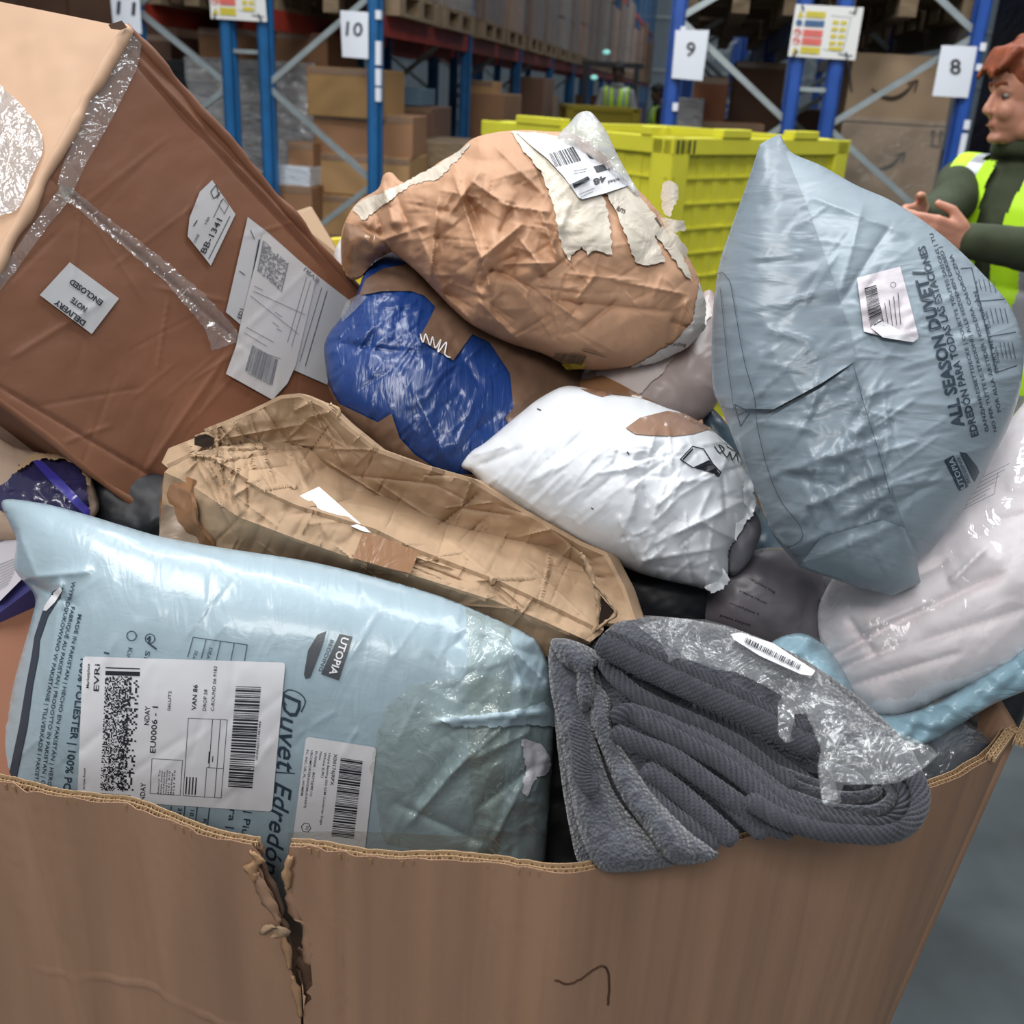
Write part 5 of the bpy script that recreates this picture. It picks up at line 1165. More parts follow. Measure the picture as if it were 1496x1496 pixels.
# torn kraft mailer with purple contents (left)
tm = root('torn_mailer', 'torn padded kraft mailer showing shiny dark purple contents, left of the light blue bag', 'mailer', P(60, 690, 1.08))
TM = Bag([(-30, 640), (30, 655), (80, 665), (118, 668), (130, 690), (141, 720), (142, 750), (100, 780), (-30, 780)], tilt(1.08, 60, 700, 0, -.0002), .04, .04, disp=lambda x, y: .008 * crumple(x / 30, y / 30, 5, 7))
TM.build('mailer_body', mat('mailer_tan', 'b39a86', .7, bumps=[('noise', 30, .4, .004, (1, 1, 1))]), tm, 4)
patch('purple_contents', TM, [(-10, 722), (0, 710), (14, 700), (28, 680), (52, 668), (90, 672), (112, 678), (124, 698), (130, 735), (128, 760), (60, 750), (0, 745)], M_purple, tm, .004, 4, rough=1.5, disp=lambda x, y: .006 * crumple(x / 16, y / 16, 2, 6))
patch('purple_band', TM, [(44, 670), (56, 668), (90, 700), (132, 745), (130, 756), (116, 745), (76, 706)], mat('purple_film', '3b3590', .25, coat=.4), tm, .012, 4)
patch('torn_edge', TM, [(20, 690), (44, 664), (80, 662), (112, 664), (126, 680), (134, 710), (128, 706), (118, 682), (98, 672), (60, 670), (36, 682)], M_liner, tm, .013, 3.5, rough=2, thick=.001)
def slab(name, label, cat, c, D, m, th=.08, n=24, amp=.003, seed=1, part='body'):
    """a box seen face-on: four pixel corners with distances, and a depth"""
    r = root(name, label, cat, P(np.mean([q[0] for q in c]), np.mean([q[1] for q in c]), np.mean([q[2] for q in c])))
    Q = [P(*q) for q in c]; nn = np.cross(Q[1] - Q[0], Q[3] - Q[0]); nn /= np.linalg.norm(nn)
    if np.dot(nn, CO - Q[0]) > 0: nn = -nn
    mb = MB(); Q2 = [q + nn * th for q in Q]
    mb.add(Q + Q2, [(0, 1, 2, 3), (7, 6, 5, 4), (0, 4, 5, 1), (1, 5, 6, 2), (2, 6, 7, 3), (3, 7, 4, 0)])
    bm = bmesh.new(); me = bpy.data.meshes.new('x'); me.from_pydata(mb.v, [], mb.f); bm.from_mesh(me); bmesh.ops.recalc_face_normals(bm, faces=bm.faces); bm.to_mesh(me); bm.free()
    V = np.array([v.co[:] for v in me.vertices]); F = [tuple(p.vertices) for p in me.polygons]
    o = mk(part, V, F, m, r, False); md = o.modifiers.new('b', 'BEVEL'); md.width = .004; md.segments = 2
    return r
ct = slab('flat_carton', 'light brown carton lying under the big brown carton at the left edge', 'carton', [(-120, 560, 1.02), (0, 612, 1.10), (130, 690, 1.18), (-40, 740, 1.14)], 1.1, mat('board_pinkish', 'a98d7b', .75), .05)
pv = root('purple_box', 'purple-edged white box with fine print at the left edge, beside the light blue bag', 'box', P(10, 850, 1.05))
def quadw(c, th):
    Q = [P(*q) for q in c]; nn = np.cross(Q[1] - Q[0], Q[3] - Q[0]); nn /= np.linalg.norm(nn)
    if np.dot(nn, CO - Q[0]) > 0: nn = -nn
    return Q + [q + nn * th for q in Q]
BF = [(3, 2, 1, 0), (4, 5, 6, 7), (1, 5, 4, 0), (2, 6, 5, 1), (3, 7, 6, 2), (0, 4, 7, 3)]
MB().add(quadw([(-120, 760, 1.10), (10, 745, 1.08), (60, 850, 1.03), (-60, 940, 1.02)], .05), BF).build('carton_body', mat('violet_board', '4c4a86', .5), pv)
PVs = Surf(tilt(1.055, 0, 830, -.0003, -.0004))
patch('white_face', Surf(tilt(1.04, 0, 830, -.0003, -.0004)), [(-40, 770), (12, 762), (34, 812), (38, 840), (0, 878), (-40, 890)], mat('print_grey', 'b9b4bb', .5), pv, .004, 6, thick=.001)
k = Ink(Surf(tilt(1.036, 0, 830, -.0003, -.0004)), .002)
for i in range(9): k.line([(-20, 832 + i * 5), (32 - i * 2.5, 812 + i * 5)], .8)
k.line([(-10, 792), (10, 786)], 3); k.build('lettering', M_ink_grey, pv)
slab('amber_carton', 'orange-brown cardboard carton below the purple box, left of the light blue bag', 'carton', [(-160, 880, 1.02), (60, 860, 1.06), (30, 1180, .96), (-160, 1200, .93)], 1, mat('board_amber', '8a5538', .6, var=(12, .25, (1, .2, 1))), .06)
# small carton with yellow lid tape behind, and a white wrapped parcel
slab('small_carton', 'small light carton end between the big brown carton and the brown paper parcel', 'carton', [(424, 316, 1.62), (456, 300, 1.66), (500, 372, 1.62), (505, 900, 1.66)], 1.6, M_board_light, .12)
slab('yellow_tub', 'sliver of a yellow plastic tub behind the small light carton', 'tub', [(478, 348, 2.3), (530, 346, 2.3), (520, 1250, 2.75), (478, 1250, 2.75)], 1.8, mat('tub_yellow', 'dcc832', .4), .1)
blob('white_parcel', 'white wrapped parcel edge left of the brown paper parcel', 'parcel', [(488, 375), (500, 345), (515, 330), (530, 360), (520, 400), (500, 410)], 1.45, .04, M_poly_white, 12)

# ================================================================== THE WAREHOUSE
M_blue = mat('rack_blue', '1f5f93', .4, var=(8, .2), coord='Object', spec=.4)
M_blue2 = mat('rack_blue_deep', '2450a0', .4, var=(8, .2), coord='Object', spec=.4)
M_red = mat('rack_red', '9a3526', .45, var=(5, .25), coord='Object')
M_galv = mat('galvanised_steel', '9fa8aa', .38, metal=.55, var=(12, .15), coord='Object')
M_wood = mat('pallet_wood', '7d6a52', .85, var=(9, .25, (1, 6, 6)), coord='Object')
M_cart = [mat('carton_brown', '946c4c', .75, var=(3, .15), coord='Object'), mat('carton_dark', '6f5140', .75, var=(3, .2), coord='Object'), mat('carton_tan', 'a98458', .75, var=(3, .12), coord='Object'), mat('carton_grey', '86776b', .75, var=(3, .15), coord='Object')]
M_white = mat('sign_paper', 'd9dce4', .6)
M_dark = mat('black_wrap', '15161b', .3, bumps=[('noise', 6, .5, .02, (1, 1, 3))], coord='Object')
M_wrap = film('stretch_wrap', tint=(.9, .9, .92), haze=.16, gloss=.10, sc=5, stretch=(1, 4, 1), st=1.3, rough=.22)
M_wrap2 = film('stretch_wrap_thin', tint=(.97, .96, .94), haze=.07, gloss=.03, sc=5, stretch=(1, 2.5, 1), st=.9, rough=.18)
M_floor = mat('concrete', '4a5154', .8, var=(3.2, .4), coord='Object', bumps=[('noise', 30, .2, .004, (1, 1, 1)), ('warp', 4, .2, .01, (1, 1, 1))])
M_tapegloss = mat('carton_tape', '8a6f5a', .2, coat=.6)

fl = MB().box((-30, -4, -.1), (45, 75, 0)).build('floor', M_floor); tag(fl, 'grey concrete warehouse floor', None, kind='structure')
az = math.atan((985 - 748) / 1624.0)
U_V = np.array([math.sin(az), math.cos(az), 0.0]); V_V = np.array([math.cos(az), -math.sin(az), 0.0])
_o = P(545, 118, 6.4); O_R = np.array([_o[0], _o[1], 0.0])
RZ = -az
def onp(px, py, off=0.0):
    """point of the rack-end plane (pushed back by off) behind a photo pixel"""
    r = P(px, py, 1.0) - CO; t = ((O_R + U_V * off - CO) @ U_V) / (r @ U_V); return CO + r * t
def lat(px, off=0.0, py=100): return (onp(px, py, off) - O_R) @ V_V
def W3(s, d, z): return O_R + V_V * s + U_V * d + np.array([0, 0, z])
def rbox(mb, s0, s1, d0, d1, z0, z1):
    c = [W3(s, d, z) for z in (z0, z1) for s, d in ((s0, d0), (s1, d0), (s1, d1), (s0, d1))]
    mb.add(c, [(0, 3, 2, 1), (4, 5, 6, 7), (0, 1, 5, 4), (1, 2, 6, 5), (2, 3, 7, 6), (3, 0, 4, 7)]); return mb
ORD = 'first second third fourth fifth sixth seventh eighth ninth tenth eleventh twelfth thirteenth fourteenth fifteenth sixteenth seventeenth eighteenth nineteenth twentieth'.split()
ORD += ['twenty-' + q for q in ORD[:9]]
BAY = 2.72; PW = .075
Z1 = 2.02; ZTOP = 5.4
def upright(s, d, m, par, full=True):
    mb = MB(); t = .012
    rbox(mb, s - PW / 2, s + PW / 2, d, d + t, 0, ZTOP)                 # face
    rbox(mb, s - PW / 2, s - PW / 2 + t, d, d + .07, 0, ZTOP); rbox(mb, s + PW / 2 - t, s + PW / 2, d, d + .07, 0, ZTOP)
    rbox(mb, s - PW / 2 - .008, s - PW / 2 + .002, d + .03, d + .075, 0, ZTOP); rbox(mb, s + PW / 2 - .002, s + PW / 2 + .008, d + .03, d + .075, 0, ZTOP)
    if full: rbox(mb, s - .012, s + .012, d - .006, d + .004, 0, ZTOP)
    mb.build('upright', m, par)
def rack(label, s0, s1, nbay, m, braces, group=None, beam=M_red, z1=Z1, st=0):
    r = root('pallet_rack', label, 'rack', W3((s0 + s1) / 2, 0, 0), group)
    for k in range(nbay + 1):
        for s in (s0, s1): upright(s, k * BAY, m, r, k < 3)
        if k < 6:
            zs = braces; side = st
            for a, b in zip(zs[:-1], zs[1:]):
                sa, sb = (s0, s1) if side == 0 else (s1, s0); side ^= 1
                MB().bar(W3(sa, k * BAY + .04, a), W3(sb, k * BAY + .04, b), .035, .035).build('brace', M_galv, r)
    for k in range(nbay):
        for lv in (z1, z1 + 1.75):
            for s in (s0, s1):
                mb = MB(); rbox(mb, s - .025, s + .025, k * BAY + .07, (k + 1) * BAY, lv - .12, lv); mb.build('beam', beam, r)
    return r
sL = [lat(200), lat(332), lat(386), lat(545)]
sR = [lat(984), lat(1163), lat(1222), lat(1420)]
bz = lambda px, py, s: None
# brace nodes (heights) read where the braces meet the posts
def zb(px, py): return onp(px, py)[2]
h1, h2, h0 = zb(390, 125), zb(540, 268), zb(540, -12); st = (h1 - h2 + h0 - h1) / 2
brL2 = [h2 - 3 * st if h2 - 3 * st > .05 else .05, h2 - 2 * st, h2 - st, h2, h1, h0, h0 + st, h0 + 2 * st]
g1_, g0_ = zb(326, 125), zb(212, 12); st1 = g0_ - g1_
brL1 = [max(.05, g1_ - 3 * st1), g1_ - 2 * st1, g1_ - st1, g1_, g0_, g0_ + st1, g0_ + 2 * st1]
r1, r2 = zb(990, 26), zb(1155, 180); sr = r1 - r2
brR1 = [r2 - 2 * sr, r2 - sr, r2, r1, r1 + sr * .8, r1 + 1.7 * sr]
q1, q2 = zb(1428, 50), zb(1222, 186); sq = q1 - q2
brR2 = [q2 - 2 * sq, q2 - sq, q2, q1, q1 + sq, q1 + 2 * sq]
rL1 = rack('blue pallet rack whose nearest end post carries sign 11, upper left', sL[0], sL[1], 4, M_blue, brL1, st=0)
rL2 = rack('blue pallet rack whose aisle post carries sign 10, left of the aisle', sL[2], sL[3], 14, M_blue, brL2, st=0)
rR1 = rack('blue pallet rack whose aisle post carries sign 9, right of the aisle', sR[0], sR[1], 5, M_blue2, brR1, beam=mat('rack_beam_blue', '3b5f86', .5), z1=Z1 + .1, st=1)
rR2 = rack('blue pallet rack whose corner post carries sign 8, at the right', sR[2], sR[3], 3, M_blue2, brR2, beam=mat('rack_beam_grey', '6b6560', .6), z1=Z1 + .12, st=0)
# spacer bars between back-to-back frames
for (a, b_, py, rr) in ((sL[1], sL[2], 75, rL2), (sR[1], sR[2], 131, rR2)):
    z = zb(355 if rr is rL2 else 1190, py); mb = MB(); rbox(mb, a, b_, .02, .045, z - .012, z + .012); mb.build('spacer_bar', M_galv, rr)
# white tags and scuffs on the aisle faces of the posts
for (s, rr, ys) in ((sL[3], rL2, [(15, 28), (60, 95), (100, 125), (128, 148)]), (sR[0], rR1, [(38, 55), (72, 80), (150, 162)]), (sR[3], rR2, [(62, 74), (93, 103), (176, 190), (196, 250)])):
    for y0, y1 in ys:
        px = {sL[3]: 549, sR[0]: 985, sR[3]: 1425}[s]; a = zb(px, y1); b_ = zb(px, y0)
        mb = MB(); rbox(mb, s + PW / 2 - .02, s + PW / 2 + .012, -.010, .03, a, b_); mb.build('paint_scuff' if s != sL[3] else 'location_tag', M_white, rr)

# ---- signs
def sheet(name, label, cat, c, m, curl=.01, off=0.0, tie=None):
    """hung sheet: four pixel corners TL TR BR BL on the rack end plane"""
    r = root(name, label, cat, onp(*np.mean(c, 0), off))
    n = 14; V = []
    Q = [onp(*q, off) for q in c]
    for j in range(n):
        for i in range(n):
            u, v = i / (n - 1), j / (n - 1); p = (Q[0] * (1 - u) + Q[1] * u) * (1 - v) + (Q[3] * (1 - u) + Q[2] * u) * v
            V.append(p - U_V * curl * math.sin(u * PI) + U_V * curl * .8 * (v - .5) ** 2)
    F = np.array([(j * n + i, j * n + i + 1, (j + 1) * n + i + 1, (j + 1) * n + i) for j in range(n - 1) for i in range(n - 1)])
    a, b_, c_, _ = np.array(V)[F[0]]
    if np.dot(np.cross(b_ - a, c_ - a), CO - a) < 0: F = F[:, ::-1]
    o = mk('paper_sheet' if name == 'bay_sign' else 'board', V, F, m, r, False); md = o.modifiers.new('s', 'SOLIDIFY'); md.thickness = .0015; md.offset = -1
    return r
class RSurf(Surf):
    def __init__(s, off): s.off = off
    def depth(s, x, y):
        r = P(np.asarray(x, float), np.asarray(y, float), 1.0) - CO
        return ((O_R + U_V * s.off - CO) @ U_V) / (r @ U_V)
for c, num, a, b_, h, lb in (([(160, -18), (203, -14), (207, 50), (166, 44)], '11', (170, 20), (197, 22), 20, 'white paper sign 11 taped to the leftmost rack post'),
                      ([(497, 15), (538, 18), (538, 86), (500, 83)], '10', (505, 51), (529, 53), 21, 'white paper sign 10 taped to the left aisle post'),
                      ([(987, 44), (1036, 44), (1026, 118), (981, 114)], '9', (1001, 81), (1014, 83), 22, 'white paper sign 9 taped to the right aisle post'),
                      ([(1376, 66), (1428, 68), (1414, 143), (1362, 140)], '8', (1388, 108), (1404, 108), 23, 'white paper sign 8 taped to the right corner post')):
    r = sheet('bay_sign', lb, 'sign', c, M_white, .008, -.03)
    k = Ink(RSurf(-.03), .012); k.text(num, a, b_, h, .008); k.build('numeral', M_ink, r)
yl, rd, bu = mat('sign_yellow', 'c9b93a', .5), mat('sign_red', 'd8675c', .5), mat('sign_blue', '3d5f86', .5)
def safety(c, lb, x0=0):
    r = sheet('safety_sign', lb, 'sign', c, mat('sign_board', 'dad9d6', .4), .0, -.03)
    k = Ink(RSurf(-.03), .004)
    for (u0, v0, u1, v1, m) in ((.17, .12, .46, .24, yl), (.17, .29, .46, .41, bu), (.17, .47, .46, .60, rd), (.17, .63, .46, .76, rd), (.17, .80, .46, .93, yl)):
        q = Ink(RSurf(-.03), .004); q.quadmap(c, u0, v0, u1, v1); q.build('sign_panel', m, r)
    for v in (.27, .40, .53, .66, .77):
        for u in (.58, .70):
            if v == .77 and u == .70: continue
            q = Ink(RSurf(-.03), .004); q.quadmap(c, u, v, u + (.09 if v < .7 else .2), v + .07); q.build('sign_panel', yl, r)
    C4 = [np.array(q, float) for q in c]; f = lambda u, v: (C4[0] * (1 - u) + C4[1] * u) * (1 - v) + (C4[3] * (1 - u) + C4[2] * u) * v
    for i, v in enumerate((.18, .35, .53, .70, .87)):
        p = f(.09, v)
        if i in (0, 4):
            q = Ink(RSurf(-.03), .004); q.poly([p + (-5, 5), p + (5, 5), p + (0, -5)]); q.build('warning_triangle', yl, r)
            k.line([p + (0, -2), p + (0, 3)], 1.2)
        elif i == 1: q = Ink(RSurf(-.03), .004); q.poly([p + (5 * math.cos(t), 5 * math.sin(t)) for t in np.linspace(0, 6.28, 10)[:-1]]); q.build('blue_disc', bu, r)
        else: q = Ink(RSurf(-.03), .004); q.line([p + (5 * math.cos(t), 5 * math.sin(t)) for t in np.linspace(0, 6.28, 12)] + [p + (-4, -3)], 1.2, 4).line([p + (-4, -3), p + (4, 3)], 1.2); q.build('red_ring', rd, r)
    k.line([f(.55, .18), f(.84, .2), f(.80, .85), f(.50, .83)], .6).line([f(.80, .10), f(.9, .11)], 1.5).line([f(.74, .90), f(.95, .92)], 2)
    for v in (.18, .35, .53, .70, .87): k.line([f(.2, v - .02), f(.43, v - .01)], .7).line([f(.2, v + .03), f(.4, v + .04)], .7)
    k.build('small_print', M_ink_grey, r)
    return r
sgn = [(1163, 6), (1262, 11), (1249, 88), (1151, 82)]
rs = safety(sgn, 'white safety notice with yellow, blue and red panels tied to the right rack posts')
def tie(pts, par, off=-.04): MB().tube([onp(x, y, off) for x, y in pts], .005, 5).build('cable_tie', M_ink, par, True)
tie([(1172, 7), (1174, 15)], rs); tie([(1252, 9), (1248, 20)], rs); tie([(1165, 73), (1157, 84)], rs); tie([(1236, 76), (1240, 95), (1244, 135)], rs)
sgn2 = [(303, -60), (383, -56), (390, 32), (308, 27)]
rs = safety(sgn2, 'white safety notice tied to the left rack posts, cut off by the top edge')
tie([(314, 20), (313, 30)], rs); tie([(377, 20), (382, 31)], rs)

# ---- goods in the racks
def shell_uv(name, s0, s1, d0, d1, z0, z1, m, par, amp=.012, seed=1, n=26):
    V = []; UV = []; F = []
    faces = [((s0, d0), (s1, d0)), ((s1, d0), (s1, d1)), ((s0, d1), (s0, d0))]; base = 0
    for fi, ((a, b_), (c, d)) in enumerate(faces):
        for j in range(n):
            for i in range(n):
                u, v = i / (n - 1), j / (n - 1); s = a + (c - a) * u; dd = b_ + (d - b_) * u; z = z0 + (z1 - z0) * v
                k = amp * float(fbm(u * 3 + fi * 9 + seed, v * 14, seed, 2)); nx, ny = (d - b_), -(c - a); l = math.hypot(nx, ny)
                p = W3(s, dd, z) + (V_V * nx / l + U_V * ny / l) * (k + .02); V.append(p); UV.append((u * 2 + seed, v * 2))
        F += [(base + j * n + i, base + j * n + i + 1, base + (j + 1) * n + i + 1, base + (j + 1) * n + i) for j in range(n - 1) for i in range(n - 1)]; base += n * n
    return mk(name, np.array(V), np.array(F), m, par, True, np.array(UV))
def bcarton(name, label, rect, off, dep, m, z0=None, cat='carton', tape=True, rot=0, part='carton_body', group=None):
    """carton in the racks from the pixel rectangle of its near face"""
    x0, y0, x1, y1 = rect
    a = onp(x0, y1, off); b_ = onp(x1, y0, off); s0 = (a - O_R) @ V_V; s1 = (b_ - O_R) @ V_V
    zt = onp((x0 + x1) / 2, y0, off)[2]; zb_ = onp((x0 + x1) / 2, y1, off)[2] if z0 is None else z0
    r = root(name, label, cat, W3((s0 + s1) / 2, off + dep / 2, zb_), group)
    mb = MB(); rbox(mb, s0, s1, off, off + dep, zb_, zt); o = mb.build(part, m, r, bevel=.008)
    if tape:
        mb = MB(); mid = (zt + zb_) / 2; rbox(mb, s0 + .002, s1 - .002, off - .003, off, zt - .045, zt - .005); mb.build('tape', M_tapegloss, r)
        mb = MB(); rbox(mb, s0 + .01, s1 - .01, off + .2 * dep, off + .2 * dep + .05, zt, zt + .002); mb.build('tape', M_tapegloss, r)
    if rot:
        r.rotation_euler.z = rot
    return r, (s0, s1, off, off + dep, zb_, zt)
def pallet(label, s, d, z, w_=1.0, l_=1.2, group=None, detail=True):
    r = root('wooden_pallet', label, 'pallet', W3(s, d, z), group)
    a = MB()
    if detail:
        for i in range(6): rbox(MB(), 0, 0, 0, 0, 0, 0)
        for i in range(6):
            mb = MB(); x = d - l_ / 2 + i * (l_ - .1) / 5; rbox(mb, s - w_ / 2, s + w_ / 2, x, x + .1, z + .122, z + .144); mb.build('deck_board', M_wood, r)
        for i in range(3):
            x = s - w_ / 2 + i * (w_ - .1) / 2
            mb = MB(); rbox(mb, x, x + .1, d - l_ / 2, d + l_ / 2, z, z + .022); mb.build('bottom_board', M_wood, r)
            for j in range(3):
                y = d - l_ / 2 + j * (l_ - .14) / 2; mb = MB(); rbox(mb, x, x + .1, y, y + .14, z + .022, z + .122); mb.build('block', M_wood, r)
    else:
        rbox(a, s - w_ / 2, s + w_ / 2, d - l_ / 2, d + l_ / 2, z + .12, z + .144)
        for i in range(3):
            x = s - w_ / 2 + i * (w_ - .1) / 2; rbox(a, x, x + .1, d - l_ / 2, d + l_ / 2, z, z + .022)
            for j in range(3): y = d - l_ / 2 + j * (l_ - .14) / 2; rbox(a, x, x + .1, y, y + .14, z + .022, z + .122)
        a.build('pallet_frame', M_wood, r)
    return r
def load(label, s, d, z, h, w_, l_, seed, group=None, wrap=True, ncol=2, nrow=3, m=None):
    rng = random.Random(seed); r = root('pallet_load', label, 'load', W3(s, d, z), group)
    for j in range(nrow):
        for i in range(ncol):
            for q in range(2):
                s0 = s - w_ / 2 + i * w_ / ncol; d0 = d - l_ / 2 + q * l_ / 2
                mb = MB(); g = .006; rbox(mb, s0 + g, s0 + w_ / ncol - g, d0 + g, d0 + l_ / 2 - g, z + j * h / nrow + .002, z + (j + 1) * h / nrow - rng.uniform(.002, .02))
                mb.build('carton', m or M_cart[rng.randrange(4)], r)
    if wrap: shell_uv('stretch_wrap', s - w_ / 2, s + w_ / 2, d - l_ / 2, d + l_ / 2, z, z + h, M_wrap2, r, .02, seed, 12)
    return r
# ground-level goods at the left end of the racks
r, q = bcarton('wrapped_pallet', 'pallet of goods in silvery stretch wrap behind the left rack end posts', (288, 90, 462, 330), .75, 1.0, M_cart[0], 0.0, 'load', False, part='carton_block')
for i in range(3):
    mb = MB(); s0, s1, d0, d1, z0_, z1_ = q; zz = z0_ + (z1_ - z0_) * (i + 1) / 4; rbox(mb, s0 - .002, s1 + .002, d0 - .004, d0, zz - .006, zz + .004); mb.build('joint', M_cart[1], r)
shell_uv('stretch_wrap', q[0], q[1], q[2], q[3], q[4], q[5] + .01, film('silver_wrap', tint=(.8, .8, .84), haze=.22, gloss=.40, sc=4, stretch=(.6, 5, 1), st=3.0, rough=.2), r, .05, 3, 80)
bcarton('long_carton', 'long brown carton lying on the silvery wrapped pallet', (292, 44, 478, 96), .8, .7, M_cart[0])
bcarton('black_wrapped_box', 'black wrapped box left of the silvery wrapped pallet', (243, 88, 287, 155), .9, .6, M_dark, 0.9, 'box', False)
bcarton('brown_box', 'brown box under the black wrapped box beside the left rack post', (250, 150, 290, 300), .95, .6, M_cart[0], 0.0, 'box')
bcarton('dark_carton', 'dark brown carton stack seen under sign 11', (205, 50, 248, 330), 1.2, .8, M_cart[1], 0.0)
bcarton('wide_carton', 'wide tan carton topmost on the leaning stack behind post 10', (449, 99, 560, 172), .42, .55, mat('carton_ochre', 'a07c4c', .7, var=(3, .12), coord='Object'))
bcarton('middle_carton', 'brown carton second from the top of the stack behind post 10', (458, 166, 600, 228), .48, .5, M_cart[0], rot=.05)
bcarton('open_carton', 'brown carton third from the top of the stack behind post 10', (457, 227, 598, 286), .45, .55, M_cart[2])
bcarton('low_carton', 'tan carton fourth in the stack behind post 10', (458, 286, 545, 345), .42, .5, M_cart[2])
bcarton('low_carton', 'tan carton at the right of the fourth row behind post 10', (546, 286, 606, 345), .46, .5, M_cart[0])
bcarton('base_carton', 'large brown carton at the foot of the stack behind post 10', (455, 345, 606, 500), .42, .6, M_cart[0], 0.0)
bcarton('small_carton', 'small brown carton leaning left of the tan carton stack', (421, 208, 457, 254), .3, .25, M_cart[0])
r, q = bcarton('white_wrapped_roll', 'white plastic-wrapped bundle on a tall carton right of the left rack post', (406, 243, 452, 272), .22, .25, mat('white_wrap', 'c9ced6', .3, bumps=[('noise', 20, .6, .02, (1, 1, 3))], coord='Object'), cat='bundle', tape=False)
bcarton('tall_carton', 'tall brown carton under the white wrapped bundle', (404, 272, 455, 400), .2, .3, M_cart[0], 0.0)
bcarton('blue_grey_bag', 'blue-grey plastic bundle lying on goods right of post 10', (564, 128, 614, 154), 1.5, .5, mat('bundle_blue', '5c7486', .5), cat='bundle', tape=False)
bcarton('brown_box', 'brown box below the blue-grey bundle behind post 10', (560, 155, 630, 300), 1.5, .7, M_cart[1], 0.0, 'box')
bcarton('wood_table', 'low stack of pale boards on the ground in the second bay', (592, 208, 690, 226), 1.0, .9, M_wood, 0.0, 'boards', False)
bcarton('octagonal_carton', 'tall open brown pallet carton in the second bay of the left rack', (672, 136, 738, 215), 3.4, 1.0, M_cart[0], 0.0, tape=False)
bcarton('small_carton', 'small carton with a label on the tall open carton in the second bay', (680, 118, 720, 137), 3.5, .5, M_cart[2])
bcarton('octagonal_carton', 'tall brown pallet carton in the third bay of the left rack', (740, 112, 795, 200), 6.2, 1.0, M_cart[1], 0.0, tape=False)
# bays further down the aisle
g1 = 'loads on the floor of the left rack'; g2 = 'loads up on the left rack'; g3 = 'pallets up on the left rack'
sm = (sL[2] + sL[3]) / 2
for kbay in range(0, 14):
    for q in (0, 1):
        d = kbay * BAY + .75 + q * 1.25
        near = kbay < 4
        pallet(ORD[kbay * 2 + q] + ' wooden pallet from sign 10 up on the left aisle rack', sm + .02, d, Z1, .9, 1.1, g3, near and kbay > -1)
        load(ORD[kbay * 2 + q] + ' stretch-wrapped load from sign 10 up on the left aisle rack', sm + .02, d, Z1 + .146, 1.15 + .25 * ((kbay * 7 + q * 3) % 3), .86, 1.05, kbay * 9 + q, g2, kbay < 10, 2, 3, M_cart[(1, 3, 1, 0, 1)[(kbay * 2 + q) % 5]])
        if kbay >= 2: load(ORD[kbay * 2 + q - 4] + ' far carton stack on the floor of the left aisle rack, beyond sign 10', sm + .02, d, 0, .9 + .22 * ((kbay * 5 + q) % 4), .7, 1.0, kbay * 5 + q + 70, g1, False, 1, 2)
sm2 = (sL[0] + sL[1]) / 2
for kbay in range(2):
    for q in (0, 1):
        d = kbay * BAY + .75 + q * 1.25
        pallet(ORD[kbay * 2 + q] + ' wooden pallet up on the rack behind sign 11', sm2, d, Z1, .62, 1.1, 'pallets up behind sign 11', kbay < 1)
        load(ORD[kbay * 2 + q] + ' load of cartons up on the rack behind sign 11', sm2, d, Z1 + .146, 1.1, .6, 1.05, kbay + q * 3 + 30, 'loads up behind sign 11', False, 2, 2)
        if kbay > 0: load(ORD[kbay * 2 + q - 2] + ' dim carton stack on the floor behind sign 11', sm2, d, 0, 1.5, .6, 1.0, kbay + q + 50, 'floor loads behind sign 11', False, 2, 3, M_cart[1])
# goods further back, left of the racks
for i in range(6):
    load(ORD[i] + ' dim carton stack far behind on the left, beyond sign 11', sL[0] - 2.6 - (i % 2) * 1.3, 1.0 + i * 1.6, 0, 2.6, 1.1, 1.2, 200 + i, 'cartons in the far left row', False, 2, 4, M_cart[1])
# right rack goods
bcarton('brown_carton', 'large brown carton behind sign 9', (1008, 112, 1066, 178), 1.0, .8, mat('carton_red', '8a5236', .7, var=(3, .12), coord='Object'))
bcarton('brown_carton', 'wide brown carton under the one behind sign 9', (996, 178, 1118, 330), .9, 1.0, M_cart[0], 0.0)
bcarton('grey_bundle', 'grey plastic-wrapped bundle on the floor goods beside post 9', (988, 143, 1030, 180), .75, .4, mat('bundle_grey', '6f6d6e', .3, bumps=[('noise', 20, .6, .02, (1, 1, 1))], coord='Object'), 1.2, cat='bundle', tape=False)
bcarton('dark_bin', 'dark goods stacked between posts 9 and the safety notice', (1066, 90, 1150, 178), 1.8, .8, M_cart[1], 0.0, 'box')
for kbay in range(2):
    for q in (0, 1):
        d = kbay * BAY + .75 + q * 1.25
        pallet(ORD[kbay * 2 + q] + ' wooden pallet up on the rack behind sign 9', (sR[0] + sR[1]) / 2, d, Z1 + .1, .7, 1.1, 'pallets up behind sign 9', kbay < 1)
        load(ORD[kbay * 2 + q] + ' load of dim cartons up on the rack behind sign 9', (sR[0] + sR[1]) / 2, d, Z1 + .246, .8, .66, 1.0, kbay + q + 300, 'loads up behind sign 9', False, 2, 2, M_cart[1])
        if kbay > 0: load(ORD[kbay * 2 + q - 2] + ' dim carton stack on the floor behind sign 9', (sR[0] + sR[1]) / 2, d, 0, 1.3, .66, 1.0, kbay + q + 320, 'floor loads behind sign 9', False, 1, 3, M_cart[3 if q else 1])
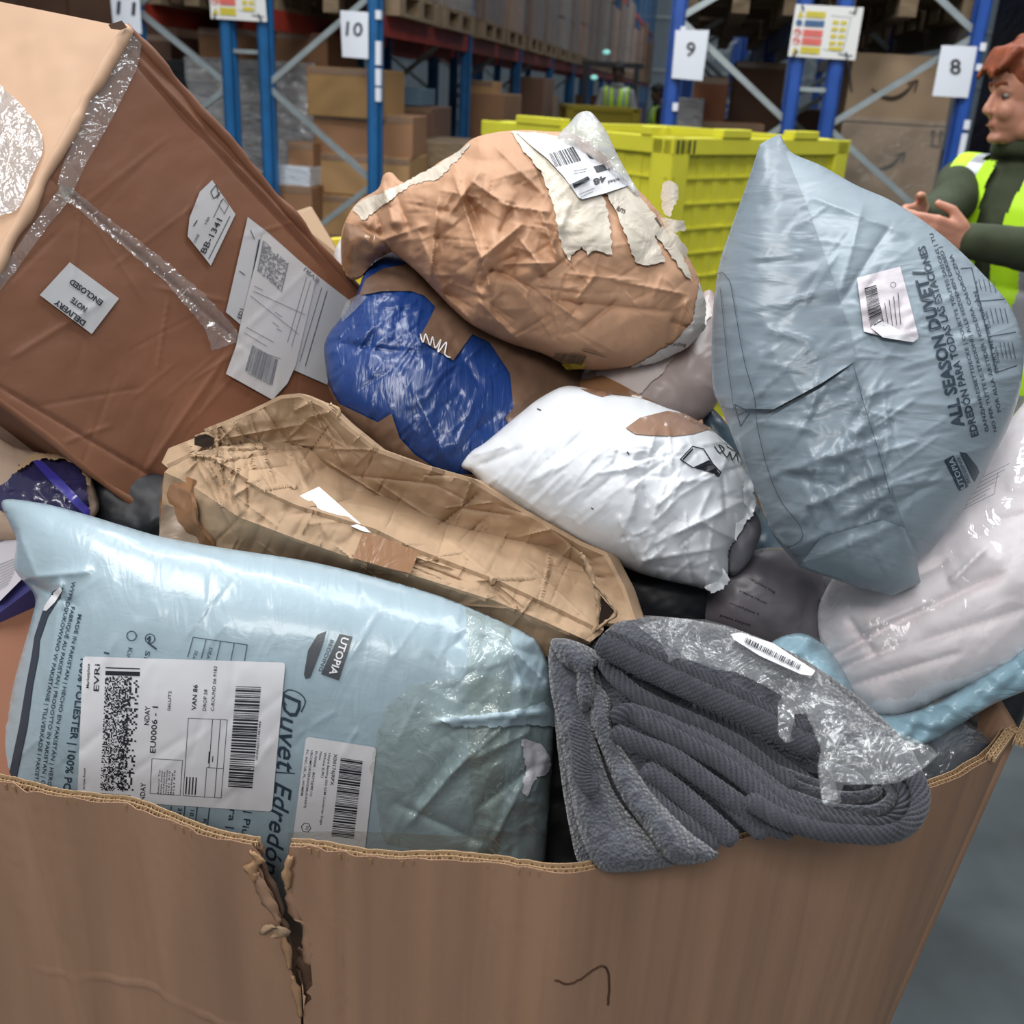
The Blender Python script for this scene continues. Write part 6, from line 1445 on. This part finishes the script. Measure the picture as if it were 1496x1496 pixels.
for kbay in range(2):
    for q in (0, 1):
        d = kbay * BAY + .75 + q * 1.25
        pallet(ORD[kbay * 2 + q] + ' wooden pallet up on the rack behind sign 8', (sR[2] + sR[3]) / 2, d, Z1 + .12, .8, 1.1, 'pallets up behind sign 8', kbay < 1)
        load(ORD[kbay * 2 + q] + ' black wrapped load up on the rack behind sign 8', (sR[2] + sR[3]) / 2, d, Z1 + .266, .9, .76, 1.0, kbay + q + 400, 'loads up behind sign 8', False, 2, 2, M_dark)
        if kbay > 0 : load(ORD[kbay * 2 + q - 2] + ' dim carton stack on the floor behind sign 8', (sR[2] + sR[3]) / 2, d, 0, 1.6, .76, 1.0, kbay + q + 420, 'floor loads behind sign 8', False, 1, 3, M_cart[1])
# stretch-wrapped stack with arrow print
sw = root('wrapped_carton_stack', 'stretch-wrapped stack of big brown cartons with curved arrow logos, left of sign 8', 'load', onp(1310, 300, .5))
M_az = mat('carton_smile', '9d8468', .7, var=(2, .08), coord='Object')
a = onp(1230, 182, .5); b_ = onp(1403, 80, .5); s0 = (a - O_R) @ V_V; s1 = (b_ - O_R) @ V_V
zt = onp(1310, 79, .5)[2]; zm = onp(1310, 183, .5)[2]; zl = onp(1310, 300, .5)[2]
for z0_, z1_, nm in ((zm + .004, zt, 'carton'), (zl + .004, zm, 'carton'), (.15, zl, 'carton')):
    mb = MB(); rbox(mb, s0, s1, .5, 1.4, z0_, z1_); mb.build(nm, M_az, sw, bevel=.01)
shell_uv('stretch_wrap', s0, s1, .5, 1.4, .15, zm + .04, M_wrap2, sw, .03, 9, 50)
mb = MB(); rbox(mb, s0 - .02, s1 + .02, .48, 1.42, 0, .14); mb.build('pallet_base', M_wood, sw)
k = Ink(RSurf(.5), .01)
def smile(x, y, sc_=1):
    q = [(x + sc_ * 64 * t, y + sc_ * (20 * (1 - (2 * t - .95) ** 2) - 8 * t)) for t in np.linspace(0, 1, 16)]
    for i in range(15):
        wdt = 1.2 + 4.2 * math.sin(PI * (i + 1) / 16); k.line([q[i], q[i + 1]], wdt * sc_, 9)
    k.line([(x + sc_ * 52, y - sc_ * 5), (x + sc_ * 67, y - sc_ * 10), (x + sc_ * 62, y + sc_ * 6)], 2.4 * sc_)
smile(1274, 127); smile(1262, 232, .9)
for x in (1362, 1373):
    k.line([(x + 2, 190), (x, 210)], 2).line([(x - 2, 196), (x + 2, 190), (x + 6, 197)], 2)
k.line([(1358, 212), (1374, 214)], 2)
for x in (1347, 1357): k.line([(x + 1, 286), (x, 300)], 2).line([(x - 3, 291), (x + 1, 286), (x + 5, 291)], 2)
k.build('arrow_print', mat('print_brown', '3a2c22', .7), sw)
bcarton('shadow_block', 'tall black block added for the shadow right of post 8, behind the hi-vis person', (1440, -60, 1640, 420), .35, 1.2, M_dark, 0.0, 'load', False)  # added black block, stands in for a dark shadow
bcarton('grey_carton', 'grey-brown carton behind post 8 near the hand of the red-haired person', (1388, 255, 1420, 330), .6, .5, M_cart[3], 0.0)

# ---- far wall and ceiling line
wl = MB(); DW = 45.0
for i in range(90):
    s = -18 + i * .55; rbox(wl, s, s + .28, DW - .05, DW, 0, 11); rbox(wl, s + .28, s + .55, DW - .02, DW + .03, 0, 11)
wo = wl.build('wall_back', mat('cladding_grey', '8e9ba3', .6)); tag(wo, 'grey-blue ribbed steel cladding at the far end of the aisle', None, kind='structure')
tb_ = MB()
for z in (2.6, 4.8, 7.0): rbox(tb_, -18, 32, DW - .12, DW - .05, z, z + .12)
o = tb_.build('trim_1', M_galv); tag(o, 'horizontal rails on the far cladding', None, kind='structure')

# ---- yellow bulk crate
def crate(name, label, corner, zr, dirR, dirL, LR, LL, m, detail=True, z0=0.0, hgt=None):
    r = root(name, label, 'crate', (corner[0], corner[1], z0)); z0 = z0
    dR = np.array([*dirR, 0.]); dL = np.array([*dirL, 0.]); C0 = np.array([corner[0], corner[1], 0.])
    def pt(a, b_, z): return C0 + dR * a + dL * b_ + np.array([0, 0, z])
    def bx(mb, a0, a1, b0, b1, za, zb_):
        c = [pt(a, b_, z) for z in (za, zb_) for a, b_ in ((a0, b0), (a1, b0), (a1, b1), (a0, b1))]
        return mb.add(c, [(0, 3, 2, 1), (4, 5, 6, 7), (0, 1, 5, 4), (1, 2, 6, 5), (2, 3, 7, 6), (3, 0, 4, 7)])
    t = .03; zt = zr
    for nm, (a0, a1, b0, b1) in (('side_wall', (.02, LR - .02, .02, .02 + t)), ('side_wall', (.02, LR - .02, LL - .02 - t, LL - .02)), ('end_wall', (.02, .02 + t, .05, LL - .05)), ('end_wall', (LR - .02 - t, LR - .02, .05, LL - .05))):
        mb = MB(); bx(mb, a0, a1, b0, b1, z0 + .12, zt - .02); mb.build(nm, m, r)
    mb = MB(); bx(mb, .02, LR - .02, .02, LL - .02, z0 + .1, z0 + .14); mb.build('base', m, r)
    for a, b_ in ((0, 0), (LR - .1, 0), (0, LL - .1), (LR - .1, LL - .1)):
        mb = MB(); bx(mb, a, a + .1, b_, b_ + .1, z0, zt); mb.build('corner_post', m, r, bevel=.01)
    # rim: four lips, with dark strips as slot shade near the corner
    for a0, a1, b0, b1 in ((0, LR, 0, .045), (0, LR, LL - .045, LL), (0, .045, .045, LL - .045), (LR - .045, LR, .045, LL - .045)):
        mb = MB(); bx(mb, a0, a1, b0, b1, zt - .058, zt); mb.build('rim', m, r, bevel=.004)
    if detail:
        for a in (.35, .80): mb = MB(); bx(mb, a - .08 if a < .5 else a - .08, a + .09, -.004, .05, zt, zt + .03); mb.build('lug', m, r, bevel=.004)
        mb = MB(); bx(mb, -.004, .05, .10, .15, zt, zt + .03); mb.build('lug', m, r, bevel=.004)
        mb = MB(); bx(mb, -.004, .05, .55, .8, zt, zt + .03); mb.build('lug', m, r, bevel=.004)
        for i in range(4): mb = MB(); bx(mb, .02 + i * .026 + (.012 if i > 1 else 0), .030 + i * .026 + (.012 if i > 1 else 0), -.002, .001, zt - .052, zt - .008); mb.build('slot_shade', mat('slot_shade_paint', '3a3a10', .8), r)  # dark strips laid on the rim as the shade inside slots
        zz = zt - .14
        while zz > z0 + .1:
            mb = MB(); bx(mb, 0, LR, .012, .03, zz, zz + .008); mb.build('rib', m, r)
            mb = MB(); bx(mb, .012, .03, 0, LL, zz, zz + .008); mb.build('rib', m, r)
            zz -= .088
        for i in range(1, 12):
            a = i * LR / 12; mb = MB(); bx(mb, a - .02, a + .02, .0165, .03, z0 + .1, zt - .06); mb.build('rib', m, r)
            a = i * LL / 12; mb = MB(); bx(mb, .0165, .03, a - .02, a + .02, z0 + .1, zt - .06); mb.build('rib', m, r)
    else:
        for zz in (zt - .2, zt - .35): mb = MB(); bx(mb, 0, LR, .004, .03, zz, zz + .015); mb.build('rib', m, r)
    return r
M_yel = mat('crate_yellow', 'cdc838', .42, var=(6, .08), coord='Object', spec=.4, bumps=[('noise', 40, .1, .003, (1, 1, 1))])
aR = math.atan((2463 - 748) / 1624.0); aL = aR - PI / 2
cc = P(985, 201, 3.5)
crate('bulk_crate', 'large bright yellow plastic bulk crate standing behind the brown paper parcel', cc, float(cc[2]), (math.sin(aR), math.cos(aR)), (math.sin(aL), math.cos(aL)), 1.14, 1.01, M_yel)
c2 = P(828, 153, 12.6)
crate('bulk_crate', 'dull yellow bulk crate further down the aisle in front of the far person', c2, float(c2[2]), (math.cos(.1), math.sin(.1)), (-math.sin(.1), math.cos(.1)), .92, .8, mat('crate_yellow_dull', 'a08f1e', .5), False)
# white debris caught on the yellow crate
for i, (x, y) in enumerate([(965, 208), (1112, 240)]):
    pass

# ================================================================== PEOPLE
def prim_caps(a, b, r0, r1, n=14, k=5):
    a = Vector(a); b = Vector(b); d = b - a; L_ = d.length
    d = d.normalized() if L_ > 1e-6 else Vector((0, 0, 1)); x = d.orthogonal().normalized(); y = d.cross(x)
    V = []; rings = []
    for i in range(k + 1): t = PI / 2 * i / k; rings.append((-r0 * math.cos(t), r0 * math.sin(t)))
    for i in range(k + 1): t = PI / 2 * i / k; rings.append((L_ + r1 * math.sin(t), r1 * math.cos(t)))
    for z, r in rings:
        for j in range(n): t = 2 * PI * j / n; V.append(a + d * z + (x * math.cos(t) + y * math.sin(t)) * max(r, 1e-4))
    F = [(i * n + j, i * n + (j + 1) % n, (i + 1) * n + (j + 1) % n, (i + 1) * n + j) for i in range(len(rings) - 1) for j in range(n)]
    F += [tuple(range(n - 1, -1, -1)), tuple((len(rings) - 1) * n + j for j in range(n))]
    return V, F
def prim_ell(c, r, rot=None, n=16, k=10):
    V = []; 
    for i in range(k + 1):
        p = PI * (i + .001) / (k + .002)
        for j in range(n):
            t = 2 * PI * j / n; v = Vector((math.sin(p) * math.cos(t) * r[0], math.sin(p) * math.sin(t) * r[1], math.cos(p) * r[2]))
            if rot is not None: v = rot @ v
            V.append(v + Vector(c))
    F = [(i * n + j, (i + 1) * n + j, (i + 1) * n + (j + 1) % n, i * n + (j + 1) % n) for i in range(k) for j in range(n)]
    F += [tuple(range(n)), tuple(k * n + j for j in range(n - 1, -1, -1))]
    return V, F
def fuse(parts, voxel, smooth=4, fac=.5):
    mb = MB()
    for V, F in parts: mb.add(V, F)
    me = bpy.data.meshes.new('f'); me.from_pydata(mb.v, [], mb.f); bm = bmesh.new(); bm.from_mesh(me); bmesh.ops.recalc_face_normals(bm, faces=bm.faces); bm.to_mesh(me); bm.free()
    o = bpy.data.objects.new('f', me); COL.objects.link(o)
    md = o.modifiers.new('r', 'REMESH'); md.mode = 'VOXEL'; md.voxel_size = voxel
    if smooth: ms = o.modifiers.new('s', 'SMOOTH'); ms.iterations = smooth; ms.factor = fac
    dg = bpy.context.evaluated_depsgraph_get(); ev = o.evaluated_get(dg); m2 = bpy.data.meshes.new_from_object(ev)
    V = np.zeros(len(m2.vertices) * 3); m2.vertices.foreach_get('co', V); V = V.reshape(-1, 3); F = [tuple(p.vertices) for p in m2.polygons]
    bpy.data.objects.remove(o); bpy.data.meshes.remove(me); bpy.data.meshes.remove(m2)
    return V, F
def person(name, label, loc, heading, J, skin, hair, hoodie, trousers, vest, vox=.0055, silver=None, hairlen=1, clip=True):
    """figure built facing +Y in its own frame, then turned by heading. J: joint positions"""
    Mr = Matrix.Rotation(heading, 3, 'Z'); r = root(name, label, 'person', loc)
    def put(nm, VF, m, smooth=True, lab_=None):
        V = np.array([tuple(v) for v in VF[0]]) @ np.array(Mr).T + np.array(loc); return mk(nm, V, [tuple(f) for f in VF[1]] if not isinstance(VF[1], np.ndarray) else VF[1], m, r, smooth, None, lab_)
    hd = Vector(J['head']); nk = Vector(J['neck']); tl = J.get('tilt', 0.0); HR = Matrix.Rotation(J.get('turn', 0), 3, 'Z') @ Matrix.Rotation(-tl, 3, 'X')
    H = lambda x, y, z: hd + HR @ Vector((x, y, z))
    body = [prim_ell(H(0, -.012, .03), (.076, .096, .092), HR), prim_ell(H(0, .012, -.035), (.062, .078, .078), HR), prim_ell(H(0, .045, -.078), (.036, .036, .030), HR), prim_caps(H(-.035, .02, -.07), H(.035, .02, -.07), .032, .032),
            prim_caps(H(0, .084, .014), H(0, .101, -.018), .006, .010), prim_ell(H(0, .098, -.022), (.014, .010, .008), HR), prim_caps(H(-.034, .072, .030), H(.034, .072, .030), .010, .010),
            prim_ell(H(0, .086, -.050), (.020, .009, .006), HR), prim_ell(H(0, .084, -.060), (.018, .009, .007), HR)] + [prim_caps(H(s_ * .018, .078, .019), H(s_ * .046, .068, .017), .0055, .0045, 8, 3) for s_ in (-1, 1)] + [prim_ell(H(0, .080, -.085), (.022, .018, .014), HR), prim_ell(H(.03, .066, -.025), (.024, .022, .024), HR), prim_ell(H(-.03, .066, -.025), (.024, .022, .024), HR),
            prim_ell(H(.076, -.008, -.008), (.010, .020, .031), HR), prim_ell(H(-.076, -.008, -.008), (.010, .020, .031), HR),
            prim_caps(nk, H(0, -.015, -.05), .056, .052)]
    sh = {}
    for sd, k in ((-1, 'l'), (1, 'r')):
        S, E, Wr = Vector(J['sh' + k]), Vector(J['el' + k]), Vector(J['wr' + k]); body += [prim_caps(S, E, .050, .040), prim_caps(E, Wr, .040, .026)]
        # hand: palm, four fingers of their own lengths, thumb
        d = (Vector(J['pm' + k]) - Wr); L_ = d.length; d.normalize(); side = Vector(J['ph' + k]).normalized(); side = (side - d * side.dot(d)).normalized(); pn = d.cross(side)
        if J['curl' + k] < 0: pn = -pn
        cu = abs(J['curl' + k]); pc = Wr + d * .05
        for i in range(4): a = Wr + side * (-.024 + i * .016) * .6; b_ = Wr + d * .085 + side * (-.027 + i * .018); body.append(prim_caps(a, b_, .014, .0115, 8, 3))
        for i, ln in enumerate((.058, .072, .078, .070)):
            p = Wr + d * .085 + side * (-.027 + i * .018); dirn = d.copy()
            for j, f in enumerate((.45, .31, .24)):
                dirn = (dirn * math.cos(cu * (.8 + .2 * j)) + pn * math.sin(cu * (.8 + .2 * j))).normalized(); e_ = p + dirn * ln * f; body.append(prim_caps(p, e_, .0095 - .001 * j, .0088 - .001 * j, 8, 3)); p = e_; pn2 = pn; 
        tb0 = Wr + d * .02 + side * .026; t1 = tb0 + (side * .6 + d * .7 + pn * .3).normalized() * .042; t2 = t1 + (side * .15 + d * .9 + pn * .4).normalized() * .032; body += [prim_caps(tb0, t1, .014, .011, 8, 3), prim_caps(t1, t2, .011, .009, 8, 3)]
    torso = [((0, 0, 0), 0)]
    pel = Vector(J['pelvis']); ch = Vector(J['chest'])
    def torso_parts(g): return [prim_ell(ch + Vector((0, 0, .06)), (.175 + g, .115 + g, .17 + g)), prim_ell((ch + pel) / 2, (.150 + g, .105 + g, .20 + g)), prim_ell(pel, (.165 + g, .115 + g, .13 + g)), prim_caps(Vector(J['shl']), Vector(J['shr']), .050 + g, .050 + g), prim_caps(nk - Vector((0, .01, .05)), nk, .085 + g * .6, .058 + g * .4)]
    body += torso_parts(-.01)
    for k in 'lr': body += [prim_caps(Vector(J['hp' + k]), Vector(J['kn' + k]), .085, .055), prim_caps(Vector(J['kn' + k]), Vector(J['an' + k]), .055, .036), prim_caps(Vector(J['an' + k]), Vector(J['an' + k]) + Vector((0, .12, -.05)), .036, .03)]
    put('body', fuse(body, vox, 3), skin)
    # eyes
    for s in (-1, 1):
        put('eye', prim_ell(H(s * .032, .0665, .010), (.0120, .0100, .0075), HR, 12, 8), mat('eye_white', '8f867d', .4)); put('pupil', prim_ell(H(s * .033, .0755, .008), (.0055, .002, .0055), HR, 8, 6), M_ink)
        put('eyebrow', prim_caps(H(s * .016, .083, .036), H(s * .048, .072, .038), .0045, .003, 8, 3), hair)
    put('mouth', prim_caps(H(-.018, .092, -.055), H(.018, .092, -.055), .0022, .0022, 6, 2), mat('lips', '9a5a4c', .5))
    # hair: cap of many overlapping locks
    rng = random.Random(5); hp = [prim_ell(H(0, -.022, .048), (.086, .098, .088), HR), prim_ell(H(0, -.06, -.005), (.072, .052, .07), HR)]
    for i in range(90):
        t = rng.uniform(0, 2 * PI); p = rng.uniform(.05, 1.25); v = Vector((math.sin(p) * math.cos(t) * .084, math.sin(p) * math.sin(t) * .098, math.cos(p) * .09))
        c = Vector((0, -.018, .045)) + v
        if c.y > .055 and c.z < .075: continue
        if c.z < -.03 and c.y > -.02: continue
        dv = Vector((v.y * .2, .6 if c.z > .09 else -.2, -.5)).normalized() * rng.uniform(.02, .045)
        a = H(*c); b_ = H(*(c + dv)); hp.append(prim_caps(a, b_, .011, .004, 6, 2))
    for x in np.linspace(-.055, .055, 9): hp.append(prim_caps(H(x, .055, .105), H(x * 1.1 + .008, .094, .062 + .01 * math.sin(x * 90)), .014, .006, 6, 2))
    for s in (-1, 1): hp.append(prim_caps(H(s * .076, .03, .06), H(s * .078, .028, .0), .013, .006, 6, 2))
    put('hair', fuse(hp, max(vox, .0045), 1), hair)
    # hoodie: torso and sleeves
    hs = torso_parts(.012)
    for k in 'lr':
        S, E, Wr = Vector(J['sh' + k]), Vector(J['el' + k]), Vector(J['wr' + k]); hs += [prim_caps(S, E, .062, .054), prim_caps(E, Wr + (E - Wr).normalized() * .01, .054, .038)]
        for f in (.25, .5, .75): hs.append(prim_caps(E.lerp(Wr, f), E.lerp(Wr, f + .02), .052 - .012 * f, .050 - .012 * f))
    for i in range(18):
        t = 2 * PI * i / 18; hs.append(prim_ell(nk + Vector((.082 * math.cos(t), .07 * math.sin(t) + .0, .0 + .018 * math.cos(t - PI / 2))), (.024, .024, .028)))
    VF = fuse(hs, max(.008, vox), 5)
    V = VF[0]
    V = V + .006 * fbm(V[:, 2] * 18 + V[:, 0] * 10, V[:, 1] * 20, 3, 2)[:, None]
    put('hoodie', (V, VF[1]), hoodie)
    ls = []
    for k in 'lr': ls += [prim_caps(Vector(J['hp' + k]), Vector(J['kn' + k]), .100, .072), prim_caps(Vector(J['kn' + k]), Vector(J['an' + k]), .072, .058)]
    ls.append(prim_ell(pel - Vector((0, 0, .03)), (.172, .125, .13))); put('trousers', fuse(ls, .014, 3), trousers)
    for k in 'lr':
        a = Vector(J['an' + k]); put('shoe', fuse([prim_caps((a.x, a.y - .03, .045), (a.x, a.y + .15, .04), .045, .038), prim_caps((a.x, a.y, .05), (a.x, a.y, .11), .05, .05)], .012, 2), M_ink)
    # vest
    V, F = fuse(torso_parts(.030), max(.006, vox), 8); C = np.array([V[list(f)].mean(0) for f in F])
    lx = np.abs(C[:, 0] - nk.x); vz = C[:, 2] - nk.z
    keep = (C[:, 2] > pel.z - .10) & (lx < .165 + .02 * (vz < -.25)) & ~((C[:, 1] > nk.y + .02) & (lx < .022 + np.clip((vz + .25) * .12, 0, .03))) & ~((lx < .10) & (vz > -.02))
    yel = [f for f, k_ in zip(F, keep) if k_]; C = C[keep]; lx = lx[keep]
    wz = (C[:, 2] - pel.z); sil = ((wz > .10) & (wz < .155)) | ((wz < -.0) & (wz > -.05)) | ((np.abs(lx - .105) < .02) & (wz > .155))
    def sub(fs):
        ids = sorted({i for f in fs for i in f}); mp = {a: b_ for b_, a in enumerate(ids)}; return V[ids], [tuple(mp[i] for i in f) for f in fs]
    o = put('vest', sub([f for f, k_ in zip(yel, sil) if not k_]), vest)
    o = put('reflective_band', sub([f for f, k_ in zip(yel, sil) if k_]), silver)
    return r
M_skin = mat('skin', 'c08870', .5, coord='Object', var=(20, .06)); M_skin.node_tree.nodes['Principled BSDF'].inputs['Subsurface Weight'].default_value = .05
M_red_hair = mat('red_hair', '8a4526', .6, coord='Object', var=(40, .4), bumps=[('noise', 80, .5, .004, (1, 1, .2))])
M_hood = mat('green_hoodie', '39412c', .9, coord='Object', var=(30, .15)); M_vest = mat('hi_vis', 'b9ec1e', .55, coord='Object'); M_vest.node_tree.nodes['Principled BSDF'].inputs['Emission Strength'].default_value = 0
M_silver = mat('silver_band', 'a9abb0', .35, metal=.3)
# stands to the right, body turned half towards the camera, head in profile looking down to the left
loc = P(1514, 215, 2.50); loc[2] = 0
hdg = R(128)
def local(px, py, d):
    q = P(px, py, d) - loc; c, s = math.cos(-hdg), math.sin(-hdg); return (q[0] * c - q[1] * s, q[0] * s + q[1] * c, q[2])
nz = local(1514, 226, 2.5)[2]
J = dict(head=local(1504, 138, 2.44), neck=(0, 0, nz), chest=(0, .0, nz - .24), pelvis=(0, -.02, nz - .56), tilt=.22, turn=R(-38),
         shl=(-.175, 0, nz - .085), shr=(.165, .02, nz - .085), ell=local(1560, 372, 2.20), elr=local(1392, 296, 2.50), wrl=local(1412, 352, 2.14), wrr=local(1352, 316, 2.32),
         pml=local(1370, 342, 2.12), phl=(0, .1, 1), curll=.6, pmr=local(1325, 322, 2.28), phr=(0, .1, 1), curlr=-.6,
         hpl=(-.09, -.02, .93), hpr=(.09, -.02, .93), knl=(-.10, .03, .50), knr=(.10, .03, .50), anl=(-.11, 0, .10), anr=(.11, 0, .10))
# left shoulder is the one nearer the camera
person('person', 'red-haired person in a dark green hoodie and hi-vis vest looking down', loc, hdg, J, M_skin, M_red_hair, M_hood, mat('dark_trousers', '23262c', .9), M_vest, .0055, M_silver)
def standing(h=1.0, arms='front'):
    z = lambda v: v * h
    return dict(head=(0, .03, z(1.66)), neck=(0, 0, z(1.50)), chest=(0, 0, z(1.27)), pelvis=(0, 0, z(.96)), tilt=.15, turn=0,
                shl=(-.18, 0, z(1.42)), shr=(.18, 0, z(1.42)), ell=(-.26, .04, z(1.13)), elr=(.26, .04, z(1.13)), wrl=(-.10, .26, z(1.10)), wrr=(.10, .26, z(1.10)),
                pml=(-.03, .33, z(1.10)), phl=(0, 0, 1), curll=.5, pmr=(.03, .33, z(1.10)), phr=(0, 0, 1), curlr=-.5,
                hpl=(-.09, 0, z(.92)), hpr=(.09, 0, z(.92)), knl=(-.10, .02, z(.5)), knr=(.10, .02, z(.5)), anl=(-.10, 0, .1), anr=(.10, 0, .1))
M_dskin = mat('dark_skin', '4a3328', .5); M_black_hair = mat('black_hair', '14110f', .7)
l2 = P(900, 150, 13.8); l2[2] = 0.16
person('person', 'far person in a grey top and hi-vis vest behind the dull yellow crate', l2, R(172), standing(1.04), M_dskin, M_black_hair, mat('grey_top', '8b8e90', .9), mat('navy_trousers', '22252f', .9), M_vest, .012, M_silver)
l3 = P(962, 150, 15.0); l3[2] = 0
person('person', 'far dark-haired person in black with a hi-vis vest beside post 9', l3, R(100), standing(1.0), M_dskin, M_black_hair, mat('black_top', '17181b', .9), mat('navy_trousers', '22252f', .9), M_vest, .014, M_silver)
# small pale teal lamps glowing on a truck behind the far person
tk = root('order_picker_truck', 'dark order picker truck with two teal lamps behind the far person', 'truck', (l2 + U_V * 1.9) * np.array([1, 1, 0]))
mt = mat('truck_dark', '1b1d22', .5)
c_ = (l2 + U_V * 1.9 - V_V * .25) * np.array([1, 1, 0])
MB().box((l2[0] - .3, l2[1] - .3, 0), (l2[0] + .3, l2[1] + .3, .155)).build('step_plate', M_ink, tk)
def tb3(mb, s0, s1, d0, d1, z0_, z1_):
    c = [c_ + V_V * s + U_V * d + np.array([0, 0, z]) for z in (z0_, z1_) for s, d in ((s0, d0), (s1, d0), (s1, d1), (s0, d1))]
    return mb.add(c, [(0, 3, 2, 1), (4, 5, 6, 7), (0, 1, 5, 4), (1, 2, 6, 5), (2, 3, 7, 6), (3, 0, 4, 7)])
tb3(MB(), -.45, .45, .0, .9, .1, 1.1).build('chassis', mt, tk, bevel=.03)
for s in (-.42, .34): tb3(MB(), s, s + .08, .0, .1, .1, 2.05).build('mast', mt, tk)
tb3(MB(), -.45, .45, .0, .8, 2.0, 2.06).build('roof_guard', mt, tk)
for s in (-.4, .32):
    tb3(MB(), s, s + .1, .2, .4, 0, .14).build('wheel', M_ink, tk)
tl_m = mat('teal_lamp', '8fd8cf', .3, emit=.8)
for px, py in ((886, 76), (868, 113)):
    q = P(px, py, 12.0); q2 = c_ + U_V * -.02; dist = ((q2 - CO) @ U_V) / ((q - CO) @ U_V); q = CO + (q - CO) * dist
    V, F = prim_ell(Vector(q), (.055, .03, .032)); mk('lamp', np.array([tuple(v) for v in V]), F, tl_m, tk)
